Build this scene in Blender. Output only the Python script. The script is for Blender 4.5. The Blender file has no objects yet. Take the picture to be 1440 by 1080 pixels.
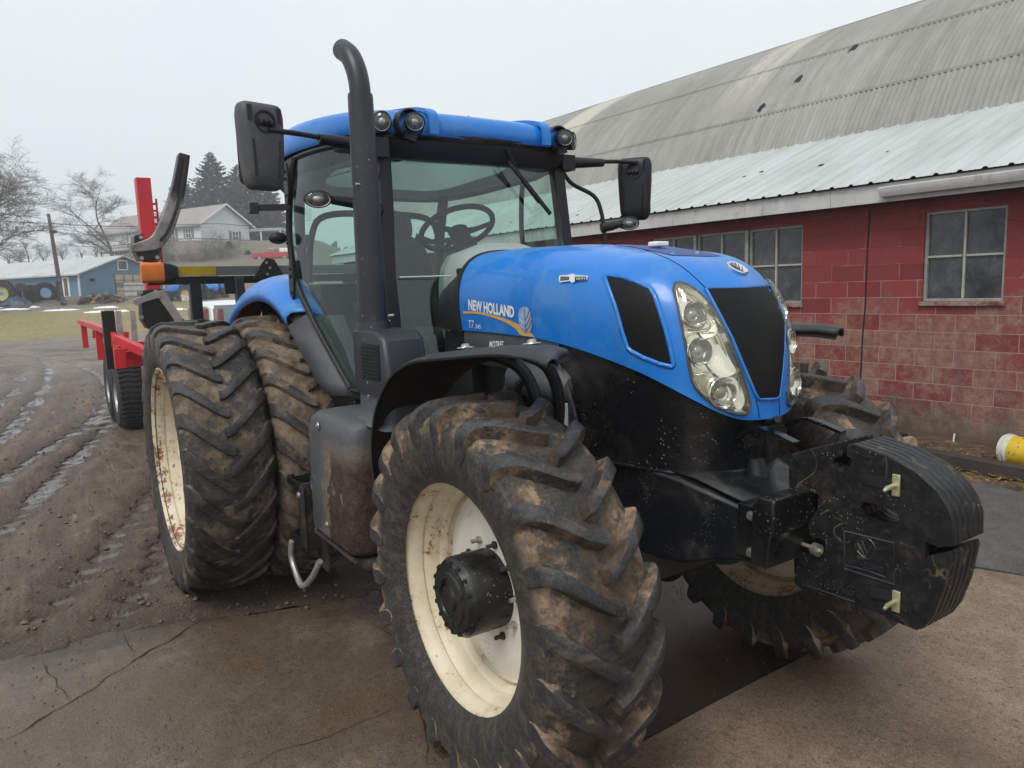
import bpy, bmesh, math, random
from math import sin, cos, pi, radians, sqrt, atan2
from mathutils import Vector, Matrix, noise
from mathutils.bvhtree import BVHTree
from mathutils.geometry import delaunay_2d_cdt
V = Vector
C = bpy.context.scene.collection
random.seed(7)

# ---------------------------------------------------------------- camera model
CAM = V((2.3623, -2.1325, 1.9297)); YAW, PIT, ROL, FPX = 2.5586, -0.1316, -0.0326, 1032.32
_d = V((cos(YAW)*cos(PIT), sin(YAW)*cos(PIT), sin(PIT)))
_r = _d.cross(V((0, 0, 1))).normalized(); _u = _r.cross(_d)
CR = cos(ROL)*_r + sin(ROL)*_u; CU = -sin(ROL)*_r + cos(ROL)*_u; CD = _d
def ray(px, py): return ((px-720)/FPX)*CR - ((py-540)/FPX)*CU + CD
def pix(p):
    q = V(p)-CAM; z = q.dot(CD); return (720+FPX*q.dot(CR)/z, 540-FPX*q.dot(CU)/z) if z > 0 else (-9e3, -9e3)
def on(px, py, ax, v):
    d = ray(px, py); i = 'xyz'.index(ax); return CAM + d*((v-CAM[i])/d[i])

# ---------------------------------------------------------------- mesh builder
def smoothpath(pts, k=6):
    pts = [V(p) for p in pts]; out = []
    for i in range(len(pts)-1):
        p0 = pts[max(i-1, 0)]; p1 = pts[i]; p2 = pts[i+1]; p3 = pts[min(i+2, len(pts)-1)]
        for j in range(k):
            t = j/k
            out.append(0.5*((2*p1)+(p2-p0)*t+(2*p0-5*p1+4*p2-p3)*t*t+(3*p1-p0-3*p2+p3)*t**3))
    out.append(pts[-1]); return out
class MB:
    def __init__(s): s.v = []; s.f = []; s.mi = []; s.m = 0
    def add(s, vs, fs):
        n = len(s.v); s.v += [V(v) for v in vs]
        s.f += [tuple(i+n for i in f) for f in fs]; s.mi += [s.m]*len(fs); return s
    def box(s, c, size, rot=None, taper=(1, 1)):
        c = V(c); hx, hy, hz = [a/2 for a in size]; vs = []
        for z in (-1, 1):
            k = taper if z > 0 else (1, 1)
            for x, y in ((-1, -1), (1, -1), (1, 1), (-1, 1)): vs.append(V((x*hx*k[0], y*hy*k[1], z*hz)))
        if rot is not None: vs = [rot @ v for v in vs]
        return s.add([v+c for v in vs], [(0, 3, 2, 1), (4, 5, 6, 7), (0, 1, 5, 4), (1, 2, 6, 5), (2, 3, 7, 6), (3, 0, 4, 7)])
    def loft(s, rings, closed=True, caps=True):
        n = len(rings[0]); vs = [v for r in rings for v in r]; fs = []
        for i in range(len(rings)-1):
            for j in range(n if closed else n-1):
                a = i*n+j; b = i*n+(j+1) % n; fs.append((a, b, b+n, a+n))
        if caps: fs.append(tuple(range(n-1, -1, -1))); fs.append(tuple(range((len(rings)-1)*n, len(rings)*n)))
        return s.add(vs, fs)
    def tube(s, pts, r, n=8, caps=True, sq=None):
        pts = [V(p) for p in pts]; rings = []; up = None
        for i, p in enumerate(pts):
            t = (pts[min(i+1, len(pts)-1)]-pts[max(i-1, 0)]).normalized()
            if up is None:
                up = V((0, 0, 1)) if abs(t.z) < .9 else V((1, 0, 0))
            a = t.cross(up)
            if a.length < 1e-4: a = t.orthogonal()
            a.normalize(); b = a.cross(t).normalized(); up = b
            rr = r[i] if isinstance(r, (list, tuple)) else r
            if sq: rings.append([p+a*x*sq[0]/2+b*y*sq[1]/2 for x, y in ((-1, -1), (1, -1), (1, 1), (-1, 1))])
            else: rings.append([p+(a*cos(2*pi*k/n)+b*sin(2*pi*k/n))*rr for k in range(n)])
        return s.loft(rings, True, caps)
    def cyl(s, p0, p1, r0, r1=None, n=20, caps=True): return s.tube([p0, p1], [r0, r0 if r1 is None else r1], n, caps)
    def lathe(s, prof, c=(0, 0, 0), axis=V((0, 1, 0)), n=48, a0=0, a1=2*pi):
        axis = V(axis).normalized(); e1 = axis.orthogonal().normalized(); e2 = axis.cross(e1); c = V(c)
        full = abs(a1-a0-2*pi) < 1e-6; m = n if full else n+1; vs = []; fs = []
        for a, r in prof:
            for k in range(m):
                t = a0+(a1-a0)*k/n; vs.append(c+axis*a+(e1*cos(t)+e2*sin(t))*r)
        for i in range(len(prof)-1):
            for k in range(n):
                j = (k+1) % m; fs.append((i*m+k, i*m+j, (i+1)*m+j, (i+1)*m+k))
        return s.add(vs, fs)
    def prism(s, poly, f3, t0, t1):
        n = len(poly); a = [f3(p[0], p[1], t0) for p in poly]; b = [f3(p[0], p[1], t1) for p in poly]
        fs = [(i, (i+1) % n, n+(i+1) % n, n+i) for i in range(n)]
        bm = bmesh.new(); vs = [bm.verts.new(v) for v in a]
        fs.append(tuple(range(n-1, -1, -1))); fs.append(tuple(range(n, 2*n))); bm.free()
        return s.add(a+b, fs)
    def grid(s, fn, nu, nv):
        vs = [fn(i/nu, j/nv) for i in range(nu+1) for j in range(nv+1)]
        return s.add(vs, [(i*(nv+1)+j, (i+1)*(nv+1)+j, (i+1)*(nv+1)+j+1, i*(nv+1)+j+1) for i in range(nu) for j in range(nv)])
    def mirror(s):
        m = MB(); m.v = [V((v.x, -v.y, v.z)) for v in s.v]; m.f = [tuple(reversed(f)) for f in s.f]; m.mi = list(s.mi); return m
WORLD = {}
XF = [None]                                                         # placement of the tractor's superstructure over its axles
BODY = Matrix.Translation(V((-.222, .200, -.181))) @ Matrix.Scale(1.094, 4)
def build(name, mb, mats, parent=None, origin=None, rotz=0, smooth=35, bevel=0, solid=0, fix=True, seg=2):
    """vertices are given in world space (or in the local frame when rotz/origin local=True)"""
    vv = mb.v
    if XF[0] is not None and rotz == 0:
        vv = [XF[0] @ v for v in mb.v]
        if origin is not None: origin = XF[0] @ V(origin)
    me = bpy.data.meshes.new(name)
    me.from_pydata([tuple(v) for v in vv], [], mb.f); me.update()
    if fix:
        bm = bmesh.new(); bm.from_mesh(me); bmesh.ops.recalc_face_normals(bm, faces=bm.faces); bm.to_mesh(me); bm.free()
    if not isinstance(mats, (list, tuple)): mats = [mats]
    for m in mats: me.materials.append(m)
    if len(me.polygons) == len(mb.mi):
        me.polygons.foreach_set('material_index', mb.mi)
    if smooth:
        me.polygons.foreach_set('use_smooth', [True]*len(me.polygons)); me.set_sharp_from_angle(angle=radians(smooth))
    o = bpy.data.objects.new(name, me); C.objects.link(o)
    own = Matrix.Rotation(rotz, 4, 'Z')
    if origin is not None:
        own = Matrix.Translation(V(origin)) @ own; me.transform(Matrix.Translation(-V(origin)))
    place(o, own, parent)
    if solid:
        m = o.modifiers.new('Solidify', 'SOLIDIFY'); m.thickness = solid; m.offset = 0
    if bevel:
        m = o.modifiers.new('Bevel', 'BEVEL'); m.width = bevel; m.segments = seg; m.limit_method = 'ANGLE'; m.angle_limit = radians(38)
        m.harden_normals = False
    return o
def islands(mb):
    par = list(range(len(mb.v)))
    def find(i):
        while par[i] != i: par[i] = par[par[i]]; i = par[i]
        return i
    for f in mb.f:
        for i in f[1:]: par[find(i)] = find(f[0])
    g = {}
    for f, m in zip(mb.f, mb.mi): g.setdefault(find(f[0]), []).append((f, m))
    out = []
    for fs in sorted(g.values(), key=len, reverse=True):
        q = MB(); ids = sorted({i for f, _ in fs for i in f}); mp = {i: k for k, i in enumerate(ids)}; q.v = [mb.v[i] for i in ids]; q.f = [tuple(mp[i] for i in f) for f, _ in fs]; q.mi = [m for _, m in fs]; out.append(q)
    return out
def place(o, own, parent=None):
    if parent is not None:
        o.parent = parent; o.matrix_parent_inverse = WORLD[parent.name].inverted()
    o.matrix_basis = own; WORLD[o.name] = own
def tag(o, label=None, cat=None, group=None, kind=None):
    if label: o['label'] = label
    if cat: o['category'] = cat
    if group: o['group'] = group
    if kind: o['kind'] = kind
    return o
def thing(name, loc, label, cat, group=None, rotz=0):
    o = bpy.data.objects.new(name, None); C.objects.link(o); o.empty_display_size = .2
    place(o, Matrix.Translation(V(loc)) @ Matrix.Rotation(rotz, 4, 'Z')); return tag(o, label, cat, group)
def dup(root, own, label=None):
    def cp(o, par):
        c = o.copy(); C.objects.link(c); c.parent = par
        for ch in [x for x in list(bpy.data.objects) if x.parent == o]: cp(ch, c)
        return c
    r = cp(root, root.parent); r.matrix_basis = own; WORLD[r.name] = own
    if label: r['label'] = label
    return r

# ---------------------------------------------------------------- materials
class NT:
    def __init__(s, name):
        s.mat = bpy.data.materials.new(name); s.mat.use_nodes = True; s.t = s.mat.node_tree; s.t.nodes.clear()
        s.out = s.t.nodes.new('ShaderNodeOutputMaterial'); s.co = s.t.nodes.new('ShaderNodeTexCoord').outputs['Object']
    def n(s, typ, props=None, **inp):
        nd = s.t.nodes.new('ShaderNode'+typ)
        for k, v in (props or {}).items(): setattr(nd, k, v)
        for k, v in inp.items():
            key = int(k[1:]) if k[0] == 'i' and k[1:].isdigit() else k.replace('_', ' ')
            s.set(nd.inputs[key], v)
        return nd
    def set(s, sock, v):
        if isinstance(v, bpy.types.NodeSocket): s.t.links.new(v, sock)
        elif isinstance(v, (tuple, list)) and len(v) == 3 and sock.type == 'RGBA': sock.default_value = (*v, 1)
        else: sock.default_value = v
    def noise(s, scale, detail=4, rough=.6, vec=None, dist=0):
        return s.n('TexNoise', Vector=vec or s.co, Scale=scale, Detail=detail, Roughness=rough, Distortion=dist).outputs['Fac']
    def ramp(s, fac, lo, hi, a=0., b=1.):
        return s.n('MapRange', {'interpolation_type': 'SMOOTHSTEP'}, Value=fac, From_Min=lo, From_Max=hi, To_Min=a, To_Max=b).outputs[0]
    def mix(s, fac, a, b, bt='MIX'):
        nd = s.n('Mix', {'data_type': 'RGBA', 'blend_type': bt}); s.set(nd.inputs[0], fac); s.set(nd.inputs[6], a); s.set(nd.inputs[7], b)
        return nd.outputs[2]
    def math(s, op, a, b=0., c=0.):
        nd = s.n('Math', {'operation': op}); s.set(nd.inputs[0], a); s.set(nd.inputs[1], b); s.set(nd.inputs[2], c); return nd.outputs[0]
    def sep(s, vec=None):
        return s.n('SeparateXYZ', Vector=vec or s.co).outputs
    def mapping(s, scale=(1, 1, 1), loc=(0, 0, 0), rot=(0, 0, 0), vec=None):
        return s.n('Mapping', Vector=vec or s.co, Scale=scale, Location=loc, Rotation=rot).outputs[0]
    def bump(s, h, strength=.3, dist=.01, normal=None):
        nd = s.n('Bump', Height=h, Strength=strength, Distance=dist)
        if normal is not None: s.set(nd.inputs['Normal'], normal)
        return nd.outputs[0]
    def bsdf(s, col, rough=.5, metal=0., normal=None, spec=.5, coat=0., **kw):
        nd = s.n('BsdfPrincipled', Base_Color=col, Roughness=rough, Metallic=metal)
        nd.inputs['Specular IOR Level'].default_value = spec; nd.inputs['Coat Weight'].default_value = coat
        if normal is not None: s.set(nd.inputs['Normal'], normal)
        for k, v in kw.items(): s.set(nd.inputs[k.replace('_', ' ')], v)
        s.t.links.new(nd.outputs[0], s.out.inputs[0]); return s.mat
def mat(name, col, rough=.5, metal=0., var=.2, vs=3., dirt=None, speck=None, bump=(.15, 60), spec=.5, coat=0., streak=None):
    s = NT(name); n1 = s.noise(vs, 5)
    k = s.ramp(n1, .25, .75, 1-var, 1+var)
    c = s.mix(1., col, s.n('CombineColor', Red=k, Green=k, Blue=k).outputs[0], 'MULTIPLY'); r = rough
    if dirt:
        dc, lo, hi, sc = dirt; m = s.ramp(s.noise(sc, 8, .7), lo, hi)
        c = s.mix(m, c, dc); r = s.math('MULTIPLY_ADD', m, .9-rough, rough)
    if streak:
        dc, lo, hi = streak; m = s.ramp(s.noise(1., 6, .65, s.mapping((9, 9, 1.2))), lo, hi); c = s.mix(m, c, dc)
    if speck:
        dc, th, sc = speck
        vo = s.n('TexVoronoi', Vector=s.co, Scale=sc).outputs
        sp = s.math('MULTIPLY', s.ramp(vo['Distance'], .22, .12), s.ramp(s.noise(5, 3), th, th+.12))
        c = s.mix(sp, c, dc); r = s.math('MAXIMUM', r, s.math('MULTIPLY', sp, .8))
    nm = s.bump(s.noise(bump[1], 5), bump[0], .004) if bump else None
    return s.bsdf(c, r, metal, nm, spec, coat)
MUD = (.34, .235, .155); MUDD = (.095, .062, .042); DUST = (.22, .17, .125)
M = {}
M['blue'] = mat('blue_paint', (.006, .175, .60), .30, 0, .08, 2, dirt=((.075, .24, .52), .44, .78, 5), speck=((.16, .26, .42), .52, 80), bump=(.03, 200), coat=.2, streak=((.02, .16, .50), .52, .8))
M['blue2'] = mat('faded_blue_paint', (.022, .19, .58), .45, 0, .1, 2, dirt=((.10, .21, .46), .42, .75, 6), bump=(.04, 200))
M['blackgloss'] = mat('black_panel_plastic', (.0075, .0078, .0088), .26, 0, .2, 3, dirt=((.040, .036, .032), .46, .78, 3), speck=((.22, .21, .20), .50, 60), bump=(.05, 120), spec=.4)
M['black'] = mat('black_plastic', (.0095, .0098, .011), .46, 0, .3, 4, dirt=((.038, .035, .031), .52, .8, 5), bump=(.1, 200), spec=.4)
M['blackspeck'] = mat('mud_spattered_black_paint', (.0065, .0078, .011), .34, 0, .3, 4, dirt=((.045, .037, .030), .48, .75, 6), speck=((.20, .19, .175), .46, 95), bump=(.2, 150))
M['grey'] = mat('dark_grey_plastic', (.062, .066, .073), .55, 0, .15, 3, dirt=((.13, .115, .10), .5, .8, 5), speck=((.3, .28, .25), .6, 70), bump=(.12, 250))
M['stack'] = mat('exhaust_grey_metal', (.026, .029, .034), .40, .15, .15, 5, dirt=((.10, .10, .10), .58, .85, 9), speck=((.45, .45, .45), .6, 50), bump=(.12, 180))
M['iron'] = mat('dirty_iron', (.018, .017, .016), .62, .2, .4, 5, dirt=(MUDD, .45, .7, 7), bump=(.5, 60))
M['under'] = mat('greasy_underbody', (.012, .012, .012), .6, 0, .4, 5, dirt=((.04, .028, .02), .5, .75, 6), bump=(.5, 40))
M['liner'] = mat('fender_liner', (.022, .014, .011), .75, 0, .3, 6, bump=(.4, 80))
M['bolt'] = mat('bolt_steel', (.42, .41, .38), .38, .8, .2, 30, bump=(.1, 200))
M['brass'] = mat('zinc_plated_pin', (.52, .50, .30), .4, .6, .2, 30, bump=(.1, 200))
M['chrome'] = mat('chrome', (.8, .8, .8), .12, 1., .05, 10, bump=None)
M['white'] = mat('white_decal', (.80, .80, .79), .4, 0, .04, 10, bump=None)
M['gold'] = mat('gold_decal', (.72, .40, .09), .4, 0, .1, 10, bump=None)
M['silver'] = mat('silver_decal', (.42, .45, .48), .35, .2, .25, 9, bump=None)
M['interior'] = mat('cab_trim', (.30, .36, .34), .6, 0, .1, 4, bump=(.1, 200))
M['headliner'] = mat('cab_headliner', (.46, .48, .48), .8, 0, .1, 4, bump=(.1, 200))
M['seat'] = mat('seat_fabric', (.024, .018, .020), .85, 0, .2, 8, bump=(.3, 300))
M['iron_red'] = mat('red_paint', (.55, .022, .03), .38, 0, .1, 3, dirt=((.25, .12, .10), .62, .85, 6), bump=(.05, 90))
M['redworn'] = mat('scuffed_red_paint', (.52, .022, .03), .42, 0, .1, 3, dirt=((.42, .33, .25), .6, .66, 7), bump=(.1, 60))
M['wornsteel'] = mat('worn_bare_steel', (.40, .385, .37), .42, .55, .3, 6, dirt=((.22, .16, .12), .5, .8, 5), bump=(.15, 60))
M['trailer_black'] = mat('trailer_black_paint', (.012, .012, .013), .35, 0, .2, 5, bump=(.05, 60))

def rubber(name, R, base, mud, band, amt, seed=0., top=None, centre=False):
    """tyre rubber: dried mud sits between the lugs and on the shoulder, dust streaks on the wall (object origin = hub)"""
    s = NT(name); x, y, z = s.sep(); r = s.math('SQRT', s.math('ADD', s.math('MULTIPLY', x, x), s.math('MULTIPLY', z, z)))
    vec = s.mapping(loc=(seed, seed, 0)); big = s.noise(3.2, 6, .65, vec); fine = s.noise(22, 6, .7, vec)
    t = s.ramp(r, R-band, R-band*.45) if top is None else 1.; t2 = s.ramp(r, R-.022, R-.007) if top is None else .0
    w = s.math('ADD', s.math('MULTIPLY', big, .68), s.math('MULTIPLY', fine, .36))
    m = s.math('MULTIPLY', t, s.ramp(w, amt+.02, amt+.10))
    m = s.math('MULTIPLY', m, s.math('SUBTRACT', 1., s.math('MULTIPLY', t2, s.ramp(fine, .3, .75, .95, .45))))
    ang = s.math('ARCTAN2', z, x)
    cyl = s.n('CombineXYZ', X=s.math('MULTIPLY', ang, 5.), Y=s.math('MULTIPLY', r, 5.), Z=y).outputs[0]
    st = s.ramp(s.noise(3., 9, .78, cyl), .42, .72, 0, .6)
    c = s.mix(st, base, (.17, .135, .10)); c = s.mix(s.ramp(fine, .3, .7, 0, .35), c, (.022, .022, .024)); grit = s.noise(85, 5, .75); c = s.mix(s.ramp(grit, .50, .66, 0, .55), c, (.10, .082, .065)); c = s.mix(s.ramp(grit, .46, .34, 0, .7), c, (.010, .010, .010))
    mud = s.mix(s.ramp(s.math('ABSOLUTE', y), .13, .07), mud, tuple(v*.40 for v in mud)) if centre else mud
    mc = s.mix(s.ramp(s.noise(9, 7, .7, vec), .32, .62), mud, (.06, .042, .030)) if centre else s.mix(s.ramp(s.noise(9, 7, .7, vec), .32, .62), tuple(min(1, v*1.2) for v in mud), tuple(v*.42 for v in mud))
    c = s.mix(m, c, mc)
    h = s.math('ADD', s.noise(70, 6, .7), s.math('MULTIPLY', m, s.noise(30, 5)))
    return s.bsdf(c, s.math('MULTIPLY_ADD', m, .40, .46), 0, s.bump(h, .6, .007), .4)
def rim_mat(name, rust, cc=((.70, .62, .47), (.50, .38, .23))):
    s = NT(name); a = s.noise(6, 8, .7); b = s.noise(40, 6, .7)
    x, y, z = s.sep(); r = s.math('SQRT', s.math('ADD', s.math('MULTIPLY', x, x), s.math('MULTIPLY', z, z)))
    c = s.mix(s.ramp(a, .35, .8), *cc)
    w = s.math('ADD', s.math('MULTIPLY', a, .6), s.math('MULTIPLY', b, .45))
    lip = s.ramp(r, .0, 10.) if False else s.ramp(s.math('ABSOLUTE', y), .152, .178, 0, .055); c = s.mix(s.ramp(s.math('ADD', w, lip), .585-rust, .64-rust), c, (.20, .085, .035))
    c = s.mix(s.ramp(s.noise(15, 8, .8), .62, .68), c, (.10, .06, .04))
    return s.bsdf(c, .5, 0, s.bump(b, .2, .003), .4)
M['rim'] = rim_mat('cream_rim_paint', .004); M['rimrust'] = rim_mat('muddy_cream_rim', .06, ((.42, .33, .22), (.22, .155, .10)))
M['rimw'] = mat('white_wheel_disc', (.70, .66, .58), .45, 0, .1, 4, dirt=((.4, .3, .2), .58, .8, 6), speck=((.15, .07, .03), .5, 45), bump=(.1, 80))

def glass(name, tint, rough=0.0, refl=1.45, dust=.06, dc=(.45, .5, .48)):
    s = NT(name); lw = s.n('LayerWeight', Blend=.5).outputs['Facing']; fr = s.math('MULTIPLY_ADD', s.math('POWER', lw, 5.), .85, .05*refl)
    tr = s.n('BsdfTransparent', Color=tint).outputs[0]; gl = s.n('BsdfGlossy', Color=(.9, .95, .95), Roughness=rough).outputs[0]
    mx = s.n('MixShader', Fac=fr); s.set(mx.inputs[1], tr); s.set(mx.inputs[2], gl)
    df = s.n('BsdfDiffuse', Color=dc).outputs[0]
    m2 = s.n('MixShader', Fac=s.ramp(s.noise(5, 7, .7), .45, .8, dust*.4, dust*3)); s.set(m2.inputs[1], mx.outputs[0]); s.set(m2.inputs[2], df)
    s.t.links.new(m2.outputs[0], s.out.inputs[0]); return s.mat
M['glass'] = glass('tinted_cab_glass', (.70, .84, .79), 0, 1.5, .015)
M['lens'] = glass('yellowed_lens', (.96, .94, .86), .02, 1.6, .035, (.62, .58, .42))
M['lensclear'] = glass('lamp_lens', (.93, .93, .93), .03, 1.5, .1)
# ================================================================ tyres and wheels
def tyre_profile(R, W, rr, lh):
    h = R-lh
    return [(-.40*W, rr-.012), (-.43*W, rr+.012), (-.475*W, rr+(h-rr)*.22), (-.50*W, rr+(h-rr)*.50), (-.495*W, rr+(h-rr)*.74),
            (-.470*W, h-.055), (-.43*W, h-.026), (-.34*W, h-.012), (-.18*W, h-.003), (0, h)]
def tyre(name, c, R, W, rr, nl, lh, lw, mt, parent, side=-1, sweep=.75, worn=0., phase=0., flat=0., label=None):
    """agricultural tyre: smooth carcass and two rows of curved bars, centre ends leading"""
    c = V(c); prof = tyre_profile(R, W, rr, lh); full = prof+[(-a, r) for a, r in reversed(prof[:-1])]
    sm = [V((a, r, 0)) for a, r in full]; sm = smoothpath(sm, 3); rnd = random.Random(name+str(side))
    mb = MB(); mb.lathe([(p.x, p.y) for p in sm], c, V((0, 1, 0)), 160)
    def P(y, r, ph): return V((c.x+r*cos(ph), c.y+y, c.z+r*sin(ph)))
    # surface path from the crown over the shoulder and down the wall
    path = [V((.035*W, R-lh, 0)), V((-.12*W, R-lh-.002, 0)), V((-.26*W, R-lh-.006, 0)), V((-.37*W, R-lh-.014, 0)), V((-.44*W, R-lh-.030, 0)), V((-.480*W, R-lh-.062, 0)), V((-.497*W, R-lh-.105, 0)), V((-.503*W, R-lh-.135, 0))]
    path = smoothpath(path, 3); L = [0]
    for i in range(1, len(path)): L.append(L[-1]+(path[i]-path[i-1]).length)
    for sd in (1, -1):
        for k in range(nl):
            ph0 = -(2*pi*(k+(0 if sd > 0 else .5))/nl+phase); ring = []; j1 = rnd.uniform(.93, 1.07); j2 = rnd.uniform(-.006, .006)
            for i, p in enumerate(path):
                s = L[i]/L[-1]; y, r = p.x, p.y
                a = path[max(i-1, 0)]; b = path[min(i+1, len(path)-1)]; tg = (b-a).normalized(); nr = V((-tg.y, tg.x, 0)); 
                if nr.y < 0 and i < 4: nr = -nr
                if nr.dot(V((0, 1, 0))*(1-s)+V((-1, 0, 0))*s) < 0: nr = -nr
                u = min(1, abs(min(y, 0))/(.46*W))
                lead = sweep*W*.5*(1-u**1.25)/R                     # curved bar, steeper near the shoulder
                hh = lh*(1.0 if s < .50 else 1-.80*min(1, (s-.50)/.34)**1.5 if s < .84 else .20*(1-((s-.84)/.16)**1.5)+.03)*(1-worn*.25)
                hh = max(hh, .003)*j1 if s >= .50 else hh*(1 if worn == 0 else 1-worn*.25*rnd.random())
                wb = lw*(.95+.60*u) * (1 if s < .86 else 1-.72*((s-.86)/.14)**2); wt = wb*(.74 if not worn else .78)
                ph = ph0-lead+j2*s
                bb = -.012; q = []
                for ww, h0 in ((-wb/2, bb), (-wt/2, hh*.93), (-wt/2*.72, hh), (wt/2*.72, hh), (wt/2, hh*.93), (wb/2, bb)):
                    jj = rnd.uniform(-.0012, .0012)
                    yy = y+nr.x*h0; rr2 = r+nr.y*h0; q.append(P(sd*yy, rr2+jj, ph+ww/r))
                ring.append(q)
            n0 = len(mb.f); mb.loft(ring, True, True)
            for fi in range(n0, len(mb.f)-2): mb.mi[fi] = (1, 2, 2, 2, 1, 1)[(fi-n0) % 6]
            mb.mi[-1] = mb.mi[-2] = 1
    if flat:
        for v in mb.v:
            if v.z < flat: v.z = flat-(flat-v.z)*.06
    o = build(name, mb, TY[mt], parent, origin=c, smooth=38); 
    if label: o['label'] = label
    return o
def wheel(kind, c, rim_r, width, disc_off, hubspec, tyre_args, parent, side, rimmat, label=None, tyre_label=None, phase=0.):
    """rim (the part itself) with tyre, disc, hub and nuts beneath it; side=-1: outer face towards -y"""
    c = V(c); s = side; w = width/2; R = rim_r; mb = MB()
    # outer lip, bead seat, drop centre, inner lip (seen from outside: stepped barrel)
    pr = [(w+.004, R+.004), (w+.009, R-.004), (w+.002, R-.012), (w-.022, R-.020), (w-.034, R-.032), (w-.066, R-.036), (w-.074, R-.030), (w-.082, R-.036), (w-.105, R-.050), (w-.14, R-.056),
          (w-.15, R-.068), (w-.19, R-.078), (.0, R-.088), (-.05, R-.088), (-w+.14, R-.060), (-w+.05, R-.036), (-w+.02, R-.022), (-w, R+.002)]
    mb.lathe([(a*s, r) for a, r in pr], c, V((0, 1, 0)), 96)
    pr2 = [(a*s, r+.006) for a, r in pr[2:-1]]; mb.lathe(pr2, c, V((0, 1, 0)), 64)
    rim = build(kind, mb, rimmat, parent, origin=c, smooth=40)
    if label: rim['label'] = label
    # bolted disc
    d = disc_off*s; mb = MB(); rh = hubspec[0]
    mb.lathe([(d-.03*s, R-.070), (d-.026*s, R-.105), (d-.004*s, R-.15), (d+.004*s, R-.19), (d+.003*s, rh+.02), (d, rh*.6)], c, V((0, 1, 0)), 64)
    mb.lathe([(d-.045*s, R-.078), (d-.042*s, R-.11), (d-.02*s, R-.16), (d-.012*s, rh*.6)], c, V((0, 1, 0)), 64)
    for k in range(0):                                             # lugs welded to the barrel
        a = 2*pi*k/8+.2; e = V((cos(a), 0, sin(a))); t = V((-sin(a), 0, cos(a)))
        p = c+V((0, d-.012*s, 0)); mb.loft([[p+e*(R-.16)+t*.06, p+e*(R-.16)-t*.06, p+e*(R-.16)-t*.06+V((0, .02*s, 0)), p+e*(R-.16)+t*.06+V((0, .02*s, 0))],
                                            [p+e*(R-.072)+t*.045, p+e*(R-.072)-t*.045, p+e*(R-.072)-t*.045+V((0, .012*s, 0)), p+e*(R-.072)+t*.045+V((0, .012*s, 0))]])
    build('wheel_disc', mb, M['rimw'] if rimmat == M['rim'] else rimmat, rim, origin=c, smooth=40)
    if hubspec[1]:
        hr, hl = hubspec; mb = MB(); f = d+hl*s; n = 16
        mb.lathe([(d-.01*s, hr*.98), (f-.028*s, hr*.98), (f-.020*s, hr*.94), (f-.012*s, hr*.90), (f, hr*.86), (f+.004*s, hr*.66), (f+.010*s, hr*.64), (f+.010*s, hr*.50), (f+.003*s, hr*.48), (f+.003*s, hr*.30), (f+.014*s, hr*.28), (f+.016*s, hr*.14), (f+.010*s, .001)], c, V((0, 1, 0)), 64)
        for k in range(n):
            a = 2*pi*k/n; p = c+V((cos(a)*hr*.84, f-.032*s, sin(a)*hr*.84)); mb.cyl(p, p+V((0, .028*s, 0)), hr*.085, hr*.08, 10)
            p2 = p+V((0, .030*s, 0)); mb.cyl(p2, p2+V((0, .007*s, 0)), hr*.055, None, 6)
        for k in range(3):                                         # planet bosses and plugs on the cover
            a = 2*pi*k/3+.5; p = c+V((cos(a)*hr*.56, f, sin(a)*hr*.56)); mb.cyl(p, p+V((0, .014*s, 0)), hr*.16, hr*.145, 14)
        build('planetary_hub', mb, M['blackgloss'], rim, origin=c, smooth=40)
        for k in range(10):
            a = 2*pi*k/10+.1; p = c+V((cos(a)*(hr+.030), d-.002*s, sin(a)*(hr+.030))); mb = MB()
            mb.cyl(p, p+V((0, .016*s, 0)), .016, None, 6); mb.cyl(p+V((0, .016*s, 0)), p+V((0, .045*s, 0)), .0085, None, 8)
            build('wheel_nut', mb, M['iron'] if k % 3 else M['bolt'], rim, origin=p, smooth=40)
    return rim

TY = {}
# ================================================================ the tractor
WB = 2.8135
tractor = thing('tractor', (-1.3, .2, 0), 'large blue farm tractor with cream rims and dual rear wheels, nearest and biggest tractor', 'tractor')
TY['f'] = [rubber('front_tyre_rubber', .775, (.028, .027, .026), MUD, .20, .46, 0., None, True), rubber('front_lug_side', .775, (.024, .025, .027), MUD, .17, .44, 1., 1, True), rubber('front_lug_top', .775, (.024, .026, .030), MUD, .17, .60, 2., 1, True)]
TY['r'] = [rubber('rear_tyre_rubber', .917, (.020, .020, .021), (.20, .15, .105), .26, .47, 3.), rubber('rear_lug_side', .917, (.020, .020, .021), (.19, .145, .105), .26, .50, 3.5, 1), rubber('rear_lug_top', .917, (.020, .020, .021), (.15, .12, .09), .26, .60, 4., 1)]
TY['ri'] = [rubber('inner_rear_tyre_rubber', .917, (.024, .023, .022), (.23, .17, .12), .25, .34, 5.), rubber('inner_lug_side', .917, (.024, .023, .022), (.215, .155, .11), .25, .38, 5.5, 1), rubber('inner_lug_top', .917, (.024, .023, .022), (.20, .15, .11), .25, .48, 6., 1)]
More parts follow.
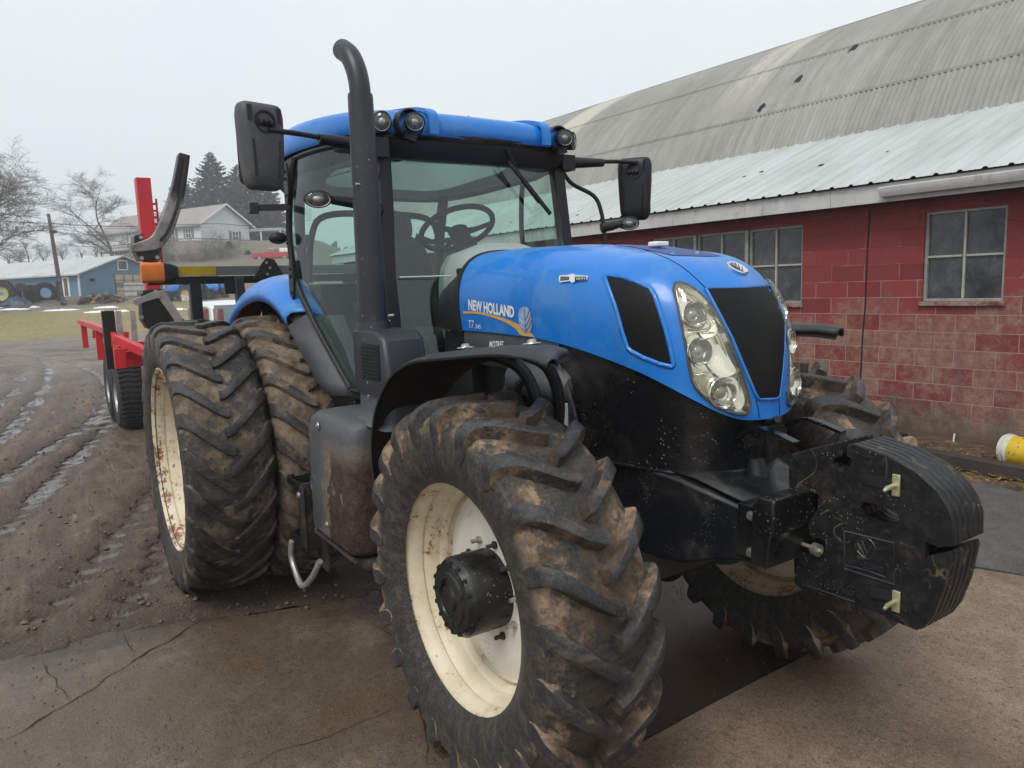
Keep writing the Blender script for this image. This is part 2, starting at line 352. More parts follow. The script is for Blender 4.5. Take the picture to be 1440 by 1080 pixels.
for s in (-1, 1):
    near = s < 0
    cf = (0, -.688 if near else 1.05, .762)
    w = wheel('front_wheel', cf, .4613, .336, .01, (.158, .185), None, tractor, s, M['rim'] if near else M['rimrust'],
              None if near else 'mud-caked front wheel behind the weights')
    tyre('tyre', cf, .770, .435, (.452), 22, .054, .054, 'f', w, s, .80, 0., .12, flat=.012)
    for yc, nm in ((1.215, 'o'), (.70, 'i')):
        ok = near or nm == 'i' or True
        cr = (-WB, -yc if near else yc+.4, .8813)
        w = wheel('rear_wheel', cr, .600, .43, -.04 if nm == 'o' else .10, (.17, .06 if nm == 'o' else 0), None, tractor, s, M['rim'])
        tyre('tyre', cr, .917, .50, .590, 25, .040, .066, 'r' if nm == 'o' else 'ri', w, s, .95, 1. if nm == 'o' else .35, .3 if nm == 'o' else .05, flat=-.01)
# ================================================================ hood (bonnet)
XF[0] = BODY
HB = [V(p) for p in ((-.695, -.388, 1.731), (-.40, -.388, 1.728), (-.127, -.386, 1.718), (.03, -.383, 1.705), (.171, -.377, 1.685), (.31, -.366, 1.657), (.442, -.348, 1.624),
      (.53, -.326, 1.592), (.60, -.296, 1.557), (.66, -.255, 1.52), (.705, -.205, 1.485), (.735, -.14, 1.459), (.753, -.07, 1.449), (.760, 0, 1.447))]
HBs = smoothpath(HB, 12)
def spine(x):                                                       # height of the top centre line
    pts = ((-.8, 2.105), (-.5, 2.108), (-.1, 2.098), (.12, 2.078), (.31, 2.046), (.40, 2.026), (.47, 2.006))
    if x <= pts[0][0]: return pts[0][1]
    for (a, za), (b, zb) in zip(pts, pts[1:]):
        if x <= b: return za+(zb-za)*(x-a)/(b-a)
    return pts[-1][1]
XS = .42
def hood_pt(B, tau):
    """tau 0..1 from the lower edge up and over to the centre line"""
    f = min(1, max(0, (B.x-.30)/.46)); f = f*f*(3-2*f)
    ex = 4.2*(1-f)+2.25*f
    T = V((min(B.x, .30+(XS-.30)*f if B.x > .30 else B.x), 0, 0)); T.x = min(T.x, XS)
    a = tau*pi/2; h = max(cos(a), 0)**(2/ex); v = max(sin(a), 0)**(2/ex)
    zt = spine(T.x+(B.x-T.x)*h*.2)
    p = V((T.x+(B.x-T.x)*h, (B.y)*h, B.z+(zt-B.z)*v))
    p.y *= 1+.035*sin(min(v, 1)*pi)*(1-f)                           # slight belly on the flanks
    return p
NT_ = 60
rings = [[hood_pt(B, (j/NT_)) for j in range(NT_+1)] for B in HBs]
hood_mb = MB()
hood_mb.loft([[p for p in r] for r in rings], False, False)
left = hood_mb.mirror(); hood_mb.add(left.v, left.f)
HBVH = BVHTree.FromPolygons([tuple(v) for v in hood_mb.v], hood_mb.f, epsilon=1e-5)
# rear flange + inner skin so it reads as sheet metal
rr = rings[0]; hood_mb.loft([[V((p.x, p.y, p.z)) for p in rr], [V((p.x-.03, p.y*.97, p.z-.012)) for p in rr]], False, False)
rrm = [V((p.x, -p.y, p.z)) for p in rr]; hood_mb.loft([rrm, [V((p.x-.03, p.y*.97, p.z-.012)) for p in rrm]], False, False)
bb = [V((p.x, p.y, p.z)) for p in HBs]; hood_mb.loft([bb, [V((p.x-.02, p.y*.93, p.z-.004)) for p in bb]], False, False)
bb = [V((p.x, -p.y, p.z)) for p in HBs]; hood_mb.loft([bb, [V((p.x-.02, p.y*.93, p.z-.004)) for p in bb]], False, False)
hood_me = hood_mb
hl = [(949, 399), (957, 398), (968, 402), (978, 408), (992, 421), (1004, 437), (1014, 455), (1024, 478), (1035, 505), (1044, 530), (1050, 550), (1054, 567), (1053, 578), (1047, 583), (1036, 583), (1022, 579), (1006, 571), (990, 558), (978, 545), (973, 535), (969, 515), (965, 490), (959, 460), (953, 430), (947, 408)]
def _in(poly, p):
    c = False; n = len(poly)
    for i in range(n):
        x1, y1 = poly[i]; x2, y2 = poly[(i+1) % n]
        if (y1 > p[1]) != (y2 > p[1]) and p[0] < (x2-x1)*(p[1]-y1)/(y2-y1)+x1: c = not c
    return c
def _cut(f):                                                        # openings for the two headlights
    c = sum((hood_mb.v[i] for i in f), V())/len(f); return c.x > .45 and _in(hl, pix((c.x, -abs(c.y), c.z)))
_k = [not _cut(f) for f in hood_mb.f]; hood_mb.mi = [m for m, k in zip(hood_mb.mi, _k) if k]; hood_mb.f = [f for f, k in zip(hood_mb.f, _k) if k]
hood = build('hood', hood_mb, M['blue'], tractor, smooth=50)
def hit(px, py, bv=HBVH, off=0.):
    h, n, i, d = bv.ray_cast(CAM, ray(px, py).normalized())
    if h is None: return None, None
    if n.dot(ray(px, py)) > 0: n = -n
    return h+n*off, n
def densify(poly, step):
    out = []
    for a, b in zip(poly, poly[1:]+poly[:1]):
        a = V((*a, 0)); b = V((*b, 0)); k = max(1, int((b-a).length/step))
        for i in range(k): q = a+(b-a)*i/k; out.append((q.x, q.y))
    return out
def smoothpoly(poly, k=4, sharp=()):
    n = len(poly); out = []
    for i in range(n):
        p0, p1, p2, p3 = [V((*poly[(i+j) % n], 0)) for j in (-1, 0, 1, 2)]
        for j in range(k):
            t = j/k
            q = 0.5*((2*p1)+(p2-p0)*t+(2*p0-5*p1+4*p2-p3)*t*t+(3*p1-p0-3*p2+p3)*t**3); out.append((q.x, q.y))
    return out
def inside(p, poly):
    c = False; n = len(poly)
    for i in range(n):
        x1, y1 = poly[i]; x2, y2 = poly[(i+1) % n]
        if (y1 > p[1]) != (y2 > p[1]) and p[0] < (x2-x1)*(p[1]-y1)/(y2-y1)+x1: c = not c
    return c
def patch_mesh(poly, off, step=5, skirt=0., dome=0., bv=None):
    """thin shell that follows the hood, bounded by an outline"""
    bv = bv or HBVH
    poly = densify(poly, step); n = len(poly); pts = [V(p) for p in poly]
    xs = [p[0] for p in poly]; ys = [p[1] for p in poly]; y = min(ys)+step*.5
    while y < max(ys):
        x = min(xs)+step*.5
        while x < max(xs):
            if inside((x, y), poly) and min((V((x, y))-q).length for q in pts[:n]) > step*.45: pts.append(V((x, y)))
            x += step
        y += step
    r = delaunay_2d_cdt(pts, [(i, (i+1) % n) for i in range(n)], [], 1, 1e-5)
    vs = []; ok = []; P2 = [V((*p, 0)) for p in poly]
    for p in r[0]:
        d = min((V((p.x, p.y, 0))-q).length for q in P2) if dome else 0
        h, nn = hit(p.x, p.y, bv, off+dome*min(1, d/12)**.5 if dome else off); vs.append(h); ok.append(h is not None)
    fs = [tuple(f) for f in r[2] if all(ok[i] for i in f)]
    mb = MB(); mb.add([v if v is not None else V() for v in vs], fs)
    mb = islands(mb)[0]
    if skirt:
        b0 = [hit(*p, bv, off)[0] for p in poly]; b1 = [hit(*p, bv, off-skirt)[0] for p in poly]
        if all(b is not None for b in b0+b1): mb.loft([b0, b1], True, False)
    return mb
def two(name, mb, m, parent, **k):
    a = build(name, mb, m, parent, **k); b = build(name, mb.mirror(), m, parent, **k); return a, b
# grille (symmetric outline from the near half)
gt = on(992, 406, 'y', -.202); 
grille_poly = [(992, 406.5), (1045, 405.5), (1097, 402.5), (1100, 420), (1101.5, 450), (1101, 490), (1098, 525), (1094, 558), (1090, 560.5), (1066, 561.5), (1061, 553), (1045, 515), (1028, 475), (1010, 440)]
gm = patch_mesh(grille_poly, .008, 6)
M['mesh'] = NT('grille_mesh'); _s = M['mesh']; _x = _s.n('TexChecker', Vector=_s.co, Scale=260.).outputs['Fac']
M['mesh'] = _s.bsdf(_s.mix(_s.ramp(_s.noise(3, 8, .75), .38, .75), (.0025, .0025, .003), (.011, .0105, .011)), .5, 0, _s.bump(_x, .6, .003), .22)
grille = build('grille', gm, M['mesh'], hood, smooth=60)
def outline_tube(poly, r, off, m, name, parent, mirror=False, bv=None):
    pts = [hit(*p, bv or HBVH, off)[0] for p in densify(poly, 5)]; pts = [p for p in pts if p is not None]; pts.append(pts[0])
    mb = MB(); mb.tube(pts, r, 6, False); o = build(name, mb, m, parent, smooth=60)
    if mirror: build(name, mb.mirror(), m, parent, smooth=60)
    return o
outline_tube(grille_poly, .006, .004, M['blue2'], 'grille_surround', hood)
# side screens
sp = smoothpoly([(850, 388), (868, 388.5), (893, 395), (918, 410), (929, 440), (940, 478), (947, 512), (944, 516), (915, 508), (884, 493), (875, 470), (862, 425)], 3)
sp = [(850, 388.5), (860, 387.5), (876, 390), (896, 396.5), (914, 405), (921, 416), (929, 440), (937, 466), (943, 490), (947.5, 513), (945, 516), (928, 512), (905, 503), (889, 494.5), (883, 489), (876, 468), (866, 432), (855, 402)]
sm_ = patch_mesh(sp, .003, 6)
a, b = two('side_screen', sm_, M['mesh'], hood, smooth=60)
outline_tube(sp, .010, -.001, M['blue'], 'screen_surround', hood, True)
# headlights
hl = [(949, 399), (957, 398), (968, 402), (978, 408), (992, 421), (1004, 437), (1014, 455), (1024, 478), (1035, 505), (1044, 530), (1050, 550), (1054, 567), (1053, 578), (1047, 583), (1036, 583), (1022, 579), (1006, 571), (990, 558), (978, 545), (973, 535), (969, 515), (965, 490), (959, 460), (953, 430), (947, 408)]
hl = densify(hl, 6)
M['reflector'] = mat('headlight_reflector', (.80, .78, .70), .16, .95, .05, 6, bump=(.10, 9))
M['lampglass'] = mat('lamp_bowl', (.85, .85, .83), .07, 1., .03, 30, bump=(.03, 60))
M['facet'] = mat('reflector_facet', (.74, .73, .68), .2, .9, .03, 5, bump=(.1, 12))
base = patch_mesh(hl, -.038, 5)
_b0 = [hit(*p, HBVH, .002)[0] for p in hl]; _b1 = [hit(*p, HBVH, -.038)[0] for p in hl]; base.loft([_b0, _b1], True, False)
head = build('headlight', base, M['reflector'], hood, smooth=60); tag(head, 'left-hand-of-photo yellowed headlight beside the grille')
headf = build('headlight', base.mirror(), M['reflector'], hood, smooth=60); tag(headf, 'yellowed headlight on the far flank of the nose')
lens = patch_mesh(hl, .007, 5, .006, .014)
edge = [hit(*p, HBVH, .006)[0] for p in hl]; 
M['bulb'] = mat('projector_lens', (.30, .30, .28), .06, .3, .2, 30, bump=(.3, 40), coat=.5)
for par, mir in ((head, False), (headf, True)):
    f = (lambda m: m.mirror()) if mir else (lambda m: m)
    for (px, py, r) in ((975.5, 441, .040), (982, 494, .041), (1015, 553, .047)):
        p, n = hit(px, py, HBVH, -.010)
        # lamps look forward
        ax = (n*.55+V((.83, -.05, .05))).normalized(); mb = MB()
        prof = [(.014, r*1.16), (.016, r*1.12), (.004, r*1.02), (-.012, r*.80), (-.020, r*.5), (-.022, .0005)]
        mb.lathe(prof, p+n*.000, ax, 28); lo_ = build('lamp', f(mb), M['lampglass'], par, smooth=50); mb = MB(); mb.lathe([(-.020, r*.50), (-.004, r*.50), (.004, r*.40), (.008, r*.2), (.009, .0005)], p, ax, 24); build('bulb', f(mb), M['bulb'], lo_, smooth=50)
    build('lens', f(lens), M['lens'], par, smooth=60)
    pp = [p for p in edge if p is not None]; mb = MB(); mb.tube(pp+[pp[0]], .0042, 6, False); build('lens_seal', f(mb), M['grey'], par, smooth=60)
for poly, k in (([(984, 458), (1004, 444), (1012, 458), (1008, 470), (992, 474)], 0), ([(990, 500), (1016, 482), (1030, 508), (1034, 524), (1012, 530)], 1), ([(1026, 536), (1040, 532), (1049, 556), (1046, 572), (1036, 574)], 2)):
    q = [hit(*p, HBVH, -.030+.028*((p[0]+p[1]-min(a+b for a, b in poly))/60)) for p in smoothpoly(poly, 3)]; mb = MB(); mb.add([a for a, _ in q], [tuple(range(len(q)))])
    build('reflector_facet', mb, M['facet'], head, smooth=0); build('reflector_facet', mb.mirror(), M['facet'], headf, smooth=0)
# chrome ribs inside the headlight between the lamps
for poly in ([(952, 404), (966, 408), (986, 428), (998, 448), (1002, 456), (990, 462), (968, 460), (962, 458)], [(968, 468), (1006, 466), (1018, 484), (1030, 515), (1020, 520), (990, 522), (974, 512), (969, 490)], [(978, 528), (1036, 526), (1044, 545), (1049, 566), (1040, 575), (1010, 570), (985, 549)]):
    pts = [hit(*p, HBVH, -.016)[0] for p in densify(smoothpoly(poly, 3), 4)]; pts.append(pts[0]); mb = MB(); mb.tube(pts, .0022, 6, False)
    build('reflector_rib', mb, M['reflector'], head, smooth=60); build('reflector_rib', mb.mirror(), M['reflector'], headf, smooth=60)
# darker blue inlay on top, panel seams, small white cap, emblem
inl = [(880, 346), (905, 346.5), (940, 348), (975, 352), (1005, 358), (1015, 360.5), (990, 361), (945, 359.5), (915, 353)]
M['seam'] = mat('panel_gap', (.007, .007, .008), .8, bump=None)
build('hood_inlay', patch_mesh(inl, .002, 5), mat('deep_blue_inlay', (.012, .05, .22), .5, bump=(.05, 200)), hood, smooth=60)
for poly in ([(860, 344), (900, 350), (935, 362), (960, 376), (980, 393), (992, 405)], [(1063, 563), (1066, 575), (1068, 587)], [(1095, 560), (1096, 574), (1096, 584)]):
    pts = [hit(*p)[0] for p in [(q.x, q.y) for q in smoothpath([V((*p, 0)) for p in poly], 5)]]; pts = [p for p in pts if p is not None]
    mb = MB(); mb.tube(pts, .0022, 5); build('panel_seam', mb, M['seam'], hood, smooth=60)
p, n = hit(1036.5, 378); side = V((0, 1, 0)); up = n.cross(side).normalized(); side = up.cross(n)
if up.z < 0: up = -up
mb = MB(); ring = lambda r, o: [p+n*o+side*cos(t)*.047*r+up*sin(t)*.036*r for t in [2*pi*k/28 for k in range(28)]]
mb.loft([ring(1.05, -.004), ring(1.05, .006), ring(.97, .009), ring(.9, .008)], True, True)
emb = build('emblem', mb, M['chrome'], hood, smooth=40)
mb = MB()
for sg in (-1, 1):
    for k, (b0, b1, w) in enumerate((((0, -.028), (.034, .010), 1), ((0, -.010), (.026, .022), 1), ((0, .008), (.012, .028), 1))):
        a = p+n*.0095+side*b0[0]*sg+up*b0[1]; b = p+n*.0095+side*b1[0]*sg+up*b1[1]; mid = (a+b)/2+up*.004
        mb.tube(smoothpath([a, mid, b], 4), .0009, 5)
build('leaf_veins', mb, M['stack'], emb, smooth=40)
p, n = hit(926, 346.5); mb = MB(); mb.box(on(926, 343.5, 'y', 0), (.05, .07, .02)); build('washer_cap', mb, M['white'], hood, bevel=.006)

# ---------------------------------------------------------------- lettering and decals on the flank
def text_mesh(body, bold=0.0, shear=0., sx=1., spacing=1.):
    cu = bpy.data.curves.new('txt', 'FONT'); cu.body = body; cu.size = 1; cu.offset = bold; cu.shear = shear; cu.fill_mode = 'BOTH'; cu.extrude = 0
    cu.space_character = spacing; cu.resolution_u = 3
    ob = bpy.data.objects.new('txt', cu); C.objects.link(ob); dg = bpy.context.evaluated_depsgraph_get()
    me = bpy.data.meshes.new_from_object(ob.evaluated_get(dg)); vs = [v.co.copy() for v in me.vertices]; fs = [tuple(p.vertices) for p in me.polygons]
    bpy.data.objects.remove(ob); bpy.data.curves.remove(cu); bpy.data.meshes.remove(me)
    x0 = min(v.x for v in vs); x1 = max(v.x for v in vs); y0 = min(v.y for v in vs); y1 = max(v.y for v in vs)
    return [((v.x-x0)/(x1-x0), (v.y-y0)/(y1-y0)) for v in vs], fs
def flank(x, z, off):                                               # point of the right flank seen square-on
    h, n, i, d = HBVH.ray_cast(V((x, -2, z)), V((0, 1, 0)))
    if h is None: return V((x, -.39-off, z))
    return V((h.x, h.y-off, h.z))
def decal_text(name, body, bl, br, tl, m, yy=-.392, off=.0025, parent=hood, mirror=False, **k):
    vs, fs = text_mesh(body, **k); a = on(*bl, 'y', yy); b = on(*br, 'y', yy); c = on(*tl, 'y', yy)
    mb = MB(); mb.add([flank((a+(b-a)*u+(c-a)*v).x, (a+(b-a)*u+(c-a)*v).z, off) for u, v in vs], fs)
    o = build(name, mb, m, parent, smooth=0, fix=False)
    if mirror: build(name, mb.mirror(), m, parent, smooth=0, fix=False)
    return o
decal_text('brand_lettering', 'NEW HOLLAND', (661, 436), (725, 447.5), (661, 420.5), M['white'], bold=.042)
decal_text('model_number', 'T7', (659.5, 461), (667, 462), (659.8, 450), M['white'], bold=.0, shear=.2)
decal_text('model_number', '.245', (667.5, 461.8), (676.5, 462.6), (667.5, 456), M['white'], bold=.01, shear=.2)
def flank_poly(name, px, m, off, parent, yy=-.392, step=4):
    poly = densify(px, step); n = len(poly); r = delaunay_2d_cdt([V(p) for p in poly], [(i, (i+1) % n) for i in range(n)], [], 1, 1e-5)
    vs = []
    for p in r[0]:
        q = on(p.x, p.y, 'y', yy); vs.append(flank(q.x, q.z, off))
    mb = MB(); mb.add(vs, [tuple(f) for f in r[2]]); return build(name, mb, m, parent, smooth=0, fix=False)
sw_t = [(653, 437.8), (668, 438), (682, 440), (697, 443.5), (710, 447.5), (722, 452.5), (733, 458), (742, 464.5), (751.5, 474.5)]
sw_b = [(737, 472.5), (730.5, 470.5), (726, 463.5), (717, 457), (706, 451), (695, 446.8), (682, 443), (668, 441), (653, 441)]
flank_poly('gold_stripe', [(q.x, q.y) for q in smoothpath([V((*p, 0)) for p in sw_t], 3)]+[(q.x, q.y) for q in smoothpath([V((*p, 0)) for p in sw_b], 3)], M['gold'], .0018, hood)
def ell(cx, cy, rx, ry, n=24, pw=2.0):
    o = []
    for k in range(n):
        a = 2*pi*k/n; o.append((cx+rx*math.copysign(abs(cos(a))**(2/pw), cos(a)), cy+ry*math.copysign(abs(sin(a))**(2/pw), sin(a))))
    return o
leaf = flank_poly('leaf_logo', ell(739.8, 450, 9, 18.8, 28, 2.5), M['silver'], .003, hood, step=3)
mb = MB()
for sg in (-1, 1):
    for y0, x1, y1 in ((466, 9, 450), (459, 9, 441), (450, 7.5, 434)):
        pts = [on(739.8, y0, 'y', -.392), on(739.8+sg*x1*.55, (y0+y1)/2+1.5, 'y', -.392), on(739.8+sg*x1, y1, 'y', -.392)]
        pts = [flank(q.x, q.z, .0042) for q in smoothpath(pts, 4)]; mb.tube(pts, .0016, 4)
    
pts = [flank(on(739.8, y, 'y', -.392).x, on(739.8, y, 'y', -.392).z, .0042) for y in (432, 445, 458, 468)]; mb.tube(pts, .0018, 4)
build('leaf_veins', mb, M['blue'], leaf, smooth=40)
# winged badge high on the flank
bp = [(788, 393), (789, 388.5), (800, 388), (807, 386), (811, 388), (829, 389.5), (826.5, 395), (811, 396), (807, 399), (803, 396), (789, 398)]
pm = patch_mesh(bp, .008, 3, .009); badge = build('winged_badge', pm, M['chrome'], hood, smooth=30)
mb = MB()
for (x0, x1) in ((790.5, 802), (811, 826)):
    pts = [hit(x, y, HBVH, .009)[0] for x, y in ((x0, 395.5), (x0, 390.6), (x1, 390.6+(x1-x0)*.01), (x1, 394.4), (x0, 395.5))]; mb.tube(pts, .0012, 4)
    for k in range(7):
        x = x0+(x1-x0)*(k+.5)/7; a, _ = hit(x, 394.8, HBVH, .009); b, _ = hit(x, 391.2, HBVH, .009); mb.tube([a, b], .0013, 4)
build('badge_relief', mb, M['black'], badge, smooth=0)
# ================================================================ lower engine panels, front support, weights
def lower(B, z, inset=.0):
    k = 1-inset; return V((.0+(B.x)*(1 if B.x < .3 else 1)-inset*.35*max(0, B.x-.2), B.y*k, z))
def edge_low(x):                                                    # wheel-arch cut-out of the black side panel
    if x > .34: return 1.262
    if x > .10: return 1.262+(.34-x)/.24*.02
    return 1.28
mb = MB(); src = [B for B in HBs if B.x > .02]
rows = []
for B in src:
    zb = 1.265; row = []
    for j in range(9):
        t = j/8; z = B.z-.004+(zb-B.z)*t; ins = .045+.02*sin(t*pi)+.05*t*t
        row.append(V((B.x-max(0, B.x-.3)*ins*1.2-.004, B.y*(1-ins), z)))
    rows.append(row)
mb.loft(rows, False, False); low = MB(); low.add(mb.v, mb.f); m2 = mb.mirror(); low.add(m2.v, m2.f)
panel = build('side_panel', low, M['blackgloss'], tractor, smooth=50)
# bead along the lower rim of the panel
mb = MB(); pts = [r[-1]+V((0, -.004, 0)) for r in rows]; mb.tube(pts, .007, 6)
panel_bead = build('panel_edge', mb, M['blackgloss'], panel, smooth=50)
# arched inner cowl between panel and front wheel
mb = MB(); arc = []
for k in range(13):
    t = k/12; a = radians(8+t*92)
    arc.append((.02-.42*sin(a)*1.0+.05, 1.25+.47*cos(radians(90)-a)*.98 if False else 1.27+.42*sin(radians(100)*(t))*1.0))
arc = [(.10, 1.26), (.085, 1.36), (.04, 1.47), (-.02, 1.56), (-.10, 1.625), (-.20, 1.665), (-.32, 1.68), (-.45, 1.68)]
arc = [(p.x, p.y) for p in smoothpath([V((*p, 0)) for p in arc], 3)]
mb.loft([[V((x, -.375+.02, z)) for x, z in arc], [V((x-.03, -.30, z-.01)) for x, z in arc], [V((x-.05, -.16, z-.03)) for x, z in arc]], False, False)
mb.loft([[V((x, -.372, z)) for x, z in arc], [V((min(.16, x+.06), -.372, min(z+.06, 1.71))) for x, z in arc]], False, False)
two('arch_cowl', mb, M['blackspeck'], panel, smooth=50, solid=.008)
# grey strip under the hood at the rear with dealer lettering
mb = MB(); st = [B for B in HBs if B.x < .05]
mb.loft([[V((B.x, B.y*.975, B.z-.003)), V((B.x, B.y*.985, B.z-.045)), V((B.x, B.y*.97, B.z-.12)), V((B.x, B.y*.90, B.z-.16))] for B in st], False, False)
strip = build('lower_hood_strip', mb, M['grey'], tractor, smooth=50); build('lower_hood_strip', mb.mirror(), M['grey'], tractor, smooth=50)
vs, fs = text_mesh('MOTRES', bold=.02, shear=.25); a = on(688, 488.5, 'y', -.388); b = on(708, 489, 'y', -.388); c = on(688.5, 479.5, 'y', -.388)
mb = MB(); mb.add([a+(b-a)*u+(c-a)*v+V((0, -.001, 0)) for u, v in vs], fs); build('dealer_lettering', mb, M['white'], strip, smooth=0, fix=False)
# engine block with hoses, seen through the wheel arch
mb = MB(); mb.box((-.10, 0, 1.32), (1.35, .46, .52)); mb.box((-.25, -.24, 1.45), (.55, .10, .16)); mb.cyl((-.30, -.25, 1.30), (.0, -.27, 1.30), .07); mb.cyl((-.02, -.22, 1.45), (.02, -.36, 1.45), .08)
mb.box((-1.2, 0, .95), (1.6, .62, .62)); mb.box((-2.4, 0, .95), (1.0, .56, .70))
for k in range(6): mb.box((-.42+k*.09, -.31, 1.46), (.045, .05, .10))
build('engine', mb, M['under'], tractor, bevel=.02)
for i, pts in enumerate([[(-.30, -.30, 1.20), (-.24, -.40, 1.45), (-.10, -.41, 1.55), (-.02, -.33, 1.42), (.02, -.30, 1.20)], [(-.15, -.26, 1.62), (-.02, -.36, 1.60), (.06, -.36, 1.44), (.05, -.28, 1.20)],
             [(-.40, -.3, 1.05), (-.38, -.42, 1.35), (-.3, -.35, 1.55)], [(.0, -.40, 1.0), (.05, -.40, 1.3), (-.05, -.34, 1.5)], [(.10, -.35, 1.05), (.12, -.38, 1.25), (.02, -.3, 1.45)]]):
    mb = MB(); mb.tube(smoothpath(pts, 6), (.024, .018, .014, .012, .010)[i], 8); build('hose', mb, M['black'], tractor)
mb = MB(); mb.lathe([(-.20, .001), (-.20, .055), (-.17, .075), (.15, .078), (.19, .05), (.2, .001)], (-.10, -.35, 1.53), V((1, .05, -.05)), 20)
build('air_reservoir', mb, M['grey'], tractor)
mb = MB(); mb.cyl((.06, -.345, 1.42), (.10, -.36, 1.42), .055, .05); build('filter_cap', mb, M['interior'], tractor)
# front support casting
def prof_side(y0, y1, poly, name, m, bev=.01, par=tractor):
    mb = MB(); mb.prism(poly, lambda x, z, t: V((x, t, z)), y0, y1); return build(name, mb, m, par, bevel=bev)
mb = MB()
top = [(-.30, 1.262), (.45, 1.262), (.62, 1.25), (.74, 1.22), (.84, 1.19), (.93, 1.185)]; bot = [(-.30, .93), (.40, .93), (.55, .95), (.70, .99), (.84, 1.01), (.93, 1.01)]
mb.loft([[V((x, -w, z1)), V((x, w, z1)), V((x, w, z2)), V((x, -w, z2))] for (x, z1), (_, z2), w in zip(top, bot, (.31, .31, .30, .27, .24, .24))])
fs_ = build('front_support', mb, M['blackspeck'], tractor, bevel=.012)
mb = MB(); mb.loft([[V((x, -w, z)), V((x, -w*.5, z+.012)), V((x, w*.5, z+.012)), V((x, w, z))] for x, z, w in ((.55, 1.268, .28), (.66, 1.258, .27), (.76, 1.228, .25), (.86, 1.200, .225), (.925, 1.190, .215))], False, False)
build('support_cover', mb, M['blackgloss'], fs_, smooth=60, solid=.006)
mb = MB(); mb.cyl((.72, -.02, 1.235), (.71, -.02, 1.30), .045, .030); mb.tube([(.70, .05, 1.27), (.72, .02, 1.42), (.86, -.10, 1.47)], .012, 6); build('tow_pin', mb, M['black'], fs_)
# folded bracket rising over the weights
mb = MB(); 
for y in (-.10, .16): mb.tube(smoothpath([(.62, y, 1.30), (.72, y, 1.40), (.80, y, 1.43), (.93, y, 1.40)], 2), .008, 4, sq=(.035, .012))
mb.box((.70, .03, 1.37), (.03, .24, .05))
build('hook_bracket', mb, M['blackgloss'], fs_)
# weight carrier: bolted block and cross bar
mb = MB(); mb.box((.895, 0, 1.135), (.09, .57, .175)); mb.loft([[V((x, y, z)) for x, z in ((.925, 1.045), (.985, 1.045), (.998, 1.15), (1.008, 1.16), (1.008, 1.268), (.955, 1.268), (.930, 1.235))] for y in (-.315, .315)])
car = build('weight_carrier', mb, M['blackgloss'], tractor, bevel=.006)
for z in (1.19, 1.07):
    for y in (-.285,):
        mb = MB(); mb.cyl((.905, y+.012, z), (.905, y-.012, z), .011, None, 6); mb.cyl((.905, y+.02, z), (.905, y-.002, z), .017, None, 14); build('bolt', mb, M['bolt'], car)
# suitcase weights: outline measured on the near face
YW = -.14
wo = [(1108, 655), (1109, 646), (1113, 639), (1140, 631), (1176, 622), (1182, 622), (1184, 640), (1172, 642), (1172, 652), (1176, 657), (1194, 657), (1197, 652), (1196, 643), (1191, 640), (1191, 626), (1200, 624),
      (1218, 630), (1250, 641), (1290, 664), (1320, 692), (1335, 716), (1341, 735), (1341, 768), (1322, 770), (1303, 762), (1301, 784), (1334, 776), (1336, 784), (1326, 830), (1312, 866), (1298, 884), (1288, 887), (1272, 881), (1242, 866), (1200, 850), (1160, 838), (1130, 832), (1117, 822),
      (1115, 776), (1140, 779), (1146, 783), (1160, 778), (1160, 762), (1152, 757), (1140, 757), (1136, 738), (1150, 712), (1150, 694), (1140, 692), (1109, 700)]
wp = [on(x, y, 'y', YW) for x, y in wo]; wp = [(p.x, p.z) for p in wp]
hole = [(1214, 705), (1220, 706), (1250, 713), (1262, 720), (1266, 731), (1262, 741), (1250, 743), (1225, 736), (1211, 727), (1208, 716)]
hp = [on(x, y, 'y', YW) for x, y in hole]; hp = [(p.x, p.z) for p in hp]
def plate(y0, y1, sc=1.):
    """flat casting with a grip hole: faces triangulated with the hole cut out"""
    pts = wp+hp; n = len(wp); m = len(hp)
    ed = [(i, (i+1) % n) for i in range(n)]+[(n+i, n+(i+1) % m) for i in range(m)]
    r = delaunay_2d_cdt([V(p) for p in pts], ed, [], 0, 1e-6); tri = []
    for f in r[2]:
        cx = sum(r[0][i].x for i in f)/3; cz = sum(r[0][i].y for i in f)/3
        if inside((cx, cz), wp) and not inside((cx, cz), hp): tri.append(tuple(f))
    mb = MB(); k = len(r[0]); cx, cz = 1.18, 1.13
    def q(p, y, s): return V((cx+(p.x-cx)*s, y, cz+(p.y-cz)*s))
    b = .005; mb.add([q(p, y0, .988) for p in r[0]]+[q(p, y0+b, 1) for p in r[0]]+[q(p, y1-b, 1) for p in r[0]]+[q(p, y1, .988) for p in r[0]], [])
    fs = [t for t in tri]+[tuple(i+3*k for i in reversed(t)) for t in tri]
    for i, j in ed:
        for L in range(3): fs.append((i+L*k, j+L*k, j+(L+1)*k, i+(L+1)*k))
    mb.add([], []); mb.f = fs; mb.mi = [0]*len(fs); return mb
s = NT('cast_weight_paint'); a_ = s.noise(7, 6, .7); b_ = s.noise(30, 6, .7)
ring_ = s.ramp(s.math('ABSOLUTE', s.math('SUBTRACT', s.noise(9, 2, .5), .52)), .016, .006)
c_ = s.mix(s.ramp(b_, .4, .8), (.008, .0085, .010), (.030, .028, .027)); c_ = s.mix(s.math('MULTIPLY', ring_, s.ramp(a_, .45, .6)), c_, (.10, .085, .045))
c_ = s.mix(s.ramp(s.noise(4.5, 6, .75), .60, .70), c_, (.050, .028, .020))
vo_ = s.n('TexVoronoi', Vector=s.co, Scale=70.).outputs['Distance']; sp_ = s.math('MULTIPLY', s.ramp(vo_, .18, .10), s.ramp(s.noise(6, 3), .45, .6))
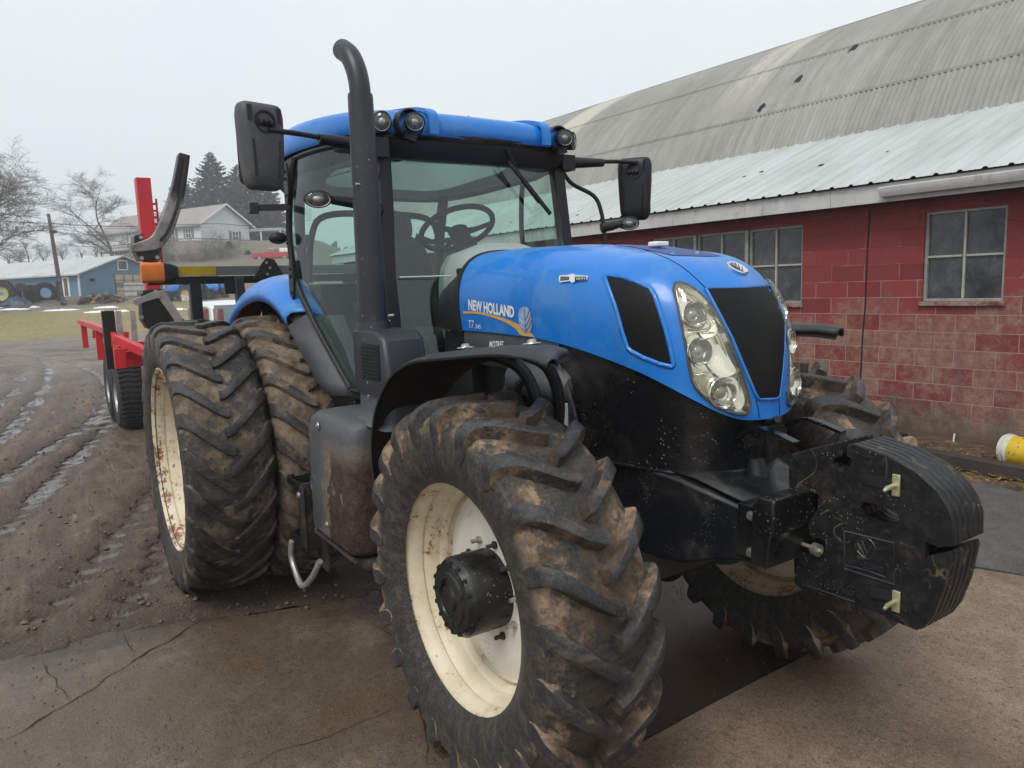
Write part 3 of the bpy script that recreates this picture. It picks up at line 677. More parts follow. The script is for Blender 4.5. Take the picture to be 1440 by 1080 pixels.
c_ = s.mix(sp_, c_, (.25, .24, .23)); M['weight'] = s.bsdf(c_, s.math('MULTIPLY_ADD', b_, .35, .22), 0, s.bump(s.math('ADD', s.noise(90, 4, .6), s.noise(18, 5, .6)), .35, .005), .35)
TH = .029
for k in range(6):
    y0 = YW+k*TH; o = build('suitcase_weight', plate(y0, y0+TH-.004), M['weight'], tractor, smooth=25)
    if k == 0: w0 = o; o['label'] = 'nearest weight plate, its cast face turned to the viewer'
mb = MB()                                                           # cast relief on the near face
def fp(px, py, o=.0): p = on(px, py, 'y', YW); return V((p.x, YW-o, p.z))
fr_ = [(1187, 747), (1258, 764), (1257, 822), (1188, 800), (1187, 747)]; mb.tube([fp(*p, .0) for p in fr_], .0035, 4)
mb.tube([fp(*p) for p in ((1190, 795), (1222, 803), (1245, 812))], .003, 4); mb.tube([fp(*p) for p in ((1128, 822), (1160, 832), (1202, 847))], .003, 4)
mb.tube([fp(*p) for p in ((1245, 642), (1247, 655), (1246, 672))], .004, 4)
for poly in ([(1203, 770), (1208, 758), (1220, 757), (1229, 766), (1230, 776), (1222, 786), (1214, 783)],): mb.tube([fp(*p) for p in smoothpoly(poly, 3)], .0022, 4)
for a, b in (((1206, 764), (1217, 784)), ((1212, 760), (1219, 778)), ((1226, 768), (1217, 784))): mb.tube([fp(*a), fp(*b)], .0022, 4)
for q in islands(mb): build('cast_relief', q, M['stack'], w0, smooth=40)
for body, bl, br, tl in (('45KG', (1160, 826), (1202, 838), (1161, 813)), ('NEW HOLLAND', (1192, 792), (1243, 805), (1192, 785))):
    vs, fs = text_mesh(body, bold=.01); a = fp(*bl, .0028); b = fp(*br, .0028); c = fp(*tl, .0028); mb = MB(); mb.add([a+(b-a)*u+(c-a)*v for u, v in vs], fs)
    o = build('cast_lettering', mb, M['stack'], w0, smooth=0, fix=False); m = o.modifiers.new('S', 'SOLIDIFY'); m.thickness = .005; m.offset = 0
# cast recess slots and plated pins
for (sx, sy) in ((1232, 676), (1238, 834)):
    mb = MB(); p = [fp(sx-12, sy-2, -.001), fp(sx+26, sy+6, -.001)]
    mb.tube([p[0]+V((0, -.0015, 0)), p[1]+V((0, -.0015, 0))], .004, 4, sq=(.010, .030)); build('pin_slot', mb, M['seam'], w0, smooth=0)
for (bx, by, tx, ty) in ((1262, 682, 1242, 687), (1262, 845, 1243, 850)):
    a = fp(bx-2, by, 0); mb = MB(); mb.box(fp(bx, by, .006), (.022, .008, .062)); mb.tube([a, a+V((.0, -.045, -.002)), a+V((.004, -.066, -.004))], [.0075, .0075, .005], 8)
    build('weight_pin', mb, M['brass'], tractor, bevel=.002)
a = on(1125, 764, 'y', YW-.005); mb = MB(); mb.cyl(a+V((-.10, .02, 0)), a+V((.085, -.012, .0)), .0065, None, 8); pin = build('tie_rod', mb, M['brass'], tractor)
b = a+V((.055, -.008, 0)); mb = MB(); mb.cyl(b, b+V((.02, -.003, 0)), .020, None, 14); build('lock_nut', mb, M['bolt'], pin)

XF[0] = Matrix.Translation(V((0, .2, 0)))
# ================================================================ front axle
mb = MB(); mb.lathe([(-.44, .10), (-.40, .13), (-.25, .085), (-.12, .10), (0, .20), (.12, .10), (.25, .085), (.40, .13), (.44, .10)], (0, 0, .76), V((0, 1, 0)), 28)
mb.box((0, 0, .86), (.50, .30, .30)); mb.box((.24, 0, .80), (.18, .8, .10))
for s_ in (-1, 1): mb.cyl((0, s_*.44, .56), (0, s_*.44, .98), .09); mb.lathe([(0, .17), (.1*s_, .19), (.17*s_, .14)], (0, s_*.44, .762), V((0, 1, 0)), 24)
for y in (-.3, .3): mb.cyl((.17, y*1.3, .80), (.17, y*.1, .80), .035)
build('front_axle', mb, M['under'], tractor, smooth=40)
mb = MB(); mb.lathe([(-1.2, .10), (-.9, .12), (-.45, .14), (-.3, .26), (0, .33), (.3, .26), (.45, .14), (.9, .12), (1.2, .10)], (-WB, 0, .88), V((0, 1, 0)), 24)
build('rear_axle', mb, M['under'], tractor, smooth=40)

XF[0] = None
def mirc(mb):
    m = mb.mirror()
    for v in m.v: v.y += .14
    return m
# ================================================================ front fenders
pth = [(-.905, .985), (-.895, 1.08), (-.86, 1.22), (-.78, 1.37), (-.66, 1.49), (-.50, 1.585), (-.34, 1.640), (-.18, 1.672), (0, 1.692), (.16, 1.706), (.32, 1.706), (.40, 1.699), (.465, 1.684)]
outy = [-.80, -.812, -.825, -.835, -.845, -.86, -.875, -.895, -.89, -.775, -.745, -.745, -.745]
inny = [-.50, -.50, -.50, -.50, -.50, -.50, -.50, -.50, -.50, -.50, -.54, -.64, -.70]
P3 = smoothpath([V((x, z, 0)) for x, z in pth], 4); OY = smoothpath([V((y, 0, 0)) for y in outy], 4); IY = smoothpath([V((y, 0, 0)) for y in inny], 4)
mb = MB(); rows = []
for i, p in enumerate(P3):
    t = (P3[min(i+1, len(P3)-1)]-P3[max(i-1, 0)]).normalized(); nr = V((-t.y, t.x)); oy, iy = OY[i].x, IY[i].x
    if nr.y < 0 and i > 6: nr = -nr
    if i <= 6 and nr.x > 0: nr = -nr
    row = []
    for k, (f, d) in enumerate(((0, -.020), (.0, -.009), (.05, .0), (.2, .010), (.5, .014), (.8, .010), (.96, 0), (1, -.014))):
        y = oy+(iy-oy)*f; row.append(V((p.x+nr.x*d, y, p.y+nr.y*d)))
    rows.append(row)
mb.loft(rows, False, False); M['fend'] = mat('fender_plastic', (.024, .0255, .029), .5, 0, .15, 3, dirt=((.12, .10, .085), .5, .8, 6), bump=(.1, 220))
ff = build('front_fender', mb, [M['fend'], M['liner']], tractor, smooth=50)
m_ = ff.modifiers.new('S', 'SOLIDIFY'); m_.thickness = .007; m_.offset = -1; m_.material_offset = 0
ff2 = build('front_fender', mirc(mb), [M['fend'], M['liner']], tractor, smooth=50); m_ = ff2.modifiers.new('S', 'SOLIDIFY'); m_.thickness = .007; m_.offset = 1
inner = MB(); r2 = []
for row in rows:
    r2.append([V((v.x*.988, v.y, .77+(v.z-.77)*.982-.004)) for v in row[2:]])
inner.loft(r2, False, False); build('fender_liner', inner, M['liner'], ff, smooth=50); build('fender_liner', mirc(inner), M['liner'], ff2, smooth=50)
for (x, y, z) in ((-.20, -.66, 1.692), (.18, -.60, 1.722)):
    for s_, par in ((1, ff), (-1, ff2)):
        mb = MB(); yq = y if s_ > 0 else .14-y; mb.lathe([(0, .036), (.004, .034), (.005, .02)], (x, yq, z), V((-.1, 0, 1)), 20); mb.lathe([(.005, .019), (.014, .017), (.018, .010), (.018, .001)], (x, yq, z), V((-.1, 0, 1)), 12); build('fender_bolt', mb, M['bolt'], par, smooth=40)
for s_ in (-1, 1):
    mb = MB(); mb.tube(smoothpath([(.02, s_*.40, 1.05), (-.02, s_*.43, 1.40), (-.06, s_*.47, 1.58), (-.12, s_*.56, 1.655), (-.14, s_*.7, 1.675)], 5), .026, 10)
    mb.tube(smoothpath([(.0, s_*.42, 1.10), (.12, s_*.44, 1.45), (.14, s_*.50, 1.62), (.14, s_*.62, 1.688)], 5), .024, 10)
    for v in mb.v: v.y += .14 if s_ > 0 else 0
    build('fender_bracket', mb, M['black'], ff if s_ < 0 else ff2)

# ================================================================ side tank, exhaust, steps
def rrect(x0, x1, y0, y1, r, n=5):
    o = []
    for cx, cy, a0 in ((x1-r, y1-r, 0), (x0+r, y1-r, 90), (x0+r, y0+r, 180), (x1-r, y0+r, 270)):
        for k in range(n+1): a = radians(a0+90*k/n); o.append((cx+r*cos(a), cy+r*sin(a)))
    return o
mb = MB(); rings = []
for z, ins, sh in ((.625, .045, 0), (.635, .012, 0), (.66, .0, 0), (.95, -.003, .004), (1.20, .0, .008), (1.262, .010, .01), (1.292, .035, .012), (1.302, .075, .014)):
    rings.append([V((x, y+sh, z)) for x, y in rrect(-1.60+ins, -.95-ins*.3, -.905+ins, -.44, .085)])
mb.loft(rings)
s = NT('tank_plastic'); x, y, z = s.sep(); w1 = s.noise(5, 8, .7); w2 = s.noise(26, 6, .75)
front = s.math('ADD', s.math('MULTIPLY', s.math('ADD', x, 1.32), 2.4), s.math('MULTIPLY', s.math('SUBTRACT', 1.05, z), .35))
band = s.math('ADD', front, s.math('MULTIPLY', s.math('SUBTRACT', w1, .5), 1.1)); zf = s.ramp(z, 1.20, 1.05)
d1 = s.math('MULTIPLY', s.ramp(band, -.22, .25), s.ramp(z, 1.24, 1.08)); d2 = s.math('MULTIPLY', s.ramp(band, .22, .26), zf)
c = s.mix(s.ramp(w2, .35, .8), (.068, .073, .08), (.095, .098, .10)); c = s.mix(s.math('MULTIPLY', d1, s.ramp(w2, .3, .55)), c, (.20, .15, .11)); c = s.mix(d2, c, s.mix(s.ramp(w2, .4, .6), (.075, .042, .028), (.035, .021, .016)))
scr = s.math('MULTIPLY', s.ramp(s.noise(7, 3, .8, s.mapping((1, 1, .5))), .66, .70), .6); c = s.mix(scr, c, (.24, .23, .22))
hh = s.math('ADD', s.noise(200, 3), s.math('MULTIPLY', d2, s.math('MULTIPLY', s.noise(34, 6, .7), 14.)))
M['tank'] = s.bsdf(c, s.math('MULTIPLY_ADD', d2, .15, .5), 0, s.bump(hh, .35, .006), .45)
tank = build('side_tank', mb, M['tank'], tractor, smooth=50)
for px, py in ((446, 599), (459, 738)):
    p = on(px, py, 'y', -.905); p.y = -.903; mb = MB(); mb.lathe([(0, .021), (.004, .019), (.004, .012)], p, V((0, -1, 0)), 16); mb.lathe([(.004, .010), (.010, .009), (.010, .001)], p, V((0, -1, 0)), 8); build('bolt', mb, M['bolt'], tank, smooth=40)
mb = MB(); mb.lathe([(-.003, .05), (.003, .048), (.003, .042), (-.003, .040)], (-1.50, -.903, .90), V((0, -1, 0)), 28); build('moulded_ring', mb, M['tank'], tank, smooth=40)
mb = MB(); mb.tube([(-1.57, -.88, .632), (-1.50, -.905, .630), (-.90, -.905, .630)], .010, 6); mb.box((-1.2, -.7, .612), (.70, .36, .015)); build('tank_strap', mb, M['iron'], tank)
# riser between tank and exhaust
mb = MB(); rings = []
for z, x0, x1, y0, y1 in ((1.285, -1.17, -.72, -.80, -.55), (1.31, -1.145, -.74, -.772, -.56), (1.36, -1.135, -.76, -.765, -.56), (1.44, -1.13, -.76, -.765, -.56)):
    rings.append([V((x, y, z)) for x, y in rrect(x0, x1, y0, y1, .05, 4)])
mb.loft(rings); riser = build('exhaust_riser', mb, M['tank'], tractor, smooth=50)
for px, py in ((519, 538), (519, 557)):
    p = on(px, py, 'y', -.767); mb = MB(); mb.lathe([(0, .017), (.004, .016), (.005, .008), (.009, .008), (.009, .001)], p, V((0, -1, 0)), 14); build('bolt', mb, M['bolt'], riser, smooth=40)
mb = MB(); rings = []
for z, x0, x1 in ((1.435, -1.145, -.72), (1.45, -1.15, -.715), (1.70, -1.145, -.77), (1.735, -1.14, -.82), (1.745, -1.13, -.86)):
    rings.append([V((x, y, z)) for x, y in rrect(x0, x1, -.775 if z < 1.74 else -.765, -.55, .035, 4)])
mb.loft(rings); shroud = build('exhaust_shroud', mb, M['stack'], tractor, smooth=40)
mb = MB(); mb.box((-.905, -.778, 1.60), (.20, .010, .17)); gr_ = build('vent_grille', mb, M['seam'], shroud, bevel=.004)
mb = MB()
for k in range(9): mb.box((-.905, -.784, 1.53+k*.0175), (.185, .006, .006))
build('vent_louvre', mb, M['black'], gr_)
for px, py in ((508, 496), (510, 530), (533, 528)):
    p = on(px, py, 'y', -.777); mb = MB(); mb.lathe([(0, .014), (.003, .013), (.003, .006)], p, V((0, -1, 0)), 12); build('bolt', mb, M['black'], shroud, smooth=40)
SX, SY = -1.055, -.690
mb = MB(); mb.lathe([(1.735, .085), (1.76, .082), (1.785, .079)], (SX, SY, 0), V((0, 0, 1)), 32); build('stack_collar', mb, M['stack'], shroud)
mb = MB(); mb.lathe([(1.77, .070), (1.80, .070), (2.10, .068), (2.84, .060), (2.86, .058), (2.862, .05)], (SX, SY, 0), V((0, 0, 1)), 40)
stack = build('exhaust_stack', mb, M['stack'], tractor, smooth=40)
el = smoothpath([(SX, SY, 2.83), (SX-.003, SY, 2.90), (SX-.022, SY-.004, 2.975), (SX-.068, SY-.012, 3.05), (SX-.140, SY-.020, 3.098)], 6)
mb = MB(); mb.tube(el, [.050]*len(el), 28, False); inn = [p for p in el]; mb.tube(inn, [.046]*len(el), 28, False)
mb.loft([[v for v in mb.v[(len(el)-1)*28:len(el)*28]], [v for v in mb.v[-28:]]], True, False)
build('exhaust_elbow', mb, M['stack'], stack, smooth=50)
mb = MB(); mb.tube(el[:-4], .0455, 20, False); build('soot_lining', mb, M['seam'], stack)
for px, py in ((500, 259), (546, 444), (509, 444)):
    p = on(px, py, 'y', SY-.066); mb = MB(); mb.lathe([(-.02, .007), (.004, .007), (.006, .001)], (p.x, SY-.06, p.z), V((0, -1, 0)), 10); build('rivet', mb, M['bolt'], stack, smooth=40)
# steps
def step(z, y0, w, nm='step'):
    mb = MB(); x0, x1 = -1.98, -1.66; ol = rrect(x0, x1, y0, y0+w, .09, 5)
    ring = lambda ins, zz: [V((x0+ins+(x-x0)*(x1-x0-2*ins)/(x1-x0), y0+ins+(y-y0)*(w-2*ins)/w, zz)) for x, y in ol]
    mb.loft([ring(0, z-.018), ring(0, z+.018), ring(.02, z+.018), ring(.02, z-.018), ring(0, z-.018)], True, False)
    for k in range(4): mb.box((x0+.07+k*.06, y0+w/2, z), (.012, w-.03, .022))
    mb.box(((x0+x1)/2, y0+w/2, z), (x1-x0-.03, .012, .022)); return build(nm, mb, M['black'], tractor, smooth=40)
step(.845, -.93, .24); step(.50, -.93, .24)
for s_ in (1, ):
    mb = MB(); mb.box((-1.66, -.84, .67), (.012, .16, .40)); mb.box((-1.70, -.915, .67), (.11, .010, .36)); mb.box((-1.62, -.82, .50), (.10, .02, .30)); lad = build('step_bracket', mb, M['iron'], tractor, bevel=.004)
    mb = MB(); mb.lathe([(0, .020), (.012, .018), (.012, .001)], (-1.72, -.92, .79), V((0, -1, 0)), 12); build('bolt', mb, M['bolt'], lad)
mb = MB(); mb.tube(smoothpath([(-1.90, -.93, .47), (-1.93, -.93, .36), (-1.84, -.93, .27), (-1.74, -.93, .245), (-1.62, -.91, .33), (-1.52, -.89, .45)], 5), .018, 8); build('step_loop', mb, M['wornsteel'], tractor)
mb = MB(); mb.box((-1.25, -.55, .52), (.55, .30, .22)); mb.cyl((-1.0, -.6, .50), (-.7, -.62, .62), .05); build('underslung_box', mb, M['under'], tractor, bevel=.02)
# ================================================================ cab
XF[0] = BODY
def cyl_y(z): return z
# post base/top points (near side, y<0)
A0, A1 = V((-1.03, -.585, 1.36)), V((-1.165, -.545, 2.66))
B0, Bm, B1 = V((-1.34, -.735, 1.40)), V((-1.93, -.80, 2.08)), V((-1.86, -.775, 2.68))
Bc = [V((-1.33, -.72, 1.42)), V((-1.50, -.755, 1.60)), V((-1.68, -.79, 1.80)), V((-1.84, -.81, 2.0)), V((-1.91, -.81, 2.25)), V((-1.885, -.795, 2.5)), V((-1.82, -.775, 2.68))]
Cc = [V((-2.62, -.52, 1.95)), V((-2.60, -.53, 2.3)), V((-2.50, -.54, 2.68))]
def mir(p): return V((p.x, -p.y, p.z))
fr = MB(); Bs = smoothpath(Bc, 5)
for side in (0, 1):
    f = mir if side else (lambda p: p)
    fr.tube([f(A0), f((A0+A1)/2+V((-.0, -.006, 0))), f(A1)], .03, 4, sq=(.075, .055))
    fr.tube([f(p) for p in Bs], .02, 4, sq=(.030, .030))
    fr.tube([f(p) for p in Cc], .03, 4, sq=(.06, .06))
    fr.tube([f(V((-1.33, -.72, 1.40))), f(V((-1.18, -.66, 1.375))), f(V((-1.03, -.58, 1.36)))], .02, 4, sq=(.05, .04))
    fr.tube([f(V((-2.62, -.52, 1.95))), f(V((-1.95, -.74, 1.95)))], .02, 4, sq=(.05, .04))
fr.tube([Cc[0], mir(Cc[0])], .03, 4, sq=(.06, .08)); fr.tube([Cc[2], mir(Cc[2])], .03, 4, sq=(.06, .08))
cab = build('cab_frame', fr, M['black'], tractor, bevel=.008)
# second inner post edge beside the exhaust
mb = MB(); mb.tube([V((-1.10, -.625, 1.42)), V((-1.16, -.605, 2.0)), V((-1.22, -.59, 2.60))], .02, 4, sq=(.045, .03)); build('door_post', mb, M['blackgloss'], cab, bevel=.006)
for z in (1.78, 1.72): 
    mb = MB(); mb.cyl((-1.02, -.615, z), (-1.02, -.63, z), .007, None, 8); build('bolt', mb, M['bolt'], cab)
# floor, firewall, rear bulkhead
mb = MB(); mb.box((-1.85, 0, 1.33), (1.6, 1.30, .08)); mb.box((-.90, 0, 1.58), (.36, .66, .90), taper=(.5, .9)); mb.box((-2.62, 0, 1.62), (.06, 1.04, .62)); mb.box((-1.9, -.66, 1.30), (1.2, .12, .16)); mb.box((-1.9, .66, 1.30), (1.2, .12, .16))
build('cab_floor', mb, M['black'], tractor, bevel=.01)
# seal behind the hood
rr_ = [rings_p for rings_p in [hood_pt(HBs[0], j/16) for j in range(17)]]
mb = MB(); pts = [V((p.x-.022, p.y*1.0, p.z-.004)) for p in rr_]; full = pts+[V((p.x, -p.y, p.z)) for p in reversed(pts[:-1])]
mb.tube(full, .011, 8); build('hood_seal', mb, M['black'], tractor)
mb = MB(); mb.loft([[V((p.x+dx, p.y*k, 1.73+(p.z-1.73)*kz)) for p in full] for dx, k, kz in ((-.015, .98, .99), (-.06, .95, .93), (-.30, .86, .70))], False, False); build('cowl', mb, M['black'], tractor, smooth=60)
# windscreen, door glass, rear and side glass
def G(name, cols, parent=cab, m=None, sm=60): mb = MB(); mb.loft(cols, False, False); return build(name, mb, m or M['glass'], parent, smooth=sm, fix=False)
cols = []
for j in range(13):
    t = -1+2*j/12; col = []
    for k in range(9):
        u = k/8; base = V((-1.03, -.575, 1.40)); topp = V((-1.16, -.535, 2.66)); p = base+(topp-base)*u
        col.append(V((p.x+.115*(1-t*t)*(1-.25*u)+.02*sin(u*pi), p.y*-t*-1 if False else abs(p.y)*t, p.z)))
    cols.append(col)
G('windscreen', cols)
for s_ in (-1, 1):
    cols = []
    for k in range(11):
        u = k/10; b = Bs[int(u*(len(Bs)-1))]; zf = b.z; a = A0+(A1-A0)*((zf-A0.z)/(A1.z-A0.z)); a = V((a.x-.02, a.y-.035, a.z)); row = []
        for j in range(9):
            t = j/8; p = a+(b-a)*t; p = V((p.x, p.y-.055*sin(t*pi), p.z)); row.append(V((p.x, p.y*-s_, p.z)))
        cols.append(row)
    g = G('door_glass', cols)
    mb = MB(); bp_ = [V((p.x, (p.y-.012)*-s_, p.z)) for p in Bs]; mb.tube(bp_, .008, 6); mb.tube([c[0] for c in cols], .012, 6); mb.tube(cols[-1], .014, 6); mb.tube(cols[0], .012, 6); build('glass_seal', mb, M['black'], g)
    cols = [[V((Bs[-1-i*3].x*1 if False else -1.93+(.0), .79*s_, 2.0)) , V((-1.9, .79*s_, 2.66)), V((-1.9, .79*s_, 2.66))] for i in range(1)]
    cols = [[V((-1.93, .80*s_, 2.02)), V((-2.60, .525*s_, 1.98))], [V((-1.92, .80*s_, 2.3)), V((-2.58, .53*s_, 2.3))], [V((-1.86, .78*s_, 2.66)), V((-2.50, .54*s_, 2.66))]]
    G('side_glass', cols)
cols = [[V((-2.64, y, 1.98)), V((-2.62, y, 2.3)), V((-2.52, y, 2.66))] for y in (-.52, -.26, 0, .26, .52)]
G('rear_glass', cols)
# door hinges on the rear edge of the door
for z, yy in ((2.53, 0), (2.02, 0)):
    k = min(range(len(Bs)), key=lambda i: abs(Bs[i].z-z)); p = Bs[k]+V((.0, -.02, 0)); mb = MB()
    ol = [(-.05, -.11), (.02, -.11), (.055, -.05), (.06, .04), (.03, .12), (-.01, .12), (-.05, .06)]
    mb.prism(ol, lambda a, b, t: V((p.x-.02+a*.75, p.y+t, p.z+b)), -.008, .006); h = build('door_hinge', mb, M['black'], cab, bevel=.004)
    for dz in (-.06, .03, .07): 
        mb = MB(); mb.cyl(p+V((-.01, -.006, dz)), p+V((-.01, -.016, dz)), .009, None, 8); build('bolt', mb, M['iron'], h)
# interior: seat, steering wheel, console, lamp, headliner
def pill(mb, c, sx, sy, sz, n=10, rot=None, pw=3.):
    c = V(c); rs = []
    for i in range(n+1):
        v = -1+2*i/n; k = max(0.02, 1-abs(v)**pw)**(1/pw); ring = []
        for j in range(20):
            a = 2*pi*j/20; x = sx*k*math.copysign(abs(cos(a))**(2/pw), cos(a)); y = sy*k*math.copysign(abs(sin(a))**(2/pw), sin(a)); q = V((x, y, v*sz))
            if rot is not None: q = rot @ q
            ring.append(c+q)
        rs.append(ring)
    mb.loft(rs); return mb
R_ = Matrix.Rotation(radians(-14), 3, 'Y')
mb = MB(); pill(mb, (-1.95, 0, 1.62), .27, .27, .07); pill(mb, (-2.22, 0, 1.98), .07, .26, .36, rot=R_); pill(mb, (-2.29, 0, 2.36), .05, .15, .11, rot=R_); mb.box((-1.95, 0, 1.46), (.32, .34, .22))
seat = build('driver_seat', mb, M['seat'], tractor, smooth=60)
for s_ in (-1, 1): mb = MB(); pill(mb, (-1.95, s_*.33, 1.84), .20, .045, .035); build('armrest', mb, M['seat'], seat, smooth=60)
wc = on(643, 322, 'x', -1.42); ax = V((.50, 0, -.86)).normalized()*-1; e1 = V((0, 1, 0)); e2 = ax.cross(e1)
SWR = .215
mb = MB(); mb.tube([wc+(e1*cos(t)+e2*sin(t))*SWR for t in [2*pi*k/40 for k in range(41)]], .0165, 10, False)
sw = build('steering_wheel', mb, M['seat'], tractor, smooth=60)
mb = MB()
for a in (pi*.5, pi*1.1, pi*1.9): mb.tube([wc-ax*.03, wc+(e1*cos(a)+e2*sin(a))*SWR*.5-ax*.022, wc+(e1*cos(a)+e2*sin(a))*SWR], [.026, .015, .013], 8)
mb.lathe([(-.05, .05), (-.01, .06), (.005, .04), (.006, .001)], wc, ax, 20); build('wheel_spoke', mb, M['seat'], sw, smooth=60)
mb = MB(); mb.tube([wc-ax*.04, wc-ax*.18+V((.05, 0, 0)), V((wc.x+.30, 0, 1.55))], [.055, .075, .11], 12); mb.tube([wc-ax*.07, wc-ax*.06+V((-.05, -.16, -.02)), wc-ax*.06+V((-.09, -.24, .01))], [.015, .014, .02], 8); build('steering_column', mb, M['seat'], tractor, smooth=60)
mb = MB(); pill(mb, (-.98, .02, 1.86), .17, .34, .30, pw=3.5); build('dashboard', mb, M['interior'], tractor, smooth=60)
mb = MB(); mb.loft([[V((-1.17, y, 2.66)), V((-1.25, y*1.05, 2.60)), V((-1.6, y*1.15, 2.585)), V((-2.1, y*1.2, 2.60)), V((-2.5, y*1.1, 2.64))] for y in (-.50, -.49, -.48)], False, False); build('headliner', mb, M['headliner'], tractor, smooth=60)
mb = MB(); pts = smoothpath([V((-2.48, .62, 2.55)), V((-2.45, .5, 2.42)), V((-2.45, .2, 2.38))], 4)
for y0, y1, z in ((-.50, .50, 2.44),): mb.tube(smoothpath([V((-2.55, y0, 2.0)), V((-2.52, y0*.95, 2.3)), V((-2.5, y0*.75, z)), V((-2.5, 0, z+.02)), V((-2.5, y1*.75, z)), V((-2.52, y1*.95, 2.3)), V((-2.55, y1, 2.0))], 5), .022, 8)
build('rear_hoop', mb, M['seat'], tractor)
mb = MB(); pill(mb, (-1.9, .52, 1.72), .36, .10, .13); mb.tube([(-1.75, .46, 1.78), (-1.70, .42, 1.98)], [.018, .03], 8); mb.tube([(-1.55, .45, 1.98), (-1.6, .50, 1.7)], .02, 8); mb.box((-1.50, .46, 2.03), (.04, .20, .15)); build('side_console', mb, M['seat'], tractor, smooth=40)
mb = MB(); pill(mb, on(553, 215, 'y', -.43)+V((-.10, 0, .01)), .06, .12, .045, pw=2.2); build('cab_mirror', mb, M['seat'], tractor, smooth=60)
# roof
ro = [(-.985, 0), (-.988, .20), (-1.0, .38), (-1.03, .50), (-1.10, .60), (-1.24, .675), (-1.45, .735), (-1.75, .785), (-2.05, .795), (-2.35, .76), (-2.60, .68), (-2.75, .52), (-2.80, .25), (-2.81, 0)]
rp = smoothpath([V((x, -y, 0)) for x, y in ro], 3); rp = rp+[V((p.x, -p.y, 0)) for p in reversed(rp[1:-1])]
def zb(p, z): return (-.045*min(1, (abs(p.y)/.78))**3 if z < 2.73 else 0)*min(1, max(0, (-1.15-p.x)/.4))
def rring(z, k, sag=.0, front=1.): 
    cx = -1.85; return [V((cx+(p.x-cx)*k, p.y*k, z+zb(p, z)+.075*max(0, 1-((p.x+1.9)/.95)**2)*1-sag*(p.y*k/.8)**2)) for p in rp]
mb = MB(); mb.loft([rring(2.690, .955, .0), rring(2.682, .985), rring(2.70, 1.0), rring(2.755, .995, .0), rring(2.790, .970, .01), rring(2.815, .90, .02), rring(2.832, .75, .03), rring(2.840, .62, .03)], True, False)
roof = build('roof', mb, M['blue'], tractor, smooth=55)
mb = MB(); mb.loft([rring(2.836, .635, .03), rring(2.852, .625, .03), rring(2.856, .58, .03), rring(2.862, .3, .03), rring(2.864, .02, .0)], True, True); build('roof_hatch', mb, M['glass'], roof, smooth=60)
mb = MB(); mb.loft([rring(2.700, .945), rring(2.655, .975), rring(2.615, .965), rring(2.575, .925), rring(2.575, .90)], True, False); build('roof_underside', mb, M['black'], roof, smooth=40)
mb = MB(); mb.loft([rring(2.598, .93), rring(2.600, .68), rring(2.62, .62), rring(2.835, .615, .03)], True, False); build('roof_lining', mb, M['headliner'], roof, smooth=40)
for y in (-.345, .345):                                             # raised seams each side of the centre bonnet of the roof
    mb = MB(); mb.tube(smoothpath([V((-.975, y, 2.69)), V((-.975, y, 2.745)), V((-1.0, y, 2.80)), V((-1.15, y, 2.845)), V((-1.5, y*1.05, 2.895))], 4), .012, 6, sq=(.05, .018)); build('roof_seam', mb, M['blue2'], roof, smooth=40)
mb = MB(); pts = smoothpath([V((-1.06, -.56, 2.765)), V((-1.3, -.69, 2.78)), V((-1.6, -.76, 2.80)), V((-2.0, -.79, 2.80))], 4)
mb.tube([V((-1.7, .3, 2.90)), V((-1.72, .3, 2.99))], [.012, .006], 8); build('aerial', mb, M['black'], roof)
# corner lamp pods
def lamp(c, ax, r, parent, name='work_light', ry=None, deep=.09, m=None):
    c = V(c); ax = V(ax).normalized(); mb = MB(); k = (ry or r)/r; e2 = ax.cross(V((0, 0, 1))).normalized(); e1 = e2.cross(ax)
    def rg(rr, o): return [c+ax*o+e2*cos(t)*rr+e1*sin(t)*rr*k for t in [2*pi*i/28 for i in range(28)]]
    mb.loft([rg(r*.35, -deep), rg(r*.80, -deep*.8), rg(r*1.0, -deep*.3), rg(r*1.06, .0), rg(r*1.06, .010), rg(r*.95, .012), rg(r*.92, .004)], True, True)
    o = build(name, mb, M['black'], parent, smooth=45)
    mb = MB(); mb.loft([rg(r*.92, .0055), rg(r*.7, -.002), rg(r*.45, -.006), rg(r*.36, .002), rg(r*.01, .004)], True, False); build('lamp_reflector', mb, m or M['reflector'], o, smooth=60)
    mb = MB(); mb.loft([rg(r*.93, .006), rg(r*.7, .014), rg(r*.3, .018), rg(.001, .019)], True, False); build('lamp_lens', mb, M['lensclear'], o, smooth=60)
    mb = MB(); mb.loft([rg(r*.40, .003), rg(r*.3, .008), rg(r*.01, .009)], True, True); build('bulb_shade', mb, M['bolt'], o, smooth=60)
    return o
M['reflector2'] = mat('work_light_reflector', (.74, .70, .66), .35, .15, .12, 20, bump=(.3, 60))
for s_ in (-1, 1):
    l = lamp((-.955, .458*s_, 2.735), (1, -.22, -.12), .047, roof, ry=.043, m=M['reflector2'])
    mb = MB(); mb.lathe([(-.08, .075), (-.0, .072), (.004, .066), (-.06, .060)], (-1.0, .458*s_, 2.738), V((1, 0, 0)), 28); build('lamp_housing', mb, M['black'], roof, smooth=40)
    l = lamp((-1.055, .585*s_, 2.745), (1, .55*s_, -.05), .044, roof, ry=.048, m=M['reflector2'])
    mb = MB(); mb.tube([V((-1.0, .46*s_, 2.69)), V((-1.0, .47*s_, 2.655))], .02, 8, sq=(.06, .03)); build('lamp_foot', mb, M['black'], roof)
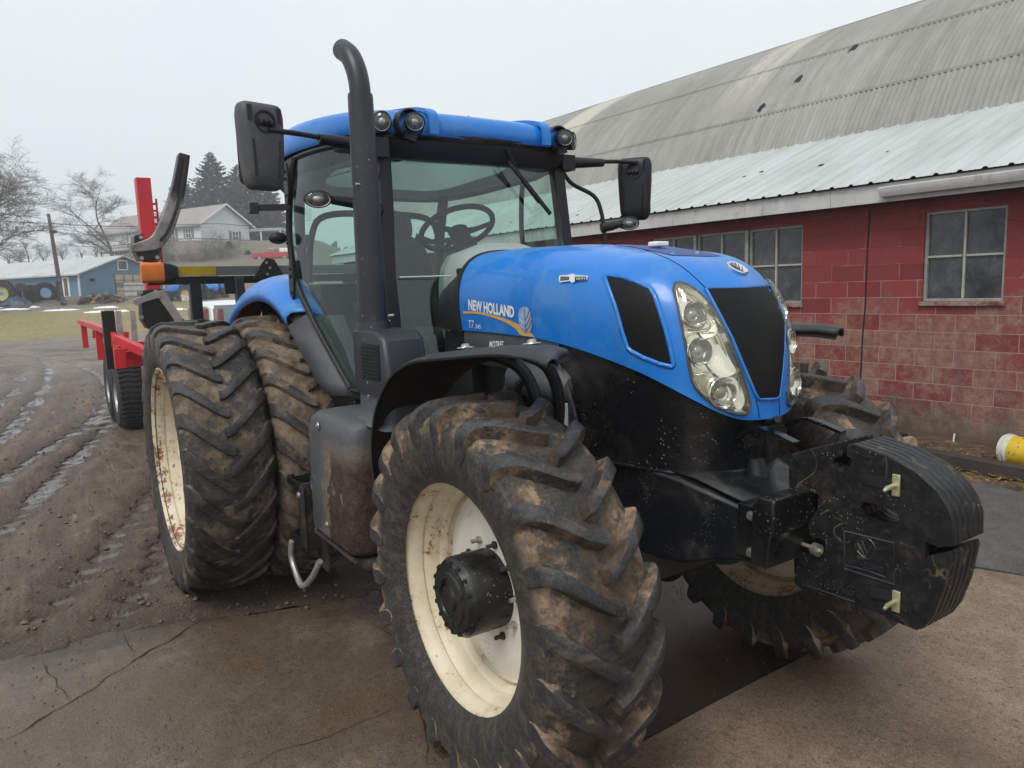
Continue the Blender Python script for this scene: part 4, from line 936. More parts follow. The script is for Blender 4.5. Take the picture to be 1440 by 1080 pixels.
# front black header with wiper
mb = MB(); hd = []
for j in range(13):
    t = -1+2*j/12; x = -1.145+.115*(1-t*t)*.78; hd.append([V((x+.012, .56*t, 2.60)), V((x+.020, .56*t, 2.66)), V((x+.07, .56*t, 2.70))])
mb.loft(hd, False, False); build('header_panel', mb, M['blackgloss'], cab, smooth=60, solid=.01)
w0_ = on(697, 205, 'x', -1.02); w1_ = on(774, 300, 'x', -1.02)
mb = MB(); mb.tube([V((-1.00, .10, 2.66)), on(735, 255, 'x', -1.0), on(758, 285, 'x', -1.01)], .008, 6); mb.tube([on(715, 228, 'x', -.99), on(745, 264, 'x', -.995), on(774, 301, 'x', -1.01)], .006, 6, sq=(.012, .02)); wiper = build('wiper', mb, M['black'], cab)
# grab handle right of the left post, side lamp arms, mirrors
for s_ in (-1, 1):
    near = s_ < 0
    lc = V((-.985, .955*s_, 2.355 if near else 2.285)); mb = MB()
    mb.tube([V((-1.10, -.60, 2.33)), V((-1.05, -.70, 2.345)), V((-1.0, -.88, 2.355))] if near else [V((-1.05, .79, 2.26)), V((-1.02, .85, 2.27)), V((-1.0, .91, 2.285))], [.03, .027, .020], 8, sq=None); arm = build('lamp_arm', mb, M['black'], cab, smooth=50)
    lamp(lc, (1, -.25, -.05), .060, arm, ry=.038, m=M['reflector2'])
    if not near:
        mb = MB(); mb.tube(smoothpath([V((-1.15, .58, 2.60)), V((-1.13, .64, 2.52)), V((-1.08, .76, 2.45)), V((-1.06, .80, 2.36)), V((-1.04, .81, 2.2)), V((-1.02, .80, 1.95))], 5), .013, 8); build('grab_rail', mb, M['black'], cab)
    # mirror arm
    mb = MB(); mc = V((-1.14, 1.15*s_, 2.60 if near else 2.515))
    mb.tube([V((-1.16, .56*s_, 2.63)), V((-1.15, .66*s_, 2.645)), V((-1.13, .88*s_, 2.655))], [.038, .034, .024], 8); mb.tube(smoothpath([V((-1.13, .86*s_, 2.66)), V((-1.12, 1.0*s_, 2.668)), V((-1.09, 1.13*s_, 2.665))], 4), .0125, 8)
    mb.box((-1.14, .60*s_, 2.635), (.08, .09, .085)); arm = build('mirror_arm', mb, M['black'], cab, smooth=50)
    # mirror shell (vertical rounded box, narrower at the foot)
    mb = MB(); ang = radians(-6*s_*-1) ; R2 = Matrix.Rotation(radians(12 if near else -52), 3, 'Z'); rs = []
    for i, z in enumerate((-.195, -.188, -.172, -.13, -.04, .05, .13, .165, .180, .187)):
        w_ = (.060, .074, .084, .092, .098, .103, .105, .100, .092, .075)[i]; d_ = (.02, .034, .044, .050, .055, .056, .054, .050, .040, .022)[i]
        rs.append([mc+R2 @ V((x, y, z)) for x, y in rrect(-d_, d_, -w_, w_, min(d_, w_)*.7, 4)])
    mb.loft(rs); mr = build('wing_mirror', mb, M['grey' if near else 'black'], tractor, smooth=45)
    mr['label'] = 'large mirror nearest the exhaust stack' if near else 'mirror on the far side of the cab'
    mb = MB()
    for yy in (-.062, .062): mb.tube([mc+R2 @ V((.052, yy, .02)), mc+R2 @ V((.050, yy*.9, -.14))], .006, 6, sq=(.012, .008)); 
    for yy in (-.07, .07): mb.tube([mc+R2 @ V((.053, yy, .10)), mc+R2 @ V((.052, yy, .165))], .006, 6, sq=(.02, .008))
    mb.lathe([(0, .052), (.006, .050), (.006, .042), (-.006, .040)], mc+R2 @ V((.054, 0, .10)), R2 @ V((1, 0, 0)), 24); build('shell_rib', mb, M['black'], mr, smooth=40)
    mb = MB(); 
    for k in range(3): mb.cyl(mc+R2 @ V((.058, -.034+k*.024, .095)), mc+R2 @ V((.058, -.018+k*.024, .095)), .016, None, 10)
    mb.cyl(mc+R2 @ V((.058, .035, .102)), mc+R2 @ V((.058, -.03, .102)), .009, None, 8); build('mirror_pivot', mb, M['iron'], mr, smooth=40)
    mb = MB(); mb.loft([[mc+R2 @ V((-.060, y, z)) for y, z in rrect(-.085, .085, -.165, .165, .03, 4)], [mc+R2 @ V((-.052, y, z)) for y, z in rrect(-.09, .09, -.17, .17, .03, 4)]]); build('mirror_glass', mb, M['chrome'], mr)
# rear right side: short bracket and small round convex mirror / beacon
mb = MB(); mb.tube([V((-1.90, -.80, 2.42)), V((-1.92, -.97, 2.415))], .02, 4, sq=(.035, .035)); mb.box((-1.92, -1.0, 2.41), (.05, .05, .06)); build('side_bracket', mb, M['stack'], cab, bevel=.004)
p = on(391, 335, 'x', -1.95); mb = MB(); pill(mb, p, .04, .052, .034, pw=2.2); rl = build('rear_work_light', mb, M['black'], cab, smooth=60)
mb = MB(); mb.tube(smoothpath([p+V((0, .05, -.02)), p+V((0, .10, -.06)), p+V((0, .15, -.05)), p+V((0, .17, .02))], 4), .014, 8); build('light_bracket', mb, M['black'], rl)
# hoses by the exhaust / door
mb = MB(); mb.tube(smoothpath([V((-1.08, -.60, 2.60)), V((-1.05, -.62, 2.50)), V((-1.02, -.65, 2.46)), V((-1.04, -.68, 2.42))], 4), .013, 8); mb.box((-1.07, -.60, 2.62), (.08, .07, .09)); build('exhaust_bracket', mb, M['black'], cab)
# white edge line & sticker seen on the lower screen
# ================================================================ rear fenders
def fen(side):
    f = (lambda p: p) if side < 0 else mir
    outer = smoothpath([V((-3.25, -.93, 1.60)), V((-3.05, -.93, 1.76)), V((-2.80, -.93, 1.865)), V((-2.50, -.925, 1.93)), V((-2.22, -.915, 1.945)), V((-1.98, -.905, 1.895)), V((-1.80, -.895, 1.80))], 4)
    inn = smoothpath([V((-3.25, -.74, 1.80)), V((-3.05, -.74, 1.93)), V((-2.80, -.74, 2.02)), V((-2.50, -.735, 2.045)), V((-2.22, -.73, 2.04)), V((-1.98, -.725, 1.98)), V((-1.70, -.72, 1.80))], 4)
    rows = []
    for a, b in zip(outer, inn):
        row = [a+V((0, .006, -.055)), a+V((0, -.002, -.02)), a, a+(b-a)*.12+V((.015, 0, .025)), a+(b-a)*.55+V((.02, 0, .03)), b+V((0, 0, .0)), V((b.x, -.70, b.z-.01))]; rows.append([f(p) for p in row])
    mb = MB(); mb.loft(rows, False, False)
    # rounded nose of the blue shell
    o = build('rear_fender', mb, M['blue'], tractor, smooth=60, solid=.008)
    mb = MB(); a, b = outer[-1], inn[-1]
    lo = [[f(p) for p in (a+V((-.0, .006, -.05)), a+(b-a)*.5+V((.025, 0, .01)), b+V((.02, .0, 0)), V((b.x, -.60, b.z)))],
          [f(p) for p in (V((-1.68, -.86, 1.60)), V((-1.60, -.80, 1.63)), V((-1.53, -.735, 1.62)), V((-1.53, -.6, 1.62)))],
          [f(p) for p in (V((-1.55, -.82, 1.44)), V((-1.47, -.79, 1.45)), V((-1.38, -.735, 1.44)), V((-1.38, -.6, 1.44)))],
          [f(p) for p in (V((-1.50, -.80, 1.385)), V((-1.43, -.78, 1.38)), V((-1.35, -.735, 1.38)), V((-1.35, -.6, 1.38)))]]
    mb.loft(lo, False, False); build('fender_extension', mb, M['grey'], o, smooth=60, solid=.01)
    mb = MB(); mb.loft([[V((p.x+.02, p.y+(.03 if side < 0 else -.03), p.z-.035)) for p in r[2:]] for r in rows], False, False); build('fender_liner', mb, M['liner'], o, smooth=60)
    mb = MB(); mb.box(f(V((-2.5, -.66, 1.70))), (1.3, .02, .55)); build('fender_wall', mb, M['liner'], o)
fen(-1); fen(1)
mb = MB()                                                           # thin white line across the lower screen
for z in (1.995, ): mb.tube([V((-1.02, -.55, z)), V((-.93, -.30, z)), V((-.905, -.1, z-.0))], .003, 5)
build('screen_line', mb, M['white'], cab)
XF[0] = None
# ================================================================ red block building with arched barn behind (local frame: u along wall, D away, z up)
BZ = .0455
LB = lambda u, D, z: V((u, D, z))
barn = thing('barn', (Matrix.Rotation(BZ, 4, 'Z') @ V((-4, 6.2, 0))), 'red painted block building with white metal lean-to roof and tall grey arched roof', 'barn')
def bb_(name, mb, m, parent=barn, **k): return build(name, mb, m, parent, rotz=BZ, **k)
# painted block wall
s = NT('red_painted_block'); x, y, z = s.sep(); vec = s.n('CombineXYZ', X=s.math('ADD', x, .08), Y=s.math('ADD', z, .045), Z=0.).outputs[0]
br = s.n('TexBrick', {'offset': .5}, Vector=vec, Color1=(0, 0, 0), Color2=(1, 1, 1), Mortar=(.5, .5, .5), Scale=1., Mortar_Size=.006, Mortar_Smooth=.3, Bias=0., Brick_Width=.4064, Row_Height=.1905)
rnd_ = s.sep(br.outputs['Color'])[0]; mort = br.outputs['Fac']
n1 = s.noise(1.1, 7, .68); n2 = s.noise(14, 7, .75); n3 = s.noise(2.3, 5, .6, s.mapping((.6, 1, 2.2)))
base = s.mix(s.ramp(rnd_, .0, 1.), (.18, .021, .024), (.27, .040, .040)); base = s.mix(s.ramp(n2, .3, .8, 0, .5), base, (.15, .045, .042))
hz = s.ramp(z, 2.1, 1.2, 0, .22)                                      # paint weathered most low on the wall
wear = s.math('ADD', s.math('ADD', s.math('MULTIPLY', n1, .55), s.math('MULTIPLY', n2, .30)), s.math('ADD', hz, s.math('MULTIPLY', rnd_, .16)))
wm = s.ramp(wear, .60, .78); c = s.mix(s.math('MULTIPLY', wm, .85), base, s.mix(s.ramp(n2, .35, .7), (.20, .095, .075), (.33, .22, .175)))
chip = s.math('MULTIPLY', s.ramp(s.math('ADD', s.math('MULTIPLY', s.noise(3.1, 6, .7), .8), s.math('MULTIPLY', mort, .10)), .60, .63), s.ramp(z, 1.2, 1.7))
chipm = s.math('MULTIPLY', chip, s.ramp(s.noise(22, 4, .7), .45, .52)); c = s.mix(chipm, c, (.48, .42, .40))
mm = s.math('MULTIPLY', s.ramp(mort, .2, .8), s.ramp(s.math('ADD', s.math('MULTIPLY', s.noise(5, 5), .6), s.ramp(z, 2.5, .9, 0, .3)), .30, .50)); c = s.mix(s.math('MULTIPLY', mm, .72), c, (.36, .275, .225))
gr = s.math('MULTIPLY', s.ramp(z, .75, .30), s.ramp(s.noise(1.2, 5, .6, s.mapping(loc=(4.2, 0, 0))), .47, .58)); c = s.mix(s.math('MULTIPLY', gr, .8), c, s.mix(s.ramp(n2, .3, .7), (.085, .078, .048), (.17, .145, .10)))
drip = s.math('MULTIPLY', s.ramp(s.noise(1., 5, .7, s.mapping((7, 1, .55))), .50, .66), s.ramp(n2, .3, .7)); c = s.mix(s.math('MULTIPLY', drip, .45), c, (.085, .035, .03)); c = s.mix(s.ramp(s.noise(60, 5, .75), .58, .70, 0, .5), c, (.33, .20, .17)); c = s.mix(s.math('MULTIPLY', s.ramp(z, .28, .0), s.ramp(n2, .25, .6)), c, (.09, .055, .035))
hb = s.math('SUBTRACT', s.math('MULTIPLY', s.noise(55, 5, .7), .5), s.math('MULTIPLY', mort, .9)); M['block'] = s.bsdf(c, .72, 0, s.bump(hb, .7, .008), .35)
wins = [(-1.655, -.855, 1.62, 2.59), (-3.92, -3.12, 1.60, 2.585), (-4.80, -3.97, 1.60, 2.585), (-5.66, -4.85, 1.60, 2.585), (-9.9, -9.1, 1.6, 2.585), (.9, 1.7, 1.62, 2.59)]
U0, U1 = -17.2, 6.0; WD = 6.25; us = sorted({U0, U1}|{w[0] for w in wins}|{w[1] for w in wins}); mb = MB()
for a, b in zip(us, us[1:]):
    w = [q for q in wins if abs(q[0]-a) < 1e-6]
    segs = [(-.3, 3.0)] if not w else [(-.3, w[0][2]), (w[0][3], 3.0)]
    for z0, z1 in segs: mb.box(((a+b)/2, WD+.1, (z0+z1)/2), (b-a, .2, z1-z0))

wall = bb_('block_wall', mb, M['block'], smooth=0, fix=False)
mb = MB(); mb.tube(smoothpath([(-2.27, WD-.003, 2.66), (-2.285, WD-.003, 2.2), (-2.29, WD-.003, 1.6), (-2.31, WD-.003, 1.2), (-2.325, WD-.003, .5), (-2.33, WD-.003, .0)], 4), .009, 4); bb_('control_joint', mb, M['seam'], wall, smooth=0)
M['wframe'] = mat('weathered_window_frame', (.30, .29, .26), .6, 0, .2, 8, dirt=((.20, .12, .10), .55, .7, 14), bump=(.2, 90))
M['putty'] = mat('muntin_paint', (.42, .40, .34), .6, 0, .15, 9, bump=(.2, 90))
s = NT('dirty_pane_with_reflection'); n_ = s.noise(3.5, 7, .7); n4 = s.noise(1.2, 3)
c = s.mix(s.ramp(n_, .35, .75), (.035, .040, .044), (.115, .122, .12)); c = s.mix(s.ramp(s.noise(30, 3), .68, .72, 0, .6), c, (.18, .18, .17)); M['pane'] = s.bsdf(c, s.ramp(n_, .3, .7, .10, .30), 0, s.bump(n4, .05, .02), .6)  # cloudy tone: dirt plus varied reflections painted into the pane colour
M['sill'] = mat('stone_sill', (.26, .19, .15), .75, 0, .2, 6, dirt=((.17, .035, .03), .45, .6, 9), bump=(.4, 50))
for wi, (a, b, z0, z1) in enumerate(wins):
    f = MB(); t = .032; d = WD+.055
    f.box(((a+b)/2, d, z1-t/2), (b-a, .05, t)); f.box(((a+b)/2, d, z0+t/2), (b-a, .05, t)); f.box((a+t/2, d, (z0+z1)/2), (t, .048, z1-z0-2*t)); f.box((b-t/2, d, (z0+z1)/2), (t, .048, z1-z0-2*t))
    fo = bb_('window', f, M['wframe'], bevel=.003); m_ = MB(); m_.box(((a+b)/2, d-.006, (z0+z1)/2), (.022, .03, z1-z0-2*t)); m_.box(((a+b)/2-(b-a)/4, d-.004, (z0+z1)/2), ((b-a)/2-t-.011, .03, .022)); m_.box(((a+b)/2+(b-a)/4, d-.004, (z0+z1)/2), ((b-a)/2-t-.011, .03, .022)); bb_('muntin', m_, M['putty'], fo, bevel=.002)
    p = MB(); p.box(((a+b)/2, d+.012, (z0+z1)/2), (b-a-2*t, .006, z1-z0-2*t)); bb_('pane', p, M['pane'], fo, smooth=0)
    sl = MB(); sl.box(((a+b)/2, WD+.01, z0-.0235), (b-a+.05, .09, .045)); bb_('sill', sl, M['sill'], fo, bevel=.005)
mb = MB(); mb.box((-4.39, WD+.03, 2.09), (1.49, .02, .97)); 
for u_ in (-3.945, -4.825):
    q = MB(); q.box((u_, WD+.04, 2.09), (.05, .10, .98)); bb_('window_mullion', q, M['wframe'], wall, bevel=.004)
mb = MB(); mb.box((-1.68, WD+.05, 2.1), (.045, .09, .97)); bb_('window_jamb', mb, M['sill'], wall, bevel=.004)

# soffit, fascia, gutter
M['fascia'] = mat('white_fascia_boards', (.52, .51, .49), .6, 0, .1, 3, dirt=((.34, .31, .28), .5, .8, 4), bump=(.25, 40), streak=((.33, .27, .22), .58, .75))
FD = 5.98
mb = MB(); us_ = [U0-.2, -11.5, -7.9, -5.0, -2.6, 1.2, 6.2]
for a, b in zip(us_, us_[1:]): mb.box(((a+b)/2, FD+.0125, 2.823), (b-a-.004, .025, .206))
fas = bb_('fascia', mb, M['fascia'], bevel=.003)
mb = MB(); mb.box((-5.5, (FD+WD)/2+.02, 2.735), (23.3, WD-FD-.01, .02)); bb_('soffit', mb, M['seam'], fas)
mb = MB(); pf = [(-.004, .075), (-.11, .075), (-.118, .068), (-.112, .02), (-.095, -.01), (-.085, -.03), (-.004, -.03)]
mb.loft([[V((u, FD+d, 2.80+z)) for d, z in pf] for u in (-1.98, 6.2)]); bb_('gutter', mb, M['fascia'], bevel=.003)
# lean-to roof: ribbed sheets
SL = .39; E0, Z0 = 5.93, 2.935; TOPD = 9.05
def lz(D): return Z0+(D-E0)*SL
mb = MB(); u = U0-.25; prof = []
while u < 6.3:
    prof += [(u, 0), (u+.018, .019), (u+.045, .019), (u+.063, 0), (u+.115, .0), (u+.12, .004), (u+.127, 0), (u+.165, 0), (u+.17, .004), (u+.177, 0)]; u += .2286
Ds = [E0, E0+.8, E0+1.6, E0+2.4, TOPD+.02]
mb.loft([[V((uu, D+.0, lz(D)+h)) for uu, h in prof] for D in Ds], False, False)
s = NT('white_ribbed_steel'); n1 = s.noise(1.0, 6, .65, s.mapping((2.5, .5, .5))); c = s.mix(s.ramp(n1, .35, .75), (.50, .535, .52), (.38, .40, .375)); c = s.mix(s.ramp(s.noise(5, 5, .7, s.mapping((6, .4, .4))), .60, .80, 0, .5), c, (.36, .36, .33)); M['lean'] = s.bsdf(c, .42, .1, s.bump(s.noise(3, 3), .1, .02), .5)
lr = bb_('lean_to_roof', mb, M['lean'], smooth=30)
mb = MB(); mb.add([V((U0-.25, E0+.02, Z0-.012)), V((6.3, E0+.02, Z0-.012)), V((6.3, TOPD, lz(TOPD)-.015)), V((U0-.25, TOPD, lz(TOPD)-.015))], [(0, 1, 2, 3)]); bb_('lean_to_end_wall', (lambda q: (q.box((U0+.1, WD+1.6, 1.5), (.199, 2.8, 3.3)), q)[1])(MB()), M['block'], smooth=0); bb_('roof_deck', mb, M['seam'], lr)
mb = MB(); mb.box(((U0+6.3)/2-.1, TOPD+.0, lz(TOPD)+.035), (6.3-U0, .10, .05)); bb_('roof_flashing', mb, M['fascia'], lr, bevel=.006)
for k in range(14):
    uu = U0+1+random.random()*20; D = E0+.3+random.random()*2.4; mb = MB(); mb.box((uu, D, lz(D)+.012), (.03+.06*random.random(), .05, .006), rot=Matrix.Rotation(.37, 3, 'X')); bb_('roof_leaf', mb, M['iron'], lr)
# arched roof: corrugated fibre-cement sheets following an ellipse
AC, AZ, AW, AH = 15.0, 2.0, 6.75, 5.28; AU0, AU1 = -21.2, 8.0
def arch(t, h=0.): a = t; return (AC-(AW+h)*cos(a), AZ+(AH+h)*sin(a))
n_u = int((AU1-AU0)/.082); mb = MB(); na = 30; rows = []
for i in range(na*2+1):
    a = .25+(pi-.5)*i/(na*2); rows.append(a)
uu = [AU0+.041*k for k in range(n_u*2+1)]
hh_ = [.017 if k % 2 else -.017 for k in range(len(uu))]
rings = []; 
for i, a in enumerate(rows):
    if i > 40 and i % 2: continue
    lap = .0
    rings.append([V((u_, *arch(a, h))) for u_, h in zip(uu, hh_)])
mb.loft(rings, False, False)
s = NT('weathered_corrugated_roof'); x, y, z = s.sep(); n1 = s.noise(.35, 6, .65); n2 = s.noise(2.5, 6, .7, s.mapping((2.5, .35, .35)))
sheet = s.math('FRACT', s.math('MULTIPLY', s.math('FLOOR', s.math('DIVIDE', x, 1.02)), .417)); 
c = s.mix(s.ramp(n2, .3, .72), (.26, .255, .24), (.37, .36, .33)); c = s.mix(s.math('MULTIPLY', s.ramp(n1, .35, .7), .5), c, (.22, .21, .19)); c = s.mix(s.math('MULTIPLY', sheet, .22), c, (.46, .45, .42))
c = s.mix(s.math('MULTIPLY', s.ramp(s.math('ABSOLUTE', s.math('ADD', x, 6.7)), .60, .35), s.math('MULTIPLY', s.ramp(z, 4.6, 5.9), s.ramp(n2, .62, .45))), c, (.46, .44, .39)); c = s.mix(s.math('MULTIPLY', s.ramp(s.math('ABSOLUTE', s.math('ADD', x, 12.2)), .7, .45), s.ramp(z, 5.2, 6.0)), c, (.50, .48, .42))
gz = s.math('FRACT', s.math('MULTIPLY', z, .62)); M['arch'] = s.bsdf(c, .85, 0, None, .2)
ar = bb_('arched_roof', mb, M['arch'], smooth=0, fix=False)
for a in (.55, .80, 1.1):                                           # overlapping sheet edges
    mb = MB(); mb.tube([V((u_, *arch(a, .012))) for u_ in (AU0, AU1)], .01, 4, sq=(.012, .035)); bb_('sheet_lap', mb, M['arch'], ar, smooth=0)
for (px, py) in ((1197, 65), (1120, 108), (1068, 148)):
    mb = MB(); q = None
    for k in range(60):
        a = .35+.02*k; D, z = arch(a, .02)
        d = (Matrix.Rotation(-BZ, 3, 'Z') @ ray(px, py)); o_ = Matrix.Rotation(-BZ, 3, 'Z') @ CAM; tt = (D-o_.y)/d.y; p = o_+d*tt
        if abs(p.z-z) < .11: q = (p.x, a); break
    if q:
        a = q[1]; D, z = arch(a, .022); D2, z2 = arch(a+.022, .022); D3, z3 = arch(a+.034, .022)
        mb.add([V((q[0]-.06, D, z)), V((q[0]+.02, D, z)), V((q[0]+.07, D2, z2)), V((q[0]+.01, D3, z3)), V((q[0]-.04, D2, z2))], [(0, 1, 2, 3, 4)]); bb_('broken_sheet_hole', mb, M['seam'], ar)
mb = MB(); pts = [(AC-(AW-.03)*cos(.25+(pi-.5)*i/40), AZ+(AH-.03)*sin(.25+(pi-.5)*i/40)) for i in range(41)]; pts = [(pts[0][0], -.3)]+pts+[(pts[-1][0], -.3)]
mb.prism(pts, lambda a, b, t: V((t, a, b)), AU0+.1, AU0+.3); mb.prism(pts, lambda a, b, t: V((t, a, b)), AU1-.3, AU1-.1); bb_('end_wall', mb, mat('barn_end_boards', (.30, .05, .045), .8, bump=(.3, 30)))
mb = MB(); mb.box(((U0+AU0)/2, TOPD+.1, 1.7), (abs(U0-AU0)+.2, .2, 4.2)); mb.box(((U0+U1)/2, TOPD+.1, 1.7), (U1-U0, .2, 4.2)); bb_('inner_wall', mb, M['block'])

# ================================================================ things along the wall
RB = Matrix.Rotation(BZ, 3, 'Z')
M['rust'] = mat('rusty_steel_pipe', (.20, .085, .035), .75, .1, .3, 5, dirt=((.42, .27, .13), .5, .7, 7), bump=(.6, 40))
c0 = RB @ V((-1.78, 5.80, .36)); ax = (RB @ V((1, -.28, -.02))).normalized(); R0 = .165; mb = MB()
mb.lathe([(0, R0), (.0, R0+.008), (-.02, R0+.010), (-.05, R0+.002), (-.10, R0), (-.13, R0+.012), (-.16, R0), (-.30, R0-.002), (-1.2, R0-.002), (-1.2, R0-.012), (0, R0-.010), (0, R0)], c0, ax, 40)
pipe = tag(build('pipe', mb, M['rust'], origin=c0-V((0, 0, R0)), smooth=40), 'rusty open-ended steel pipe lying by the red wall behind the front tyre', 'pipe')
mb = MB(); mb.lathe([(-.5, .001), (-.5, R0-.014), (-.02, R0-.013)], c0, ax, 32); build('pipe_bore', mb, M['seam'], pipe)
mb = MB(); p = on(1299, 628, 'z', .0); p = RB @ V((-1.80, 5.93, .09)); mb.box(p, (.36, .20, .17), rot=RB @ Matrix.Rotation(.05, 3, 'Y'), taper=(.94, .9)); tag(build('rubber_block', mb, M['black'], origin=p-V((0, 0, .09)), bevel=.012), 'black block on the ground by the red wall, left of the lumber end', 'block')
M['oldwood'] = mat('wet_old_timber', (.040, .030, .024), .75, 0, .4, 3, bump=(.6, 30))
a = on(1268, 634, 'z', .09); b = on(1440, 666, 'z', .09); b = a+(b-a)*2.0; mb = MB(); mb.tube([a, a+(b-a)*.3, a+(b-a)*.7, b], .05, 4, sq=(.14, .13)); tag(build('timber', mb, M['oldwood'], origin=a-V((0, 0, .09)), bevel=.008), 'long dark wet timber lying along the foot of the red wall', 'timber')
# bucket on its side
bc = RB @ V((-.68, 5.93, .165)); ax = (RB @ V((1, -.22, .03))).normalized(); mb = MB()
mb.lathe([(0, .001), (0, .128), (.012, .134), (.30, .148), (.31, .158), (.318, .158), (.320, .150), (.335, .150), (.340, .162), (.355, .162), (.357, .152), (.375, .153), (.375, .145), (.02, .128), (.012, .001)][::1], bc+ax*.42, -ax, 40)
bk = tag(build('bucket', mb, mat('white_bucket_plastic', (.62, .60, .54), .45, 0, .1, 5, dirt=((.35, .30, .24), .5, .75, 8)), origin=bc-V((0, 0, .16)), smooth=35), 'white plastic bucket with yellow label lying against the red wall', 'bucket')
mb = MB(); mb.lathe([(.10, .1395), (.285, .1485)], bc+ax*.42, -ax, 40); build('label', mb, mat('yellow_label', (.62, .42, .02), .45), bk, smooth=35)
mb = MB()
for k in range(26):
    t = random.uniform(0, 2*pi); h = random.uniform(.12, .27); e1 = ax.orthogonal().normalized(); e2 = ax.cross(e1); L_ = random.uniform(.01, .03)
    r = lambda hh: .1395+(hh-.10)*.0487+.001; p1 = bc+ax*(.42-h)+(e1*cos(t)+e2*sin(t))*r(h); p2 = bc+ax*(.42-h-L_*.3)+(e1*cos(t+.15)+e2*sin(t+.15))*r(h); mb.tube([p1, p2], .004, 4)
build('label_print', mb, mat('purple_print', (.14, .02, .14), .5), bk)
mb = MB(); pts = smoothpath([bc+ax*.06+V((0, -.16, .0)), bc+ax*-.06+V((0, -.13, -.10)), bc+ax*-.10+V((0, 0, -.15)), bc+ax*-.04+V((0, .12, -.10)), bc+ax*.06+V((0, .15, 0))], 5); mb.tube(pts, .0025, 5); build('handle', mb, M['bolt'], bk)
mb = MB(); p = RB @ V((-1.24, 6.20, 0)); mb.tube([p+V((0, 0, .10)), p+V((.003, .01, .20))], .0085, 6); tag(build('white_stub', mb, M['white'], origin=p), 'short white plastic stub standing against the red wall beside the bucket', 'stub')
# ================================================================ ground
def sst(x, a, b): t = min(1, max(0, (x-a)/(b-a))); return t*t*(3-2*t)
DH = V((CD.x, CD.y, 0)).normalized(); RH = V((CR.x, CR.y, 0)).normalized()
def at(px, py, depth): return CAM+ray(px, py)*depth
def relief(x, y):
    d = math.hypot(x-CAM.x, y-CAM.y)
    ps = V((x, y, 0)); r = (V((x, y, 0))-V((CAM.x, CAM.y, 0)))
    az = atan2(r.dot(RH), r.dot(DH)); pxx = 720+FPX*math.tan(max(-1.3, min(1.3, az))) if r.dot(DH) > 0 else -4000
    d = max(r.dot(DH), 0)
    hill = .30+.70*sst(pxx, 60, 250); right = 1-sst(pxx, 430, 620)
    h = 0.
    for (a, b, z) in ((28, 44, .30), (44, 62, 1.25), (62, 71, .85)): h += z*sst(d, a, b)
    h += hill*(4.1*sst(d, 76, 99)+4.0*sst(d, 99, 117)+4*sst(d, 122, 190)); h *= right
    return h
def mud(x, y):
    d = math.hypot(x-CAM.x, y-CAM.y)
    f = sst(-2.25-x, -.1, .5) if y < 3.2 else sst(-3.-x, 0, 1)
    if y > 3.2: f *= 1-sst(y, 4.6, 5.6)
    amp = 1-sst(d, 24, 40)
    if f <= 0 or amp <= 0: return 0
    # wheel ruts sweep in a bend from the gate to the slab
    t = y+.30*x+.010*(x+6)**2; a1 = noise.noise(V((t*.9, x*.08, 0)))*.030
    lug = .6*math.sin((x*.9+y*.5)*14+noise.noise(V((x*.7, y*.7, 3)))*3)*.022*max(0, noise.noise(V((t*.8, x*.12, 7)))*2+.1)
    b = noise.fractal(V((x*1.3, y*1.6, 2)), .8, 2.1, 6)*.030; c = noise.fractal(V((x*6, y*6, 5)), .7, 2.1, 4)*.012
    rut = 0
    for o, w in ((-6.6, .24), (-5.5, .26), (-4.75, .22), (-3.9, .25), (-3.15, .22), (-2.2, .25)):
        q = abs(t-o-.30*math.sin(x*.22+o*3)); e = math.exp(-(q/w)**2*2); nf = .4+.6*sst(d, 4.5, 8.5); rut -= .046*e*nf; rut += .016*nf*math.exp(-((q-w*1.35)/w)**2*5)+e*.014*math.sin((x*.96)*26+q*9)
    return (a1*1.2+b*.95+c*.9+lug*1.3+rut*1.3+.034)*f*amp
def build_ground():
    az = []; a = -pi
    cen = atan2(DH.y, DH.x)
    while a < pi:
        az.append(a); a += radians(.17) if abs(a) < radians(37.5) else radians(3.)
    rs = [.05]; r = .6
    while r < 1500: rs.append(r); r *= 1.013 if r < 60 else 1.05
    mb = MB(); vs = []; n = len(az)
    for r in rs:
        for a in az:
            x = CAM.x+r*cos(cen-a); y = CAM.y+r*sin(cen-a); z = relief(x, y)+(mud(x, y) if abs(a) < radians(38) else 0)
            if in_pad(x, y): z = -.05
            vs.append(V((x, y, z)))
    fs = []
    for i in range(len(rs)-1):
        for k in range(n): j = (k+1) % n; fs.append((i*n+k, i*n+j, (i+1)*n+j, (i+1)*n+k))
    mb.add(vs, fs); mb.f.append(tuple(range(n))); mb.mi.append(0); return mb
EDGE = [(-2.42, -12), (-2.36, -5.5), (-2.38, -3.4), (-2.349, -2.42), (-2.36, -1.82), (-2.229, -1.385), (-2.10, -1.05), (-2.0, -.8)]
EG = [(p.x, p.y) for p in smoothpath([V((*p, 0)) for p in EDGE], 6)]; EG = [(x+noise.noise(V((y*2.2, 1, 0)))*.10+noise.noise(V((y*8, 4, 0)))*.045+noise.noise(V((y*25, 7, 0)))*.015, y) for x, y in EG]
def edge_x(y):
    for (x0, y0), (x1, y1) in zip(EG, EG[1:]):
        if y0 <= y <= y1: return x0+(x1-x0)*(y-y0)/(y1-y0+1e-9)
    return -2.0 if y > -.8 else -2.42
def in_pad(x, y): return (x > edge_x(y)+.06 and -11.9 < y < 3.0 and x < 6.9) or (3.0 <= y < 5.1 and -3.0 < x < 6.9)
gm_ = build_ground()
s = NT('muddy_yard'); g = s.n('NewGeometry').outputs['Position']; x, y, z = s.sep(g)
